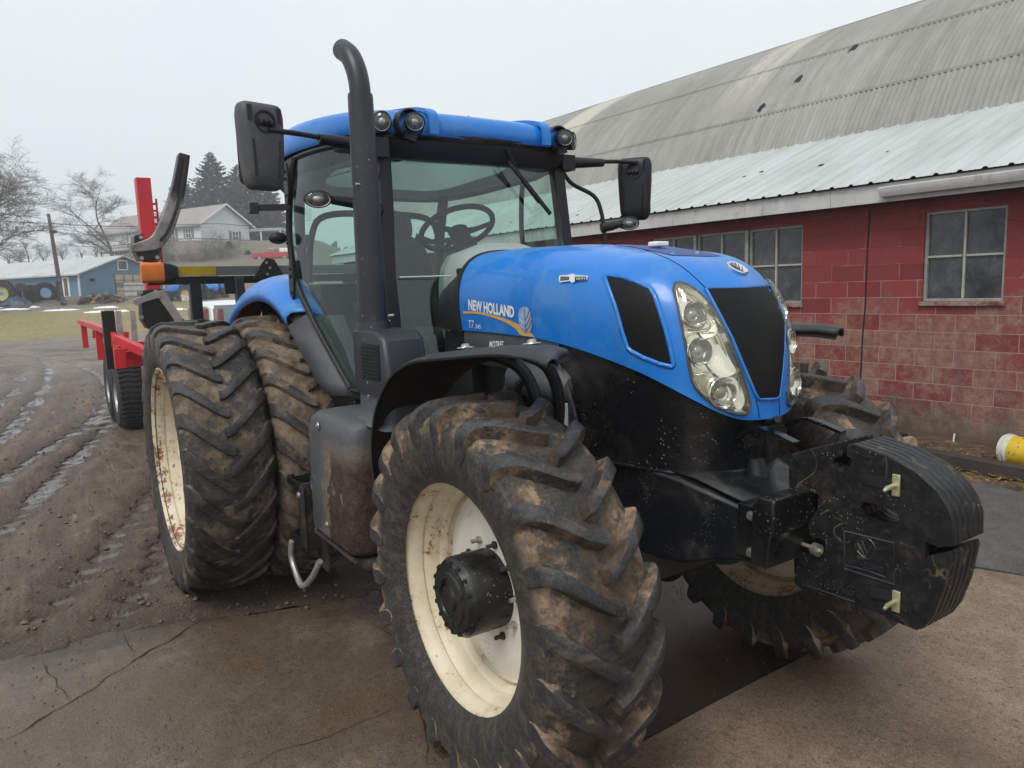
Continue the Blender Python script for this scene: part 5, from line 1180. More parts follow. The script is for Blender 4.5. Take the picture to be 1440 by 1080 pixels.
n1 = s.noise(.5, 7, .65, g); n2 = s.noise(4, 8, .7, g); n3 = s.noise(40, 6, .7, g)
tv = s.mapping((.55, 3.4, 1), rot=(0, 0, .29), vec=g); t1 = s.noise(1., 7, .62, tv); t3 = s.noise(2.1, 6, .7, s.mapping((.32, 5.5, 1), rot=(0, 0, .31), vec=g))
c = s.mix(s.ramp(s.math('ADD', s.math('MULTIPLY', n2, .6), s.math('MULTIPLY', t3, .4)), .36, .64), (.050, .032, .020), (.24, .162, .104)); c = s.mix(s.ramp(t1, .58, .40, 0, .6), c, (.080, .050, .034)); c = s.mix(s.ramp(z, .05, -.012, 0, .75), c, (.045, .029, .020)); c = s.mix(s.ramp(z, .05, .10, 0, .6), c, (.26, .18, .125)); f1 = s.noise(75, 7, .8, g); c = s.mix(s.ramp(f1, .52, .64, 0, .7), c, (.25, .18, .125)); c = s.mix(s.ramp(f1, .47, .37, 0, .8), c, (.022, .014, .009)); dist = s.math('SUBTRACT', CAM.x, x)
far_ = s.math('MULTIPLY', s.ramp(dist, 14, 28), s.ramp(n1, .3, .6)); c = s.mix(far_, c, s.mix(s.ramp(s.noise(1.2, 8, .75, s.mapping((1, .35, 1), rot=(0, 0, .4), vec=g)), .35, .7), (.14, .11, .088), (.27, .23, .195)))
grm = s.math('MULTIPLY', s.ramp(s.math('ADD', dist, s.math('MULTIPLY', n1, 9.)), 46.5, 48.5), 1.); gcol = s.mix(s.ramp(s.noise(.25, 8, .75, g), .35, .65), (.22, .185, .045), (.30, .225, .085)); gcol = s.mix(s.ramp(n2, .4, .75), gcol, (.12, .115, .032))
c = s.mix(grm, c, gcol); brown = s.ramp(s.math('ADD', dist, s.math('MULTIPLY', n1, 8.)), 69, 72); c = s.mix(brown, c, s.mix(s.ramp(s.noise(1.5, 6, .7, g), .4, .7), (.12, .085, .062), (.23, .18, .14)))
c = s.mix(s.ramp(dist, 80, 88), c, s.mix(s.ramp(s.noise(.12, 6, .7, g), .4, .6), (.125, .11, .05), (.13, .10, .075)))
wet = s.math('MULTIPLY', s.ramp(s.math('ADD', z, s.math('MULTIPLY', n2, .02)), .012, -.004), s.ramp(dist, 42, 30)); strk = s.math('MULTIPLY', s.math('MULTIPLY', s.ramp(t3, .57, .61), s.ramp(s.noise(.7, 4, .6, g), .48, .60)), s.math('MULTIPLY', s.ramp(dist, 38, 25), s.ramp(dist, 4.7, 6.5))); wet = s.math('MAXIMUM', wet, strk); c = s.mix(s.math('MULTIPLY', wet, .5), c, (.060, .045, .036))
rgh = s.math('MULTIPLY_ADD', wet, -.40, s.ramp(n2, .3, .7, .42, .70)); h_ = s.math('MULTIPLY', s.math('SUBTRACT', 1.05, wet), s.math('ADD', s.math('MULTIPLY', n3, .7), s.math('ADD', s.math('MULTIPLY', s.noise(11, 7, .72, g), 3.2), s.math('MULTIPLY', s.noise(160, 4, .6, g), .6))))
M['mud'] = s.bsdf(c, rgh, 0, s.bump(h_, .9, .016), .5)
ground = tag(build('ground', gm_, M['mud'], smooth=180, fix=False), kind='structure')
# standing water in the ruts
s = NT('puddle_water'); g = s.n('NewGeometry').outputs['Position']; M['water'] = s.bsdf((.045, .036, .030), .03, 0, s.bump(s.noise(6, 3, .5, g), .02, .01), .8)
mb = MB(); mb.add([V((-26, -9, -.033)), V((-2.9, -9, -.033)), V((-2.9, 3, -.033)), V((-26, 3, -.033))], [(0, 1, 2, 3)]); tag(build('puddle', mb, M['water'], smooth=0), kind='structure')
# concrete and asphalt
def conc(name, c1, c2, wetlo, wethi, agg=.3, brown=.0, rmin=.12):
    s = NT(name); g = s.n('NewGeometry').outputs['Position']; n1 = s.noise(.9, 7, .65, g); n2 = s.noise(7, 8, .72, g); n3 = s.noise(90, 5, .7, g)
    c = s.mix(s.ramp(n2, .3, .75), c1, c2); c = s.mix(s.math('MULTIPLY', s.ramp(n1, .40, .62), brown), c, (.135, .080, .040)); c = s.mix(s.ramp(n3, .35, .8, 0, agg), c, tuple(v*1.7 for v in c2)); c = s.mix(s.ramp(s.noise(38, 6, .75, g), .60, .66, 0, .7), c, tuple(v*.3 for v in c1))
    f1 = s.noise(130, 6, .8, g); f2 = s.noise(34, 7, .75, g); c = s.mix(s.ramp(f1, .53, .66, 0, .75), c, tuple(v*1.9 for v in c2)); c = s.mix(s.ramp(f1, .46, .36, 0, .85), c, tuple(v*.25 for v in c1)); c = s.mix(s.ramp(f2, .48, .38, 0, .55), c, tuple(v*.45 for v in c1))
    x_, y_, z_ = s.sep(g)
    if name == 'worn_wet_concrete_shaded':
        nn = s.noise(1.7, 6, .7, g); stain_shade = s.math('MULTIPLY', s.ramp(s.math('ADD', y_, s.math('MULTIPLY', nn, .9)), -.30, .05), s.ramp(x_, -2.6, -1.6)); c = s.mix(s.math('MULTIPLY', stain_shade, .93), c, (.015, .0125, .011))  # asphalt and oil tone under the tractor, deepened with its painted shadow
        mm_ = s.ramp(s.math('ADD', x_, s.math('MULTIPLY', s.noise(2.6, 7, .75, g), 1.1)), -1.42, -1.72); c = s.mix(mm_, c, s.mix(s.ramp(n2, .35, .65), (.05, .036, .027), (.12, .088, .066)))
    wet = s.ramp(s.math('ADD', n1, s.math('MULTIPLY', n2, .12)), wetlo, wethi); c = s.mix(s.math('MULTIPLY', wet, .55), c, tuple(v*.42 for v in c1))
    vo = s.n('TexVoronoi', {'feature': 'F1'}, Vector=g, Scale=75.).outputs['Distance']
    h = s.math('ADD', s.math('MULTIPLY', n3, 1.0), s.math('ADD', s.math('MULTIPLY', n2, 1.6), s.math('ADD', s.math('MULTIPLY', s.noise(260, 3, .6, g), .5), s.math('MULTIPLY', vo, .25))))
    return s.bsdf(c, s.n('MapRange', Value=s.math('ADD', wet, s.math('MULTIPLY', s.math('SUBTRACT', n3, .5), .25)), From_Min=0., From_Max=1., To_Min=.60, To_Max=rmin).outputs[0], 0, s.bump(h, .5, .006), .45)
M['conc'] = conc('worn_wet_concrete_shaded', (.105, .075, .050), (.28, .215, .152), .36, .52, .35, .85, .10)
M['conc2'] = conc('brown_concrete', (.145, .098, .066), (.28, .205, .145), .50, .75, .3, .5, .22)
M['asph'] = conc('dark_asphalt', (.020, .019, .018), (.050, .046, .043), .50, .70, .7, .15, .25)
M['asph2'] = conc('grey_asphalt', (.062, .060, .058), (.115, .110, .104), .55, .8, .6, .0, .35)
def slab(name, poly, z, m):
    mb = MB(); ang = poly; n = len(ang); r = delaunay_2d_cdt([V(p) for p in ang], [(i, (i+1) % n) for i in range(n)], [], 1, 1e-5)
    mb.add([V((p.x, p.y, z)) for p in r[0]], [tuple(f) for f in r[2]]); mb.loft([[V((x_, y_, z)) for x_, y_ in ang], [V((x_, y_, z-.12)) for x_, y_ in ang]], True, False)
    return tag(build(name, mb, m, smooth=0), kind='structure')
left = [(x, y) for x, y in EG]
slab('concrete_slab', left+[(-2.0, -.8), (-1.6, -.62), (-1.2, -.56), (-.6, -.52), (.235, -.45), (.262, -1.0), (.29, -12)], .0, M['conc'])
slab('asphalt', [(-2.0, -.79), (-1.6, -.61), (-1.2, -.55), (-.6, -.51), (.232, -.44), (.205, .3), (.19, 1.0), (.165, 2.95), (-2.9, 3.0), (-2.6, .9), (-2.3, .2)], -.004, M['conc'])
slab('concrete_apron', [(.30, -12), (.272, -1.0), (.245, -.4), (.215, .3), (.20, 1.0), (.175, 2.90), (.6, 3.08), (7, 3.3), (7, -12)], .002, M['conc2'])
slab('asphalt_strip', [(-2.9, 3.01), (.16, 2.96), (.6, 3.10), (7, 3.32), (7, 5.15), (1.5, 5.05), (-.4, 5.0), (-1.3, 5.3), (-2.9, 5.15)], -.002, M['asph2'])
# cracks
def crack(name, px, w):
    pts = [on(x, y, 'z', 0) for x, y in px]; out = []
    for a, b in zip(pts, pts[1:]):
        k = max(2, int((b-a).length/.03))
        for i in range(k): out.append(a+(b-a)*i/k)
    out.append(pts[-1]); mb = MB(); L_ = []; R_ = []
    for i, p in enumerate(out):
        t = (out[min(i+1, len(out)-1)]-out[max(i-1, 0)]).normalized(); nn = V((-t.y, t.x, 0)); o = noise.noise(V((p.x*9, p.y*9, 1)))*.022+noise.noise(V((p.x*30, p.y*30, 1)))*.008
        ww = .6*w*(.35+.8*abs(noise.noise(V((p.x*6, p.y*6, 9))))*1.6); e = min(1, i/4, (len(out)-1-i)/4); q = p+nn*o
        L_.append(V((*(q+nn*ww*max(.12, e)*.5).xy, .0035))); R_.append(V((*(q-nn*ww*max(.12, e)*.5).xy, .0035)))
    mb.loft([L_, R_], False, False); return tag(build(name, mb, M['crackm'], smooth=0), kind='structure')
M['crackm'] = mat('crack_dirt', (.016, .012, .010), .8, 0, .3, 20, bump=(.5, 80))
for px, w in (([(0, 1048), (60, 1010), (105, 985), (150, 955), (195, 925), (240, 900), (290, 868)], .020), ([(60, 925), (68, 950), (90, 975), (100, 986)], .010), ([(172, 887), (180, 902), (192, 918)], .012),
              ([(335, 1082), (400, 1055), (450, 1040), (520, 1012), (585, 985)], .009), ([(583, 925), (590, 960), (592, 1010), (598, 1040), (600, 1080)], .014), ([(600, 1050), (625, 1070), (640, 1085)], .008), ([(600, 1010), (622, 1040), (650, 1062)], .006),
              ([(195, 925), (260, 905), (330, 880)], .007)): crack('pavement_crack', px, w)
# straw, soil and bark strip along the wall foot
M['straw'] = mat('dead_leaves_and_straw', (.24, .145, .060), .85, 0, .5, 3, bump=None); M['soil'] = mat('wall_foot_soil', (.075, .046, .028), .85, 0, .4, 4, dirt=((.19, .12, .055), .45, .7, 6), bump=(.9, 30))
mb = MB(); mb.grid(lambda u, v: (lambda X, Dd: RB @ V((X, Dd, .012+.10*sst(v, .35, 1)+noise.fractal(V((X*3, Dd*3, 1)), .9, 2, 4)*.03 if v > .02 else -.02)))(-9+16*u, 5.05+noise.noise(V((u*40, 0, 0)))*.12*(1-v)+1.19*v), 220, 16)
tag(build('soil_bank', mb, M['soil'], smooth=180), kind='structure')
mb = MB()
for k in range(2600):
    X = random.uniform(-3.2, 1.6); Dd = random.triangular(4.95, 6.2, 5.3); L_ = random.uniform(.02, .09); a = random.uniform(0, pi); v = (Dd-5.05)/1.19; z = .02+.10*sst(v, .35, 1)+random.uniform(0, .03); dz = random.uniform(-.015, .02)
    p = RB @ V((X, Dd, z)); d_ = V((cos(a), sin(a), dz/L_))*L_; nn = V((-sin(a), cos(a), 0))*random.uniform(.002, .009)
    mb.add([p-nn, p+d_-nn*.5, p+d_+nn*.5, p+nn], [(0, 1, 2, 3)])
tag(build('straw_litter', mb, M['straw'], smooth=0, fix=False), 'scattered straw and bark litter on the ground between asphalt and red wall', 'straw', kind='stuff')
# small stones and mud crumbs
M['stone'] = mat('wet_gravel', (.105, .070, .045), .6, 0, .5, 9, bump=(.4, 60))
mb = MB(); ico = [(0, 0, 1), (.9, 0, .2), (.28, .85, .2), (-.72, .52, .2), (-.72, -.52, .2), (.28, -.85, .2), (0, 0, -.6)]; icf = [(0, 1, 2), (0, 2, 3), (0, 3, 4), (0, 4, 5), (0, 5, 1), (6, 2, 1), (6, 3, 2), (6, 4, 3), (6, 5, 4), (6, 1, 5)]
for k in range(4300):
    if k < 2900: r = 3.2+random.random()**1.6*16; a = random.uniform(-.64, -.12); cen = atan2(DH.y, DH.x); x = CAM.x+r*cos(cen-a); y = CAM.y+r*sin(cen-a)
    elif k < 3600: x = random.uniform(-2.3, .2); y = random.uniform(-2.4, 2.5)
    else: x = random.uniform(-1, 1.3); y = random.uniform(1.0, 2.8)
    pad = in_pad(x, y); z = 0 if pad else mud(x, y); sz = random.uniform(.002, .008) if pad else random.uniform(.004, .011)+.022*random.random()**5
    if pad and k % 3 and k < 2900: continue
    q = Matrix.Rotation(random.uniform(0, 6), 3, 'Z'); mb.add([V((x, y, z+sz*.2))+(q @ V((v[0]*random.uniform(.7, 1.3), v[1]*random.uniform(.7, 1.2), v[2]*.8)))*sz for v in ico], icf)
tag(build('gravel', mb, M['stone'], smooth=0), 'small stones and mud crumbs scattered over the yard', 'gravel', kind='stuff')
# ================================================================ log trailer behind the tractor
tr = thing('log_trailer', (-8, -.2, 0), 'red log trailer with black stakes and headboard hitched behind the big tractor', 'trailer')
def bar(mb, a, b, w, h=None): mb.tube([V(a), V(b)], .05, 4, sq=(w, h or w)); return mb
# headboard
HX = -5.0; zt = on(290, 381, 'x', HX).z; yl = on(249, 381, 'x', HX).y
hb = MB(); bar(hb, (HX-.06, yl-.25, zt-.085), (HX-.06, 1.15, zt-.085), .09, .07)
for px in (275,): q = on(px, 420, 'x', HX-.06); bar(hb, (HX-.06, q.y, 1.05), (HX-.06, q.y, zt-.06), .10, .10)
bar(hb, (HX-.06, .75, 1.05), (HX-.06, .75, zt-.06), .10, .10); bar(hb, (HX-.06, yl-.2, 1.1), (HX-.06, 1.15, 1.1), .10, .12)
build('headboard', hb, M['trailer_black'], tr, bevel=.006)
q = on(342, 420, 'x', HX); mb = MB(); bar(mb, (HX, q.y, 1.05), (HX, q.y-.03, zt-.06), .085, .085); build('headboard_post', mb, M['stack'], tr, bevel=.006)
mb = MB(); bar(mb, (HX, q.y-.12, zt-.22), (HX, q.y-.12, zt-.08), .09, .05); build('headboard_lug', mb, M['trailer_black'], tr)
y0 = on(303, 381, 'x', HX).y; y1 = on(378, 384, 'x', HX).y; mb = MB(); bar(mb, (HX, yl, zt), (HX, y0, zt), .05, .085); build('reflective_rail', mb, mat('amber_reflective_tape', (.36, .24, .01), .4, bump=(.1, 200)), tr)
mb = MB(); bar(mb, (HX, y0, zt), (HX, 1.15, zt), .05, .085); build('headboard_rail', mb, mat('grey_reflective_tape', (.10, .105, .11), .35, bump=(.1, 200)), tr, bevel=.004)
mb = MB(); mb.prism([(-.17, -.09), (.15, -.09), (.05, .10), (-.03, .12), (-.09, .05)], lambda a, b, t: V((HX+t, y1+a, zt+b)), .035, .055); br_ = build('rail_bracket', mb, M['trailer_black'], tr, bevel=.005)
for a, b in ((-.03, .07), (.0, .02), (-.03, -.04)): mb = MB(); mb.cyl((HX+.055, y1+a, zt+b), (HX+.062, y1+a, zt+b), .013, None, 8); build('bolt', mb, M['bolt'], br_)
ya = on(198, 384, 'x', HX).y; yb = on(230, 384, 'x', HX).y
mb = MB(); mb.loft([[V((HX+x, y, zt-.01+z)) for x, z in rrect(-.06, .06, -k, k, .03, 3)] for y, k in ((ya, .080), (ya+.02, .092), ((ya+yb)/2, .088), (yb-.02, .094), (yb, .082))]); build('amber_marker', mb, mat('orange_marker_wrap', (.62, .16, .02), .45, dirt=((.35, .08, .01), .5, .7, 9), bump=(.5, 18)), tr)
mb = MB(); mb.loft([[V((HX+x, y, zt-.01+z)) for x, z in rrect(-.05, .05, -k, k, .02, 3)] for y, k in ((yb, .088), ((yb+yl)/2, .080), (yl, .055))]); build('rubber_wrap', mb, M['black'], tr)
# crane/bunk post with clamps
PX = -7.0; py_ = on(200, 252, 'x', PX).y; pz = on(200, 251, 'x', PX).z; mb = MB(); bar(mb, (PX, py_, .8), (PX, py_, pz), .15, .17); post = build('stake_post', mb, M['redworn'], tr, bevel=.006)
mb = MB()
for k in range(9): z = pz-.28-k*.075; bar(mb, (PX+.02, py_+.07, z), (PX+.02, py_+.125, z), .03, .022)
bar(mb, (PX+.02, py_+.12, pz-.22), (PX+.02, py_+.12, pz-.95), .02, .02); build('post_rack', mb, M['iron_red'], post)
def clamp(pxl, pyl, pxr, pyr): a = on(pxl, pyl, 'x', PX+.1); b = on(pxr, pyr, 'x', PX+.1); return a, b
def plate_px(name, poly, x0, x1, m, par, bevel=.004, X=PX):
    pts = [on(px, py, 'x', X) for px, py in poly]; mb = MB(); mb.prism([(p.y, p.z) for p in pts], lambda a, b, t: V((t, a, b)), x0, x1); return build(name, mb, m, par, bevel=bevel)
c1_ = plate_px('clamp', [(186, 333), (198, 330), (200, 345), (221, 342), (222, 366), (194, 367), (186, 352)], PX-.14, PX+.16, M['trailer_black'], tr)
c2_ = plate_px('clamp', [(195, 409), (223, 406), (225, 420), (232, 430), (256, 449), (255, 458), (206, 462), (198, 450)], PX-.14, PX+.16, M['trailer_black'], tr)
for px, py, c_ in ((198, 334, c1_), (221, 362, c1_), (199, 363, c1_), (198, 411, c2_), (219, 410, c2_), (199, 446, c2_)):
    p = on(px, py, 'x', PX+.16); mb = MB(); mb.cyl(p, p+V((.02, 0, 0)), .022, None, 8); build('bolt', mb, M['bolt'], c_)
def arm(pxs, w, name, m):
    pts = smoothpath([on(px, py, 'x', PX+.1) for px, py in pxs], 6); mb = MB(); n = len(pts); L = []; 
    for i, p in enumerate(pts):
        t = (pts[min(i+1, n-1)]-pts[max(i-1, 0)]).normalized(); nn = V((0, -t.z, t.y)); _t = i/(n-1)*(len(w)-1); _i = min(len(w)-2, int(_t)); ww = w[_i]+(w[_i+1]-w[_i])*(_t-_i)
        L.append([p+nn*ww/2+V((-.09, 0, 0)), p+nn*ww/2+V((.09, 0, 0)), p-nn*ww/2+V((.09, 0, 0)), p-nn*ww/2+V((-.09, 0, 0))])
    mb.loft(L); return build(name, mb, m, tr, bevel=.01)
s = NT('worn_stake'); x, y, z = s.sep(); n_ = s.noise(5, 5, .7); c = s.mix(s.ramp(s.math('ADD', z, s.math('MULTIPLY', n_, .35)), 3.15, 3.30), s.mix(s.ramp(n_, .4, .7), (.30, .28, .27), (.15, .13, .12)), (.015, .015, .015)); M['stake'] = s.bsdf(c, .4, .3, s.bump(n_, .2, .01), .5)
a1 = arm([(184, 350), (200, 347), (218, 341), (230, 325), (239, 302), (248, 275), (253, 250), (258, 218)], [.08, .12, .15, .17, .16, .145, .13, .115], 'curved_stake', M['stake'])
mb = MB(); pts = smoothpath([on(px, py, 'x', PX+.21) for px, py in ((226, 338), (236, 325), (246, 300), (253, 275), (257, 250), (261, 222))], 5); mb.tube(pts, .04, 4, sq=(.06, .03)); build('rubber_facing', mb, M['trailer_black'], a1)
a2 = arm([(189, 425), (205, 419), (223, 414), (232, 424), (242, 438), (251, 452)], [.06, .07, .09, .09, .09, .09], 'curved_stake', M['wornsteel'])
# chassis and side guards
mb = MB()
for y in (-.35, .35): bar(mb, (-4.2, y*.6, .75), (-5.2, y, 1.0), .12, .16); bar(mb, (-5.2, y, 1.0), (-12.4, y, 1.0), .12, .18)
for x in (-5.2, -7.0, -8.6, -10.4, -12.2): bar(mb, (x, -1.05, 1.1), (x, 1.1, 1.1), .12, .12)
build('chassis', mb, M['iron_red'], tr, bevel=.006)
def gy(px, py, y=-1.25): return on(px, py, 'y', y)
mb = MB(); top_ = [gy(113, 452), gy(132, 457), (gy(151, 465))]; bar(mb, top_[0], top_[2], .10, .08)
for (px, yt, yb) in ((117, 453, 488), (138, 461, 504)): a = gy(px, yt); b = gy(px+2, yb); bar(mb, a, V((a.x, a.y, b.z)), .09, .06)
pl = [gy(150, 463), gy(158, 470), gy(165, 488), gy(163, 498), gy(152, 480)]; mb.add(pl+[p+V((.0, .05, 0)) for p in pl], [(0, 1, 2, 3, 4), (9, 8, 7, 6, 5), (0, 5, 6, 1), (1, 6, 7, 2), (2, 7, 8, 3), (3, 8, 9, 4)])
a = gy(164, 477); b = gy(206, 496, -1.0); bar(mb, a, b, .09, .10); a = gy(168, 496); bar(mb, a+V((0, 0, .05)), V((a.x, a.y, a.z-.18)), .12, .10); a = gy(130, 470); bar(mb, a, V((a.x, a.y+.5, a.z-.05)), .10, .12)
for (x, z) in ((-8.2, 1.22), (-9.0, 1.18), (-9.9, 1.18), (-10.8, 1.2)): bar(mb, (x, -1.2, z), (x, 1.1, z), .09, .10)
bar(mb, (-8.0, -.95, 1.3), (-11.6, -.95, 1.3), .10, .12); bar(mb, (-8.0, -.6, 1.02), (-11.4, -.6, 1.02), .10, .12); bar(mb, (-7.1, -.85, 1.25), (-12.0, -.25, 1.32), .10, .10)
build('side_guard', mb, M['iron_red'], tr, bevel=.006)
a = gy(151, 437); b = gy(153, 514); mb = MB(); bar(mb, a, V((a.x, a.y, b.z)), .14, .10); build('stake', mb, M['trailer_black'], tr)
for px, dx in ((166, -10.4), (186, -10.4), (287, -8.2), (303, -10.4), (309, -8.2), (268, -8.2)):
    a = on(px, 437 if px < 200 else 434, 'x', dx); mb = MB(); bar(mb, (a.x, a.y, 1.05), a, .075, .075); build('stake', mb, mat('worn_red_stake', (.30, .12, .11), .45, dirt=((.40, .36, .33), .42, .6, 5)) if px > 200 and 'worn_red_stake' not in bpy.data.materials else (bpy.data.materials['worn_red_stake'] if px > 200 else M['wornsteel']), tr)
M['flot'] = mat('flotation_tyre', (.022, .022, .023), .7, 0, .3, 6, dirt=((.07, .06, .05), .5, .8, 8), bump=(.4, 60))
for (x, y) in ((-9.95, -.86), (-11.15, -.86), (-9.95, .9), (-11.15, .9)):
    c = V((x, y, .53)); mb = MB(); mb.lathe([(-.24, .27), (-.25, .38), (-.24, .47), (-.20, .515), (-.1, .525), (.1, .525), (.20, .515), (.24, .47), (.25, .38), (.24, .27)], c, V((0, 1, 0)), 64)
    for k in range(44):
        a = 2*pi*k/44
        for sd in (-1, 1):
            pts = [c+V((cos(a+f)*.528, sd*yy, sin(a+f)*.528)) for yy, f in ((.0, .0), (.07, .035), (.14, .035), (.215, .0))]; mb.tube(pts, .012, 4, sq=(.026, .03))
    w = build('trailer_wheel', mb, M['flot'], tr, origin=c, smooth=30); mb = MB(); mb.lathe([(-.235, .275), (-.22, .26), (-.10, .24), (-.08, .10), (-.12, .09), (-.13, .001)], c, V((0, 1, 0)), 32); build('rim', mb, M['wornsteel'], w, smooth=40)
mb = MB(); mb.box((-10.55, -.56, .62), (1.3, .12, .22)); mb.box((-10.55, .6, .62), (1.3, .12, .22)); mb.box((-3.7, 0, .62), (1.9, .18, .14)); build('bogie', mb, M['iron_red'], tr, bevel=.01)
mb = MB(); mb.tube(smoothpath([(-8.0, -.62, 1.05), (-8.0, -.60, .9), (-8.02, -.55, 1.1)], 4), .015, 6); p = gy(201, 507, -1.0)
for k in range(7): mb.box(p+V((random.uniform(-.06, .06), random.uniform(-.05, .05), random.uniform(-.1, .06))), (.03, .03, .05))
build('chain', mb, mat('blue_steel_chain', (.06, .07, .22), .4, .4), tr)

# ================================================================ far yard: everything placed on the rising ground by distance
def gpt(px, depth, py=None):
    """point on the terrain (py None) or at the height seen at py"""
    p = at(px, 400, depth)
    if py is None: p.z = relief(p.x, p.y)
    else:
        q = at(px, py, depth); p = q
    return p
def frame(px, py, depth):                                            # local frame standing there, x to the right of the view, y away
    p = at(px, py, depth); m = Matrix.Translation(p) @ Matrix.Rotation(atan2(RH.y, RH.x), 4, 'Z'); return m
def lb(name, mb, m, parent, F, **k):
    mb2 = MB(); mb2.v = [F @ v for v in mb.v]; mb2.f = mb.f; mb2.mi = mb.mi; return build(name, mb2, m, parent, **k)
# blue shed
D1 = 72; F = frame(113, 419, D1) @ Matrix.Rotation(radians(64), 4, 'Z')      # local x: along the gable wall, to the right and away
shed = thing('shed', F.translation, 'low blue metal shed with white roof and beige garage door beyond the grass', 'shed')
gw, ln, eh, rh = 9.6, 22., 2.42, 1.75; mb = MB(); ext = -.6
mb.add([V(p) for p in ((0, 0, ext), (gw, 0, ext), (gw, 0, eh), (gw/2, 0, eh+rh), (0, 0, eh), (0, ln, ext), (gw, ln, ext), (gw, ln, eh), (gw/2, ln, eh+rh), (0, ln, eh))], [(0, 1, 2, 3, 4), (9, 8, 7, 6, 5), (0, 4, 9, 5), (1, 6, 7, 2)])
M['shedblue'] = mat('blue_metal_siding', (.11, .215, .33), .55, 0, .1, .6, streak=((.08, .17, .29), .55, .7), bump=(.2, 6)); lb('wall', mb, M['shedblue'], shed, F, smooth=0)
rf = MB()
for sg in (0, 1):
    x0, x1 = (-.45, gw/2) if sg == 0 else (gw+.45, gw/2); z0 = eh-.45*rh/(gw/2)
    a = [V((x0, -.5, z0+.06)), V((x1, -.5, eh+rh+.06)), V((x1, ln+.4, eh+rh+.06)), V((x0, ln+.4, z0+.06))]; rf.add(a+[v-V((0, 0, .14)) for v in a], [(0, 1, 2, 3), (7, 6, 5, 4), (0, 4, 5, 1), (1, 5, 6, 2), (2, 6, 7, 3), (3, 7, 4, 0)])
lb('roof', rf, mat('white_metal_roof', (.47, .48, .47), .5, 0, .08, .3, dirt=((.38, .38, .36), .5, .7, .5)), shed, F, smooth=0)
tm = MB(); tm.box((.0, -.03, eh/2), (.16, .1, eh)); tm.box((gw, -.03, eh/2), (.16, .1, eh)); lb('corner_trim', tm, M['white'], shed, F)
gd = MB(); gd.box((5.9, -.03, 1.12), (4.2, .06, 2.24)); gdo = lb('garage_door', gd, mat('beige_garage_door', (.50, .42, .29), .6, 0, .12, 1), shed, F)
for k in range(4): mb = MB(); mb.box((5.9, -.07, .56*k+.02), (4.2, .03, .04)); lb('door_joint', mb, M['iron'], gdo, F)
for k in range(5): mb = MB(); mb.box((3.85+k*1.03, -.075, 1.12), (.07, .03, 2.2)); lb('door_joint', mb, M['iron'], gdo, F)
mb = MB(); mb.box((5.5, -.075, 1.20), (3.2, .02, .5)); lb('door_patch', mb, mat('grey_door_panel', (.20, .19, .18), .7), gdo, F)
mb = MB(); mb.box((4.85, -.03, 3.22), (.95, .06, .85)); lb('window', mb, M['pane'], shed, F); mb = MB()
for (x, z, w, h) in ((4.85, 3.68, 1.15, .1), (4.85, 2.76, 1.15, .1), (4.32, 3.22, .1, .95), (5.38, 3.22, .1, .95)): mb.box((x, -.05, z), (w, .08, h))
lb('window_frame', mb, M['white'], shed, F)
mb = MB(); mb.box((-.04, 1.9, 1.05), (.08, 1.05, 2.1)); dr = lb('door', mb, M['white'], shed, F); mb = MB(); mb.box((-.09, 1.9, 1.1), (.02, .55, 1.7)); lb('door_glass', mb, mat('brown_door_glass', (.09, .07, .055), .3), dr, F)
mb = MB(); mb.box((1.4, -.05, 1.75), (.5, .04, .3)); lb('small_sign', mb, M['seam'], shed, F)
# old lorry body / white crate beside the garage, leaning door
F2 = frame(199, 427, 68); wb = thing('white_crate', F2.translation, 'weathered white crate in front of the shed garage door beside the red post', 'crate'); mb = MB(); mb.box((0, 0, .95), (2.1, 1.6, 1.9)); c = lb('crate_box', mb, mat('weathered_white_wood', (.42, .42, .40), .7, 0, .2, 1, dirt=((.25, .22, .19), .5, .7, 2)), wb, F2, bevel=.05)
mb = MB()
for k in range(4): mb.box((0, -.83, .25+k*.5), (2.1, .06, .10))
lb('crate_slat', mb, M['wornsteel'], c, F2)
# house on the hill
D2 = 118; F3 = frame(284, 345, D2) @ Matrix.Rotation(radians(30), 4, 'Z'); house = thing('house', F3.translation, 'white house with brown-grey roof and raised deck on the hill', 'house')
gw, ln, eh, rh = 9.6, 28., 3.7, 3.1; mb = MB()
mb.add([V(p) for p in ((0, 0, -5), (gw, 0, -5), (gw, 0, eh), (gw/2, 0, eh+rh), (0, 0, eh), (0, ln, -5), (gw, ln, -5), (gw, ln, eh), (gw/2, ln, eh+rh), (0, ln, eh))], [(0, 1, 2, 3, 4), (9, 8, 7, 6, 5), (0, 4, 9, 5), (1, 6, 7, 2)])
F3 = frame(284, 345, D2) @ Matrix.Rotation(radians(59.5), 4, 'Z')
M['siding'] = mat('white_vinyl_siding', (.66, .67, .68), .6, 0, .04, .5, bump=(.1, 8)); lb('wall', mb, M['siding'], house, F3, smooth=0)
rf = MB(); 
for sg in (0, 1):
    x0, x1 = (-.7, gw/2) if sg == 0 else (gw+.7, gw/2); z0 = eh-.7*rh/(gw/2)
    a = [V((x0, -.7, z0+.08)), V((x1, -.7, eh+rh+.08)), V((x1, ln+.5, eh+rh+.08)), V((x0, ln+.5, z0+.08))]; rf.add(a+[v-V((0, 0, .22)) for v in a], [(0, 1, 2, 3), (7, 6, 5, 4), (0, 4, 5, 1), (1, 5, 6, 2), (2, 6, 7, 3), (3, 7, 4, 0)])
rfo = lb('roof', rf, mat('brown_shingle_roof', (.30, .265, .25), .8, 0, .1, 1.2, dirt=((.24, .21, .20), .45, .7, 2)), house, F3, smooth=0)
mb = MB()
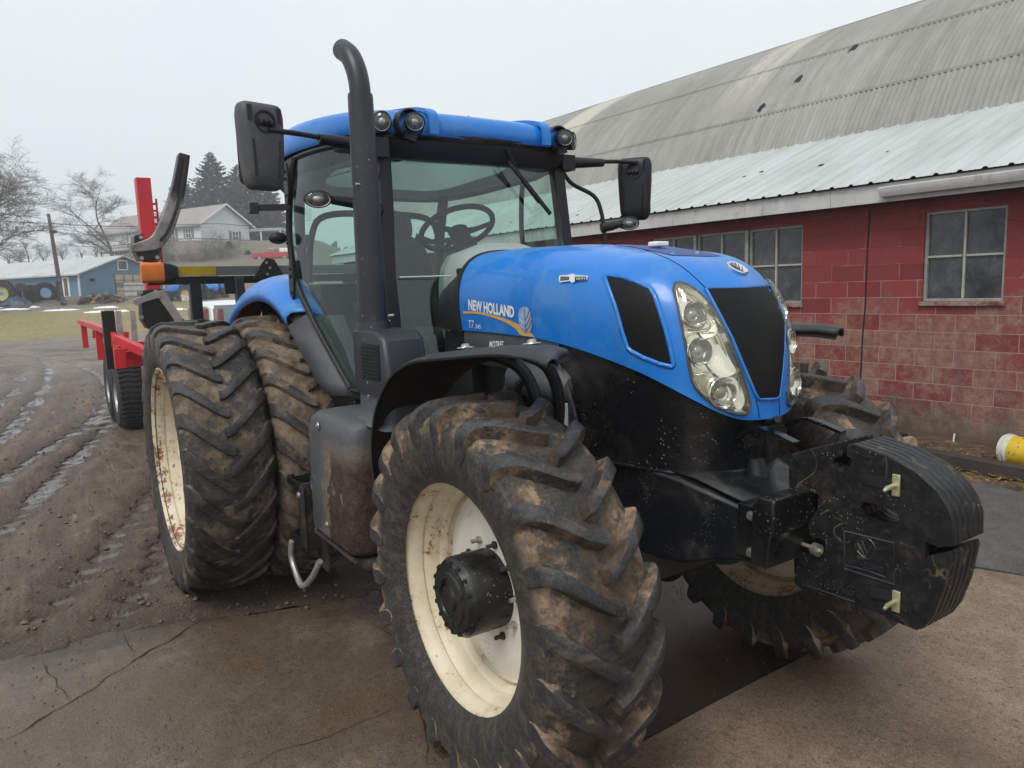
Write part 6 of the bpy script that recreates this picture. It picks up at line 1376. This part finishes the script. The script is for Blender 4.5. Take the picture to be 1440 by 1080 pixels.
for sg in (0, 1):
    x0, x1 = (-.72, gw/2) if sg == 0 else (gw+.72, gw/2); z0 = eh-.7*rh/(gw/2); mb.tube([V((x0, -.74, z0)), V((x1, -.74, eh+rh))], .05, 4, sq=(.06, .26))
lb('bargeboard', mb, M['white'], rfo, F3)
M['shut'] = mat('grey_shutter', (.16, .18, .20), .6)
def hwin(F, x, y, z, w, h, face, par):
    mb = MB()
    if face == 'x': mb.box((x, y-.04, z), (w, .08, h))
    else: mb.box((x-.04, y, z), (.08, w, h))
    o = lb('window', mb, M['pane'], par, F); mb = MB()
    for dx, dz, ww, hh2 in ((0, h/2, w+.16, .12), (0, -h/2, w+.16, .12), (w/2, 0, .1, h), (-w/2, 0, .1, h), (0, 0, .07, h), (0, 0, w, .07)):
        if face == 'x': mb.box((x+dx, y-.10, z+dz), (ww, .06, hh2))
        else: mb.box((x-.10, y+dx, z+dz), (.06, ww, hh2))
    lb('window_frame', mb, M['white'], o, F); mb = MB()
    for sg in (-1, 1):
        if face == 'x': mb.box((x+sg*(w/2+.35), y-.06, z), (.45, .06, h+.1))
        else: mb.box((x-.06, y+sg*(w/2+.35), z), (.06, .45, h+.1))
    mb2 = MB(); k = len(mb.v)//2; mb2.v = mb.v[k:]; mb2.f = mb.f[:6]; mb2.mi = [0]*6; mb.v = mb.v[:k]; mb.f = mb.f[:6]; mb.mi = [0]*6; lb('shutter', mb2, M['shut'], o, F)
    lb('shutter', mb, M['shut'], o, F) if 1 else lb('shutter', mb, mat('grey_shutter', (.16, .18, .20), .6) if 'grey_shutter' not in bpy.data.materials else bpy.data.materials['grey_shutter'], o, F)
hwin(F3, 6.6, 0, 1.75, 1.2, 1.5, 'x', house); hwin(F3, 0, 3.0, 2.1, 1.3, 1.5, 'y', house); hwin(F3, 0, 7.2, 1.9, 1.5, 2.0, 'y', house); hwin(F3, 0, 12., 2.1, 1.3, 1.5, 'y', house); hwin(F3, 0, 16., 2.1, 1.3, 1.5, 'y', house)
M['deckwood'] = mat('grey_brown_deck_wood', (.17, .15, .135), .8, 0, .2, 2); mb = MB()
for (x0, y0_, x1, y1_) in ((-2.6, -1.0, -2.6, 24), (-2.6, -1.0, 12.5, -1.6)):
    for z in (.0, .55, 1.0): mb.tube([V((x0, y0_, z)), V((x1, y1_, z))], .05, 4, sq=(.12, .12))
    n = int((V((x1, y1_))-V((x0, y0_))).length/.45)
    for k in range(n+1): t = k/n; mb.tube([V((x0+(x1-x0)*t, y0_+(y1_-y0_)*t, -.2)), V((x0+(x1-x0)*t, y0_+(y1_-y0_)*t, 1.0))], .03, 4, sq=(.07, .07))
    for k in range(0, n+1, 6): t = k/n; mb.tube([V((x0+(x1-x0)*t, y0_+(y1_-y0_)*t, -5)), V((x0+(x1-x0)*t, y0_+(y1_-y0_)*t, .0))], .05, 4, sq=(.2, .2))
mb.box((-1.3, 11.5, -.1), (2.6, 25, .15)); mb.box((5, -.8, -.1), (15, 1.6, .15)); lb('deck', mb, M['deckwood'], house, F3)
F4 = frame(373, 346, 130); cb = thing('carport', F4.translation, 'small pale green carport to the right of the white house', 'carport'); mb = MB(); mb.box((0, 0, 2.7), (7.5, 4, .5)); lb('roof', mb, mat('pale_green_metal', (.30, .38, .37), .6), cb, F4); mb = MB()
for x in (-3.4, 0, 3.4): mb = MB(); mb.box((x, -1.8, 1.), (.2, .2, 3.2)); lb('post', mb, M['white'], cb, F4)
# ---------------------------------------------------------------- vehicles
M['carwhite'] = mat('white_car_paint', (.72, .73, .74), .25, 0, .03, 2, coat=.4, bump=None); M['carglass'] = mat('car_glass', (.10, .13, .14), .08, 0, .1, 2, bump=None, spec=.9); M['carred'] = mat('red_car_paint', (.42, .02, .03), .3, 0, .05, 2, coat=.3, bump=None)
def pickup(F, name, label, m, capm, s=1., cat='pickup truck', lights=True):
    """x forward, y left; body 5.6 m"""
    t = thing(name, F.translation, label, cat)
    def sec(x, w, z0, z1, k=.88): return [V((x, -w, z0)), V((x, -w*1.0, (z0+z1)/2)), V((x, -w*k, z1)), V((x, 0, z1+.03)), V((x, w*k, z1)), V((x, w, (z0+z1)/2)), V((x, w, z0)), V((x, 0, z0))]
    mb = MB(); mb.loft([sec(2.85, .80, .50, .92, .95), sec(2.75, .92, .38, 1.08, .95), sec(1.6, .97, .38, 1.20, .95), sec(1.0, .98, .38, 1.22, .95), sec(-.9, .98, .40, 1.20, .97), sec(-2.7, .97, .42, 1.22, .98), sec(-2.8, .93, .50, 1.18, .98)])
    body = lb('body', mb, m, t, F, smooth=40, bevel=.03)
    mb = MB(); mb.loft([sec(1.15, .90, 1.15, 1.2, .97), sec(.55, .86, 1.15, 1.72, .82), sec(.2, .86, 1.15, 1.86, .80), sec(-.7, .86, 1.15, 1.86, .80), sec(-1.05, .88, 1.15, 1.72, .85), sec(-1.12, .88, 1.15, 1.2, .97)]); cab_ = lb('cabin', mb, m, t, F, smooth=40, bevel=.03)
    mb = MB(); mb.add([V((1.10, -.74, 1.26)), V((1.10, .74, 1.26)), V((.58, .66, 1.72)), V((.58, -.66, 1.72))], [(0, 1, 2, 3)])
    mb.v = [v+V((.035, 0, .03)) for v in mb.v]; lb('windscreen', mb, M['carglass'], cab_, F)
    for sg in (-1, 1):
        mb = MB(); mb.add([V((.88, sg*.915, 1.27)), V((-.05, sg*.915, 1.27)), V((-.05, sg*.80, 1.72)), V((.48, sg*.80, 1.72))], [(0, 1, 2, 3)]); lb('side_window', mb, M['carglass'], cab_, F)
        mb = MB(); mb.add([V((-.12, sg*.915, 1.27)), V((-.95, sg*.915, 1.27)), V((-.92, sg*.82, 1.70)), V((-.12, sg*.80, 1.72))], [(0, 1, 2, 3)]); lb('side_window', mb, M['carglass'], cab_, F)
        mb = MB(); mb.box((.85, sg*1.06, 1.30), (.12, .20, .20)); lb('mirror', mb, M['black'], cab_, F, bevel=.03)
        mb = MB(); mb.box((2.78, sg*.72, .86), (.12, .34, .20)); lb('headlight', mb, M['chrome'], body, F, bevel=.02)
        for x in (1.75, -1.8):
            mb = MB(); mb.lathe([(0, .22), (.0, .37), (.05, .39), (.2, .39), (.24, .36)], V((x, sg*.99-sg*.22, .39)), V((0, sg, 0)), 24); w = lb('wheel', mb, M['flot'], t, F); mb = MB(); mb.lathe([(.23, .26), (.21, .2), (.2, .001)], V((x, sg*.99-sg*.22, .39)), V((0, sg, 0)), 20); lb('rim', mb, M['wornsteel'], w, F)
    mb = MB(); mb.box((2.84, 0, .80), (.06, 1.0, .26)); lb('grille', mb, M['black'], body, F); mb = MB(); mb.box((-1.95, 0, 1.215), (1.5, 1.6, .03)); lb('truck_bed', mb, M['black'], body, F)
    if capm: mb = MB(); mb.loft([sec(-1.15, .90, 1.20, 1.80, .86), sec(-2.75, .92, 1.20, 1.76, .88)]); lb('bed_cap', mb, capm, t, F, smooth=40)
    return t
FW = Matrix.Translation(V((0, 0, 0)))
p = at(320, 424, 22.5); F5 = Matrix.Translation(V((p.x, p.y, relief(p.x, p.y)-.08))) @ Matrix.Rotation(atan2(RH.y, RH.x)-radians(48), 4, 'Z')
pickup(F5, 'pickup_truck', 'white pickup truck facing right, parked beyond the black headboard', M['carwhite'], None)
p = at(384, 366.5, 100); F6 = Matrix.Translation(p) @ Matrix.Rotation(atan2(RH.y, RH.x)+radians(188), 4, 'Z') @ Matrix.Scale(.92, 4)
pickup(F6, 'pickup_truck', 'red pickup truck with silver bed cap parked on the hill', M['carred'], M['carwhite'])
# farm tractors parked far away
M['tyre_far'] = mat('far_tyre', (.03, .03, .032), .75, 0, .2, 2, dirt=((.09, .07, .05), .45, .65, 3), bump=None)
def small_tractor(F, label, s=1.):
    t = thing('parked_tractor', F.translation, label, 'tractor', 'blue tractors parked beyond the trailer'); Fm = F @ Matrix.Scale(s, 4)
    for x, r, w in ((1.25, .68, .42), (-1.3, .92, .55)):
        for sg in (-1, 1):
            c = V((x, sg*.92, r)); mb = MB(); mb.lathe([(-w/2, r*.6), (-w/2, r*.9), (-w*.4, r*.96), (w*.4, r*.96), (w/2, r*.9), (w/2, r*.6)], c, V((0, 1, 0)), 36)
            for k in range(18):
                for s2 in (-1, 1): a = 2*pi*(k+(.5 if s2 > 0 else 0))/18; mb.tube([c+V((cos(a-.14)*r, 0, sin(a-.14)*r)), c+V((cos(a)*r, s2*w*.5, sin(a)*r))], .04, 4, sq=(.07, .07))
            wo_ = lb('wheel', mb, M['tyre_far'], t, Fm); mb = MB(); mb.lathe([(sg*w*.50, r*.62), (sg*w*.35, r*.56), (sg*w*.2, r*.3), (sg*w*.30, .001)], c, V((0, 1, 0)), 28); lb('rim', mb, M['rim'], wo_, Fm)
    mb = MB(); rr_ = lambda x, w, z0, z1: [V((x, a, b)) for a, b in rrect(-w, w, z0, z1, min(w, (z1-z0)/2)*.5, 3)]
    mb.loft([rr_(-.1, .42, 1.25, 1.95), rr_(.8, .42, 1.25, 1.92), rr_(1.6, .38, 1.22, 1.80), rr_(1.95, .30, 1.20, 1.62), rr_(2.02, .22, 1.2, 1.5)]); lb('hood', mb, M['blue'], t, Fm, smooth=40)
    mb = MB(); mb.loft([rr_(-1.6, .35, .8, 1.3), rr_(1.95, .3, .8, 1.25)]); lb('chassis', mb, M['under'], t, Fm)
    mb = MB(); mb.loft([[V((x, y, 2.72)) for x, y in rrect(-1.75, .05, -.75, .75, .2, 3)], [V((x, y, 2.86)) for x, y in rrect(-1.7, .0, -.72, .72, .2, 3)], [V((x, y, 2.92)) for x, y in rrect(-1.4, -.3, -.4, .4, .2, 3)]]); lb('roof', mb, M['blue'], t, Fm)
    mb = MB()
    for x, y in ((-.1, .6), (-.1, -.6), (-1.6, .68), (-1.6, -.68)): mb.tube([V((x, y, 1.4)), V((x-.03, y, 2.75))], .03, 4, sq=(.08, .08))
    lb('cab_post', mb, M['black'], t, Fm); mb = MB(); mb.loft([[V((x, y, z)) for x, y in rrect(-1.55, -.12, -.6, .6, .05, 2)] for z in (1.4, 2.7)]); lb('cab_glass', mb, M['carglass'], t, Fm)
    for sg in (-1, 1): mb = MB(); mb.loft([[V((-1.3+1.02*cos(a), sg*.62, .92+1.02*sin(a))), V((-1.3+1.02*cos(a), sg*1.15, .92+1.02*sin(a)))] for a in [radians(30+12*k) for k in range(11)]], False, False); lb('fender', mb, M['blue'], t, Fm, solid=.04)
    return t
for px, py, dep, yaw, lab in ((262, 431, 64, -24, 'blue tractor parked side-on beyond the trailer, left one of the two'), (300, 428, 66, -62, 'blue tractor parked facing the camera beyond the trailer, right one of the two')):
    p = at(px, py, dep); small_tractor(Matrix.Translation(p) @ Matrix.Rotation(atan2(RH.y, RH.x)+radians(yaw+180 if yaw == -24 else yaw), 4, 'Z'), lab)
# pile of big tyres beside the shed
def old_tyre(px, py, dep, r, w, yaw, label, rim=False, tilt=0):
    p = at(px, py, dep)+V((0, 0, r*.96)); F = Matrix.Translation(p) @ Matrix.Rotation(atan2(RH.y, RH.x)+radians(yaw), 4, 'Z') @ Matrix.Rotation(radians(tilt), 4, 'X')
    mb = MB(); mb.lathe([(-w*.38, r*.52), (-w/2, r*.75), (-w*.46, r*.93), (0, r*.97), (w*.46, r*.93), (w/2, r*.75), (w*.38, r*.52), (w*.3, r*.56), (-w*.3, r*.56), (-w*.38, r*.52)], V(), V((0, 1, 0)), 40)
    for k in range(20):
        for s2 in (-1, 1): a = 2*pi*(k+(.5 if s2 > 0 else 0))/20; mb.tube([V((cos(a-.14)*r, 0, sin(a-.14)*r)), V((cos(a)*r, s2*w*.46, sin(a)*r)), V((cos(a+.03)*r*.88, s2*w*.5, sin(a+.03)*r*.88))], .04, 4, sq=(.075, .07))
    o = lb('old_tyre', mb, M['tyre_far'], None, F); tag(o, label, 'tyre', 'old tractor tyres stacked by the shed')
    if rim:
        mb = MB(); mb.lathe([(-w*.44, r*.53), (-w*.3, r*.5), (-w*.22, r*.2), (-w*.22, .16)], V(), V((0, 1, 0)), 32); lb('rim', mb, mat('yellow_green_rim', (.50, .48, .20), .5), o, F)
old_tyre(5, 431, 62, 1.12, .60, 12, 'big tyre on a pale yellow rim at the left edge of the photo', True)
old_tyre(33, 428, 65, .92, .55, -30, 'old tyre directly right of the one with the yellow rim', tilt=6)
old_tyre(46, 428, 65.5, .86, .50, -52, 'old tyre in the middle of the row, seen mostly by its tread', tilt=-4)
old_tyre(53, 428, 66.5, .86, .50, -55, 'second tyre from the right in the row, wedged behind another', tilt=-5)
old_tyre(66, 426, 67, .95, .50, 20, 'rightmost old tyre of the row, leaning beside the leaning pole', tilt=8)
F7 = frame(24, 429, 61); mb = MB()
def hump(u, v): return V((-1.1+2.2*u, -.6+1.2*v, .62*sin(pi*u)**.6*sin(pi*v)**.6*(1+.5*noise.noise(V((u*6, v*5, 0))))))
mb.grid(hump, 26, 14); o = lb('tarp', mb, mat('blue_tarp', (.02, .05, .11), .45, 0, .4, 2, bump=(.8, 6)), None, F7, smooth=50); tag(o, 'crumpled dark blue tarp lying in front of the old tyres', 'tarp')
# firewood heap
M['log1'] = mat('split_firewood', (.30, .19, .115), .85, 0, .35, 2, bump=(.5, 10)); M['log2'] = mat('firewood_bark', (.07, .05, .04), .9, 0, .3, 2, bump=(.6, 10))
lg = MB(); lg.tube([V((-.25, 0, 0)), V((.25, 0, 0))], .15, 7); lg.v = [v*random.uniform(.9, 1.1) for v in lg.v]; proto = None
for k in range(85):
    px = random.triangular(88, 192, 145); dep = 64+random.uniform(-1.5, 1.5); hgt = .95*(1-abs(px-145)/52)*random.random()**.8; p = at(px, 428.5, dep)+V((0, 0, hgt+.08))
    own = Matrix.Translation(p) @ Matrix.Rotation(random.uniform(0, 6.3), 4, 'Z') @ Matrix.Rotation(random.uniform(-.7, .7), 4, 'Y') @ Matrix.Scale(random.uniform(.7, 1.25), 4)
    o = build('firewood_log', lg, M['log1' if k % 3 else 'log2']) if k < 2 else (bpy.data.objects[pn[k % 2]].copy())
    if k < 2: pn = (pn if k else [])+[o.name]
    else: C.objects.link(o)
    o.matrix_basis = own; tag(o, 'split firewood log in the heap in front of the blue shed', 'log', 'firewood logs heaped before the shed')
# utility pole and wires
M['pole'] = mat('weathered_pole', (.12, .105, .095), .85, 0, .3, 2, bump=(.5, 12)); b0 = at(88, 424, 66); t0 = at(68, 301, 66); mb = MB(); mb.tube([b0-V((0, 0, .3)), (b0+t0)/2+V((.05, 0, 0)), t0], [.20, .17, .13], 10); po = build('utility_pole', mb, M['pole'], origin=b0); tag(po, 'leaning grey wooden utility pole beside the blue shed', 'pole')
q = at(75, 326, 65.7); mb = MB(); mb.lathe([(-.15, .05), (-.1, .28), (.1, .30), (.18, .1)], q, V((0, 0, 1)), 12); build('yard_lamp', mb, M['stack'], po); mb = MB(); mb.tube([q, at(71, 322, 66)], .04, 6); build('lamp_bracket', mb, M['pole'], po)
q = at(83, 410, 66); mb = MB(); mb.box(q, (.3, .4, 1.8)); build('meter_box', mb, M['stack'], po)
def wire(pts, r, lab): mb = MB(); mb.tube(smoothpath([at(*p) for p in pts], 8), r, 5); tag(build('overhead_wire', mb, M['seam']), lab, 'wire', 'overhead wires')
wire([(-40, 309, 64), (0, 311.5, 65), (68, 314, 66)], .03, 'thick overhead wire left of the leaning pole'); wire([(68, 314, 66), (130, 317.5, 72), (200, 318, 80), (300, 314.5, 95), (345, 317, 100), (400, 313.5, 106), (460, 307, 112)], .035, 'thick overhead wire running right from the leaning pole past the white house')
wire([(68, 318, 66), (120, 320, 74), (200, 321.5, 84), (300, 320, 100)], .015, 'thin lower overhead wire right of the leaning pole')
# snow remnants
M['snow'] = mat('old_snow', (.80, .82, .85), .6, 0, .05, 2, bump=(.4, 6)); k_ = 0
for (px, py, w, dep) in ((20, 436.5, 3.2, 58), (86, 438.5, 3.4, 56), (138, 440, 2.6, 54), (150, 437.5, 2.4, 57), (172, 441, 1.6, 54), (250, 440, 2.2, 54), (5, 432, 1.5, 61), (48, 428.5, .9, 60)):
    p = at(px, py, dep); p.z = relief(p.x, p.y)+.0; F = Matrix.Translation(p) @ Matrix.Rotation(atan2(RH.y, RH.x), 4, 'Z'); mb = MB(); k_ += 1
    mb.grid(lambda u, v: V(((u-.5)*w*.9*(.8+.2*sin(v*9+k_)), (v-.5)*.7*(1+.5*noise.noise(V((u*5, k_, 0)))), .13*(max(0, sin(pi*u))*max(0, sin(pi*v)))**.5*(1+.6*noise.noise(V((u*8, v*3, k_))))-.03)), 24, 6); tag(lb('snow_patch', mb, M['snow'], None, F, smooth=60), kind='structure')

# ================================================================ trees
M['bark'] = mat('bare_bark', (.115, .098, .09), .9, 0, .25, 3, bump=(.5, 20)); M['twig'] = mat('bare_twigs', (.135, .115, .105), .9, 0, .2, 3, bump=None)
def bare_tree(name, base, h, spread, label, group, seed, levels=5, lean=(0, 0), trunks=1, r0=.02, kids=(3, 4), start=.28):
    rnd = random.Random(seed); T = MB(); W = MB()
    def br(p, d, L, r, lv):
        n = 4 if lv else 5; pts = [p]; q = p; dd = d.copy()
        for i in range(n):
            dd = (dd+V((rnd.gauss(0, .13), rnd.gauss(0, .13), rnd.gauss(.03, .09)))).normalized(); q = q+dd*L/n; pts.append(q)
        (T if lv < 2 else W).tube(pts, [max(.006*h/10, r*(1-.62*i/n)) for i in range(n+1)], 6 if lv < 2 else 3, False)
        if lv >= levels: return
        k = rnd.randint(*kids)+(1 if lv == 0 else 0)
        for j in range(k):
            t = start+(1-start)*(j+rnd.random())/k if lv == 0 else .25+.75*(j+rnd.random())/k; f = t*n; i = min(n-1, int(f)); o = pts[i]+(pts[i+1]-pts[i])*(f-i)
            ax = V((rnd.gauss(0, 1), rnd.gauss(0, 1), rnd.gauss(0, .35))).normalized(); nd = (dd*.75+ax*spread).normalized(); nd.z = max(nd.z, -.15)
            br(o, nd, L*rnd.uniform(.52, .76), r*.46, lv+1)
    for k in range(trunks):
        d = V((lean[0]+rnd.gauss(0, .22)*(trunks > 1), lean[1]+rnd.gauss(0, .22)*(trunks > 1), 1)).normalized(); br(base-V((0, 0, .4)), d, h*.52, h*r0, 0)
    root = thing(name, base, label, 'tree', group); build('trunk', T, M['bark'], root); c = build('crown', W, M['twig'], root, smooth=0, fix=False); return root
bare_tree('bare_tree', at(-16, 395, 60)-V((0, 0, .8)), 13, .85, 'large bare deciduous tree at the left edge of the photo', 'bare trees', 11, 6, lean=(.02, .05), kids=(4, 5))
bare_tree('bare_tree', at(166, 362, 92)-V((0, 0, 2.2)), 13, .95, 'spreading bare tree rising behind the blue shed roof', 'bare trees', 5, 6, kids=(3, 5), start=.15, r0=.020)
bare_tree('bare_tree', at(42, 366, 88)-V((0, 0, 1)), 5.2, .9, 'small bare tree behind the left part of the shed roof', 'bare trees', 21, 5)
bare_tree('bare_tree', at(205, 372, 100)-V((0, 0, 1)), 6.5, .9, 'bare bushy tree behind the red post', 'bare trees', 8, 5, trunks=2)
bare_tree('bare_tree', at(112, 366, 96)-V((0, 0, 1)), 4.5, .95, 'low bare tree just left of the spreading one', 'bare trees', 9, 5)
bare_tree('bare_tree', at(10, 366, 100)-V((0, 0, 1)), 4.4, .95, 'low bare tree at the left end of the shed roof', 'bare trees', 31, 5, trunks=2)
for i, (px, py, dep, h, lab) in enumerate(((222, 392, 98, 5.0, 'bare brush below the left part of the deck'), (240, 390, 100, 5.2, 'bare brush below the deck, left of the dark shrub'), (258, 388, 100, 4.6, 'bare brush in the middle below the deck'),
        (278, 386, 101, 4.8, 'bare brush below the corner of the deck'), (298, 384, 101, 5.6, 'tall bare brush in front of the house gable'), (312, 380, 103, 6.4, 'bare young tree in front of the house gable'), (352, 376, 106, 3.6, 'bare brush right of the dark shrub'), (188, 388, 96, 3.2, 'low bare brush behind the garage end of the shed'),
        (62, 366, 92, 2.6, 'low brush behind the shed roof near the pole'), (88, 364, 92, 2.8, 'low brush behind the shed roof, right of the pole'), (28, 368, 92, 2.6, 'low brush behind the left end of the shed roof'), (136, 362, 93, 3.0, 'low brush behind the shed ridge'))):
    bare_tree('bare_shrub', at(px, py, dep), h, .8, lab, 'bare brush on the bank', 40+i, 4, trunks=6, r0=.010, kids=(3, 5), start=.1)['category'] = 'shrub'
M['needle'] = mat('conifer_needles', (.030, .046, .036), .85, 0, .45, .8, bump=None)
def conifer(base, h, w, label, seed, name='conifer', group='evergreens', dens=1., cat='tree'):
    rnd = random.Random(seed); T = MB(); W = MB(); T.tube([base-V((0, 0, .5)), base+V((0, 0, h*.96))], [h*.018, h*.003], 7)
    nb = int(150*dens)
    for k in range(nb):
        t = (k+rnd.random())/nb; z = h*(.06+.93*t); L = w*.5*(1-t)**.68*rnd.uniform(.50, 1.15)+.15; a = k*2.4+rnd.uniform(-.4, .4); d = V((cos(a), sin(a), 0)); p0 = base+V((0, 0, z)); n = 5; pts = []
        for i in range(n+1): s_ = i/n; pts.append(p0+d*L*s_+V((0, 0, -L*.30*s_+L*.34*s_**2.4)))
        T.tube(pts, [.05*(1-i/n)*(1-t)+.012 for i in range(n+1)], 3, False); m = int(7+L*10)
        for j in range(m):
            s_ = .18+.82*rnd.random()**.8; i = min(n-1, int(s_*n)); o = pts[i]+(pts[i+1]-pts[i])*(s_*n-i); sd = d.cross(V((0, 0, 1)))*rnd.choice((-1, 1)); l = L*.30*(1.15-s_)*rnd.uniform(.6, 1.3)+.12
            e = (sd*rnd.uniform(.4, 1)+d*.6+V((0, 0, rnd.uniform(-.75, -.02)))).normalized()*l; wv = V((rnd.gauss(0, 1), rnd.gauss(0, 1), rnd.gauss(0, 1))).normalized()*.075*(1+l*.5)
            W.add([o-wv, o+e*.5-wv*1.6, o+e, o+e*.5+wv*1.6, o+wv], [(0, 1, 2, 3, 4)])
    root = thing(name, base, label, cat, group); build('trunk', T, M['bark'], root, smooth=0, fix=False); build('crown', W, M['needle'], root, smooth=0, fix=False); return root
conifer(at(306, 338, 140)-V((0, 0, 1)), 17.5, 15., 'tallest dark evergreen behind the house, left of its gable peak', 3, dens=2.2)
conifer(at(262, 338, 142)-V((0, 0, 1)), 13.6, 11., 'evergreen behind the house roof, leftmost of the row', 4, dens=1.8)
conifer(at(343, 338, 138)-V((0, 0, 1)), 15.0, 14.5, 'evergreen behind the right slope of the house gable', 6, dens=2.)
conifer(at(376, 338, 138)-V((0, 0, 1)), 12.2, 13, 'rightmost evergreen behind the house, below the big mirror', 12, dens=2.)
conifer(at(325, 384, 108)-V((0, 0, .5)), 5.2, 4.2, 'dark bushy evergreen shrub in front of the house gable', 13, 'evergreen_shrub', 'evergreen shrubs', .7, 'shrub'); conifer(at(351, 386, 104)-V((0, 0, .5)), 3.9, 3.8, 'pale rounded evergreen shrub left of the red pickup', 15, 'evergreen_shrub', 'evergreen shrubs', .6, 'shrub')
# far hazy tree line
M['farwood'] = mat('distant_wood', (.12, .12, .125), .95, 0, .3, .05, bump=None); mb = MB(); rnd = random.Random(3)
for k in range(3500):
    px = rnd.uniform(-60, 1100); dep = rnd.uniform(260, 330); p = at(px, 400, dep); z0 = relief(p.x, p.y); hh = rnd.uniform(5, 13)*(.7+.5*noise.noise(V((px*.02, 0, 0)))); p.z = z0-1; a = rnd.uniform(0, 3.1); w = rnd.uniform(.4, 1.6); d = V((cos(a), sin(a), 0))*w
    mb.add([p-d, p+d, p+d*.5+V((rnd.gauss(0, 1), 0, hh)), p-d*.5+V((rnd.gauss(0, 1), 0, hh*.9))], [(0, 1, 2, 3)])
tag(build('distant_woodland', mb, M['farwood'], smooth=0, fix=False), 'faint band of distant woodland in the mist', 'woodland', kind='stuff')
# ================================================================ sky, light, haze, camera
w = bpy.data.worlds.new('World'); bpy.context.scene.world = w; w.use_nodes = True; t = w.node_tree; t.nodes.clear()
out = t.nodes.new('ShaderNodeOutputWorld'); bg = t.nodes.new('ShaderNodeBackground'); sky = t.nodes.new('ShaderNodeTexSky'); sky.sky_type = 'NISHITA'; sky.sun_disc = False
SUN_EL, SUN_AZ = radians(54), radians(152); sky.sun_elevation = SUN_EL; sky.sun_rotation = SUN_AZ; sky.air_density = 2.; sky.dust_density = 6.
hs = t.nodes.new('ShaderNodeHueSaturation'); hs.inputs['Saturation'].default_value = .12; t.links.new(sky.outputs[0], hs.inputs['Color'])
mx = t.nodes.new('ShaderNodeMix'); mx.data_type = 'RGBA'; mx.inputs[0].default_value = .93; t.links.new(hs.outputs[0], mx.inputs[6])
tc = t.nodes.new('ShaderNodeTexCoord'); nz = t.nodes.new('ShaderNodeTexNoise'); nz.inputs['Scale'].default_value = 1.6; nz.inputs['Detail'].default_value = 4; t.links.new(tc.outputs['Generated'], nz.inputs['Vector'])
rp_ = t.nodes.new('ShaderNodeMapRange'); rp_.inputs[1].default_value = .3; rp_.inputs[2].default_value = .7; t.links.new(nz.outputs['Fac'], rp_.inputs[0])
cm = t.nodes.new('ShaderNodeMix'); cm.data_type = 'RGBA'; t.links.new(rp_.outputs[0], cm.inputs[0]); cm.inputs[6].default_value = (7.0, 7.75, 8.15, 1); cm.inputs[7].default_value = (7.75, 8.2, 8.45, 1)
t.links.new(cm.outputs[2], mx.inputs[7]); t.links.new(mx.outputs[2], bg.inputs[0]); bg.inputs[1].default_value = .1; t.links.new(bg.outputs[0], out.inputs[0])
sl = bpy.data.lights.new('sun', 'SUN'); sl.energy = 1.5; sl.angle = radians(24); sl.color = (1, .97, .93); so = bpy.data.objects.new('sun', sl); C.objects.link(so)
sd = V((cos(SUN_EL)*sin(SUN_AZ), cos(SUN_EL)*cos(SUN_AZ), sin(SUN_EL))); so.rotation_euler = sd.to_track_quat('Z', 'Y').to_euler()
HAZE = .0017
if HAZE:
    mb = MB(); mb.box((-60, 40, 17), (620, 620, 44.)); hz_ = build('haze', mb, [], smooth=0); nt = NT('haze_air'); v = nt.n('VolumePrincipled'); v.inputs['Color'].default_value = (.93, .95, .97, 1); v.inputs['Density'].default_value = HAZE; nt.t.links.new(v.outputs[0], nt.out.inputs[1]); hz_.data.materials.append(nt.mat); tag(hz_, 'pale mist filling the air over the whole yard', 'haze', kind='stuff')
cd = bpy.data.cameras.new('camera'); cd.sensor_fit = 'HORIZONTAL'; cd.sensor_width = 36; cd.lens = 36*FPX/1440; cd.clip_end = 4000; cd.clip_start = .05; co = bpy.data.objects.new('camera', cd); C.objects.link(co)
co.matrix_world = Matrix.Translation(CAM) @ Matrix((CR, CU, -CD)).transposed().to_4x4(); bpy.context.scene.camera = co
sc = bpy.context.scene; sc.view_settings.view_transform = 'Standard'; sc.view_settings.look = 'None'; sc.view_settings.exposure = .32; sc.view_settings.gamma = 1
sc.render.resolution_x = 1024; sc.render.resolution_y = 768
for o in list(bpy.data.meshes):
    if o.users == 0: bpy.data.meshes.remove(o)
